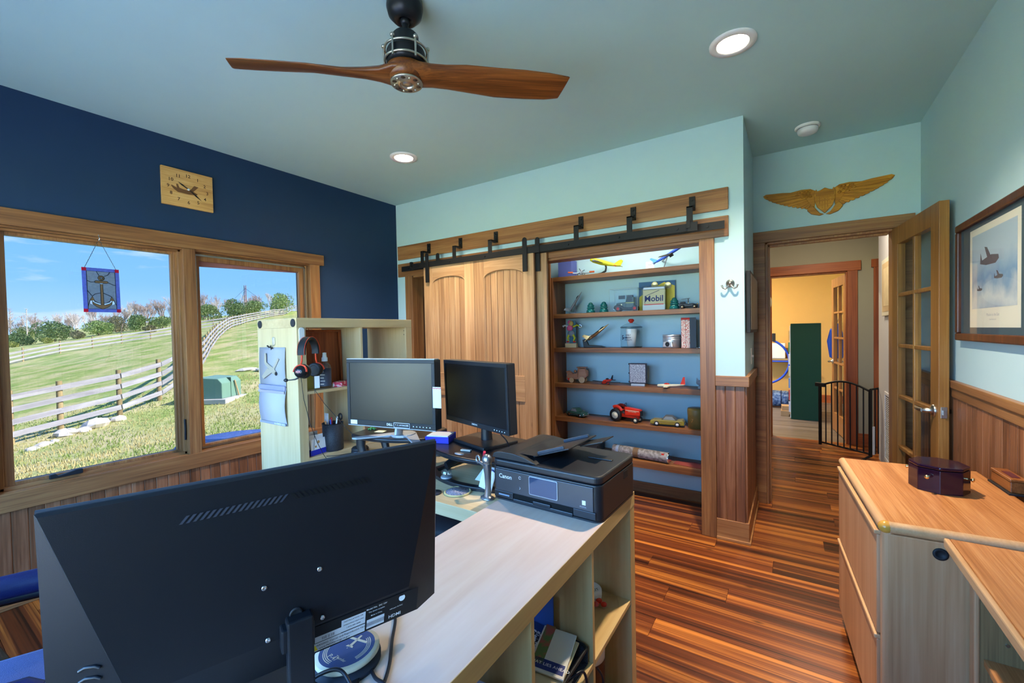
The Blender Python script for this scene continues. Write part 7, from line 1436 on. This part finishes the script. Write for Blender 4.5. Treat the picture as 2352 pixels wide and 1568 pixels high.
def mag_extra(t, w, d, h): part(t, 'blue_panel', mat('booklet_navy', (.02, .035, .16), .6), lambda b: b.bb(-w / 2 + .01, w / 2 - .005, -d / 2 + .01, -d / 2 + .045, h, h + .0006)); part(t, 'lettering', M_inkw, lambda b: b.text('WHAT LIES AHEAD', .014, TR(0, -d / 2 + .028, h + .0009))); part(t, 'picture_strip', dots('garden_print', (.10, .16, .04), (.35, .08, .05), 40, .45, .6), lambda b: b.bb(-w / 2 + .005, -w / 2 + .035, -.06, .09, h, h + .0006))
flatbook('booklet', 'cream booklet with navy title panel lying on the tray papers', 'booklet', -.572, 1.055, .475, .10, .17, .005, (.02, .10, .22), mat('booklet_cream', (.66, .62, .54), .7), mag_extra)
flatbook('envelope_stack', 'tan envelopes under the cream booklet', 'envelopes', -.565, 1.03, .463, .10, .21, .006, (.0, .10, .15), mat('tan_paper', (.60, .48, .28), .8))
flatbook('blue_folder', 'glossy blue plastic folder behind the composition book', 'folder', -.70, 1.145, .41, .16, .004, .16, (0, .0, .08), mat('folder_blue', (.05, .12, .42), .25))
flatbook('paper_stack', 'white papers lying in the second cube below the tray', 'papers', -.57, .93, .42, .11, .14, .03, (0, 0, .1), M_paper)
flatbook('letter_pack', 'blue and white letter pack standing in the third cube', 'letters', -.62, .69, .4005, .16, .17, .17, (0, 0, .1), dots('letter_blue', (.52, .55, .78), (.30, .33, .60), 8, .5, .6, .5))
def gum_pack():
    t = thing('blister_pack', 'white oval snack package lying in the first cube', 'package', (-.645, 1.44, .4005), .9); part(t, 'tray', M_white, lambda b: b.prism(rrect(.13, .08, .038, 6), .035), .006); part(t, 'brown_print', mat('choc_brown', (.10, .03, .015), .5), lambda b: b.prism(rrect(.09, .04, .019, 6, -.01, .01), .0006, TR(z=.0352))); part(t, 'lettering', M_ink, lambda b: b.text('COCONUT', .018, TR(.0, -.022, .0356)))
gum_pack()
def plastic_bag():
    t = thing('plastic_bag', 'clear plastic bag with red wrapped sweets in first cube', 'bag', (-.565, 1.43, .4005), .5); g = glass('cling_film', (.97, .96, .95), .03, .1); rg = random.Random(9); R = []
    for i in range(7): R.append([(-.06 + .018 * i, .035 * math.cos(a) * (1 - .06 * i) * rg.uniform(.8, 1.2), .016 + .015 * math.sin(a) * rg.uniform(.6, 1.3)) for a in [2 * PI * j / 10 for j in range(10)]])
    part(t, 'bag', g, lambda b: b.rings(R, True, True, False))
    for k in range(4): part(t, 'sweet', red, lambda b: b.ball((-.045 + .014 * k, .010 * (-1) ** k, .014), (.012, .010, .009), 8, 6))
plastic_bag()
flatbook('white_tub', 'white round tub with brown picture in the lower first cube', 'tub', -.64, 1.42, .0505, .02, .02, .01, (0, 0, 0), M_white, lambda t, w, d, h: (part(t, 'tub', M_white, lambda b: b.lathe([(.001, 0), (.068, 0), (.074, .20), (.076, .205), (.07, .21), (.001, .212)], 32)), part(t, 'picture', mat('choc_brown', (.10, .03, .015), .5), lambda b: b.lathe([(.0715, .06), (.0735, .16)], 32, None, False))))
slab('cardboard_box', 'brown cardboard box in the lower first cube front', 'box', -.56, 1.24, .0505, .09, .09, .14, .1, mat('cardboard', (.36, .22, .10), .8))
slab('storage_case', 'black storage case standing in the lower second cube', 'box', -.66, .99, .0505, .24, .25, .22, 0, mat('charcoal_case', (.03, .03, .035), .5))
cable('black cable looping out of the second cube', [(-.52, .86, .47), (-.50, .88, .44), (-.485, .90, .36), (-.49, .91, .25), (-.50, .92, .15)], .004)
cable('black cable hanging down in front of the first cube divider', [(-.50, 1.20, .36), (-.488, 1.215, .32), (-.488, 1.21, .24), (-.50, 1.20, .16)], .0035)
cable('short black cable bent beside the mesh tray front', [(-.535, 1.04, .41), (-.51, 1.06, .43), (-.495, 1.09, .425), (-.488, 1.10, .37), (-.49, 1.09, .30)], .004)
# ================================================================= HALL AND FAR ROOM THINGS
def gate():
    t = thing('safety_gate', 'black metal arched pet gate standing open in the hall', 'gate', (.269, 6.054, 0)); d = Vector((.675 - .269, 5.70 - 6.054, 0)); L = d.length; t.rotation_euler = (0, 0, math.atan2(d.y, d.x)); n = 8
    top = lambda x: .70 + .075 * math.sin(PI * min(1, x / L))
    part(t, 'end_post', M_iron, lambda b: b.bb(-.012, .012, -.012, .012, .02, .70), .002); part(t, 'end_post', M_iron, lambda b: b.bb(L - .012, L + .012, -.012, .012, .02, .72), .002); part(t, 'top_rail', M_iron, lambda b: b.tube([(L * i / 16, 0, top(L * i / 16)) for i in range(17)], .011, 8)); part(t, 'bottom_rail', M_iron, lambda b: b.tube([(0, 0, .05), (L, 0, .05)], .010, 8))
    for i in range(1, n): x = L * i / n; part(t, 'bar', M_iron, lambda b: b.cyl((x, 0, .05), (x, 0, top(x)), .0065, n=8))
    part(t, 'latch', M_black, lambda b: b.bb(-.05, .06, -.018, .018, .69, .735), .006); part(t, 'floor_brace', M_iron, lambda b: b.tube([(L, 0, .03), (L + .05, -.22, .012)], .012, 6))
    for i in range(5): x = L - .015 - .012 * i; part(t, 'side_bar', M_iron, lambda b: b.cyl((L + .012, .05 + .045 * i, .05), (L + .012, .05 + .045 * i, .72), .006, n=8))
    part(t, 'side_rail', M_iron, lambda b: b.tube([(L, 0, .72), (L + .012, .26, .74)], .010, 8)); part(t, 'wall_strip', M_white, lambda b: b.bb(L + .02, L + .03, .0, .02, .05, .34))
gate()
def vent():
    t = thing('air_vent', 'white louvered return air vent low on the hall wall', 'vent', (.75, 5.085, .09)); m = mat('vent_white', (.68, .68, .70), .5, var=0); W, H = .60, .66
    for q in ((-W / 2, W / 2, 0, .03), (-W / 2, W / 2, H - .03, H), (-W / 2, -W / 2 + .03, .03, H - .03), (W / 2 - .03, W / 2, .03, H - .03)): part(t, 'frame', m, lambda b: b.bb(-.010, 0, q[0], q[1], q[2], q[3]), .002)
    part(t, 'backing', mat('vent_dark', (.20, .20, .22), .8), lambda b: b.bb(-.002, -.0005, -W / 2 + .03, W / 2 - .03, .03, H - .03)); z = .035
    me = None
    for k in range(34):
        z = .036 + k * (H - .07) / 34; o = part(t, 'louver', m, lambda b: b.box((0, 0, 0), (.010, W - .06, .0025))) if me is None else bpy.data.objects.new('louver', me)
        if me is None: me = o.data
        else: COL.objects.link(o); o.parent = t
        o.location = (-.006, 0, z); o.rotation_euler = (0, .7, 0)
vent()
def hall_picture():
    t = thing('hall_picture', 'cream framed picture hanging on the grey hall wall', 'picture', (.75, 5.12, 1.47)); part(t, 'frame', mat('cream_frame', (.62, .60, .48), .5), lambda b: b.bb(-.022, 0, -.30, .30, 0, .53), .004); part(t, 'mat_board', mat('warm_mat', (.55, .40, .22), .7), lambda b: b.bb(-.0235, -.022, -.26, .26, .04, .49)); part(t, 'image', mat('warm_image', (.62, .50, .30), .7, var=.2, vscale=12), lambda b: b.bb(-.0245, -.0235, -.20, .20, .09, .44)); part(t, 'red_line', mat('rust_line', (.35, .10, .05), .7), lambda b: b.bb(-.0242, -.0236, -.235, -.21, .06, .47))
hall_picture()
def hall_clock():
    t = thing('round_wall_disc', 'round cream wall plate half hidden by the office jamb', 'wall plate', (-.345, 6.28, 1.70)); part(t, 'disc', mat('cream_disc', (.65, .55, .38), .5), lambda b: b.lathe([(.14, 0), (.14, .012), (.001, .02)], 32, FR((0, 0, 0), (1, 0, 0), (0, 0, 1))))
hall_clock()
def green_cab():
    t = thing('green_cabinet', 'tall dark green cabinet standing in the far room', 'cabinet', (.17, 7.98, 0)); g = mat('cabinet_green', (.006, .045, .022), .45, var=.05); part(t, 'carcass', g, lambda b: b.bb(-.186, .186, -.34, .34, .0, 1.432), .003); part(t, 'white_edge', M_white, lambda b: b.bb(-.196, -.186, -.335, .34, .02, 1.40), .002)
    for i, c in enumerate(((.5, .5, .55), (.4, .06, .05), (.1, .2, .4), (.55, .5, .3), (.6, .6, .6), (.05, .2, .1), (.5, .3, .1))): part(t, 'spine', mat('spine_%d' % i, c, .6), lambda b: b.bb(-.215, -.196, -.30, -.24, .10 + .18 * i, .25 + .18 * i), .002)
green_cab()
def hoop():
    t = thing('exercise_hoop', 'large blue tubular hoop with three spokes in far room', 'hoop', (-.42, 8.5, .42)); b_ = mat('hoop_blue', (.02, .07, .50), .4); part(t, 'rim', b_, lambda b: b.tube([(.385 * math.cos(a), 0, .385 + .385 * math.sin(a)) for a in [2 * PI * i / 48 for i in range(48)]], .018, 8, True))
    for k in range(3): a = k * 2.094; part(t, 'spoke', b_, lambda b: b.tube([(.09 * math.cos(a), 0, .385 + .09 * math.sin(a)), (.38 * math.cos(a), 0, .385 + .38 * math.sin(a))], .014, 8))
    part(t, 'hub_ring', b_, lambda b: b.tube([(.09 * math.cos(a), 0, .385 + .09 * math.sin(a)) for a in [2 * PI * i / 20 for i in range(20)]], .012, 8, True)); part(t, 'clamp', M_black, lambda b: b.bb(.14, .19, -.02, .02, .72, .86), .004); part(t, 'stand', M_iron, lambda b: b.tube([(0, .03, .385), (0, .05, 0), (0, .05, -.41)], .018, 8))
hoop()
def far_shelf():
    t = thing('wall_shelf', 'wooden wall shelf behind the blue wheel in far room', 'shelf', (-.35, 9.40, .78)); part(t, 'board', mat('pine_board', (.45, .33, .17), .6), lambda b: b.bb(-.55, .60, -.13, .13, 0, .025), .002); part(t, 'bracket', M_iron, lambda b: b.bb(-.4, -.38, -.1, .13, -.16, 0)); part(t, 'bracket', M_iron, lambda b: b.bb(.4, .42, -.1, .13, -.16, 0))
far_shelf()
slab('white_appliance', 'white boxy machine on the far room shelf', 'appliance', -.27, 9.36, .8055, .34, .2, .28, 0, M_white, .01)
slab('cardboard_box', 'small tan carton beside the white machine on the shelf', 'box', .02, 9.38, .8055, .14, .14, .14, .1, mat('cardboard', (.36, .22, .10), .8))
def bag_roll():
    t = thing('sleeping_bag', 'rolled blue patterned sleeping bag on far room floor', 'sleeping bag', (-.33, 8.75, .145)); m = dots('bag_pattern', (.03, .08, .22), (.20, .30, .48), 26, .42, .6, .8); part(t, 'roll', m, lambda b: b.rings([[(x, r * math.cos(a), r * math.sin(a) * .95) for a in [2 * PI * j / 20 for j in range(20)]] for x, r in ((-.33, .06), (-.32, .13), (-.2, .145), (-.12, .138), (-.05, .146), (.1, .147), (.17, .139), (.24, .145), (.30, .13), (.31, .05))]))
    for x in (-.12, .17): part(t, 'strap', mat('strap_navy', (.015, .03, .10), .7), lambda b: b.tube([(x, .143 * math.cos(a), .136 * math.sin(a)) for a in [2 * PI * j / 24 for j in range(24)]], .008, 6, True))
bag_roll()
slab('wood_crate', 'lower small wooden crate beside the green cabinet', 'crate', -.095, 7.93, .0005, .11, .2, .085, 0, mat('crate_wood', (.36, .22, .10), .7), .004)
slab('wood_crate', 'upper small wooden crate stacked beside the green cabinet', 'crate', -.09, 7.95, .086, .10, .18, .07, .08, mat('crate_wood', (.36, .22, .10), .7), .004)
def jacket():
    t = thing('jacket', 'blue jacket with yellow piping hanging by the far door', 'jacket', (.545, 7.75, .92)); m = mat('jacket_blue', (.02, .07, .42), .6, var=.2, vscale=10, bump=.3, bscale=30)
    R = [[(rx * math.cos(a), ry * math.sin(a), z) for a in [2 * PI * j / 14 for j in range(14)]] for z, rx, ry in ((0, .07, .10), (.05, .085, .12), (.2, .08, .12), (.36, .07, .13), (.45, .05, .11), (.50, .02, .04))]; part(t, 'body', m, lambda b: b.rings(R)); part(t, 'sleeve', m, lambda b: b.tube([(-.05, -.09, .42), (-.08, -.12, .25), (-.06, -.12, .02)], [.035, .045, .035], 10)); part(t, 'yellow_piping', yel, lambda b: b.tube([(-.08, -.12, .02), (-.075, -.10, .2), (-.05, -.08, .43)], .006, 6)); part(t, 'hanging_strap', M_iron, lambda b: b.tube([(0, 0, .5), (.03, -.02, .60), (.085, -.02, .66)], .006, 6)); part(t, 'hook', M_iron, lambda b: b.tube([(.05, -.02, .64), (.09, -.02, .66), (.11, -.02, .70)], .008, 6))
jacket()
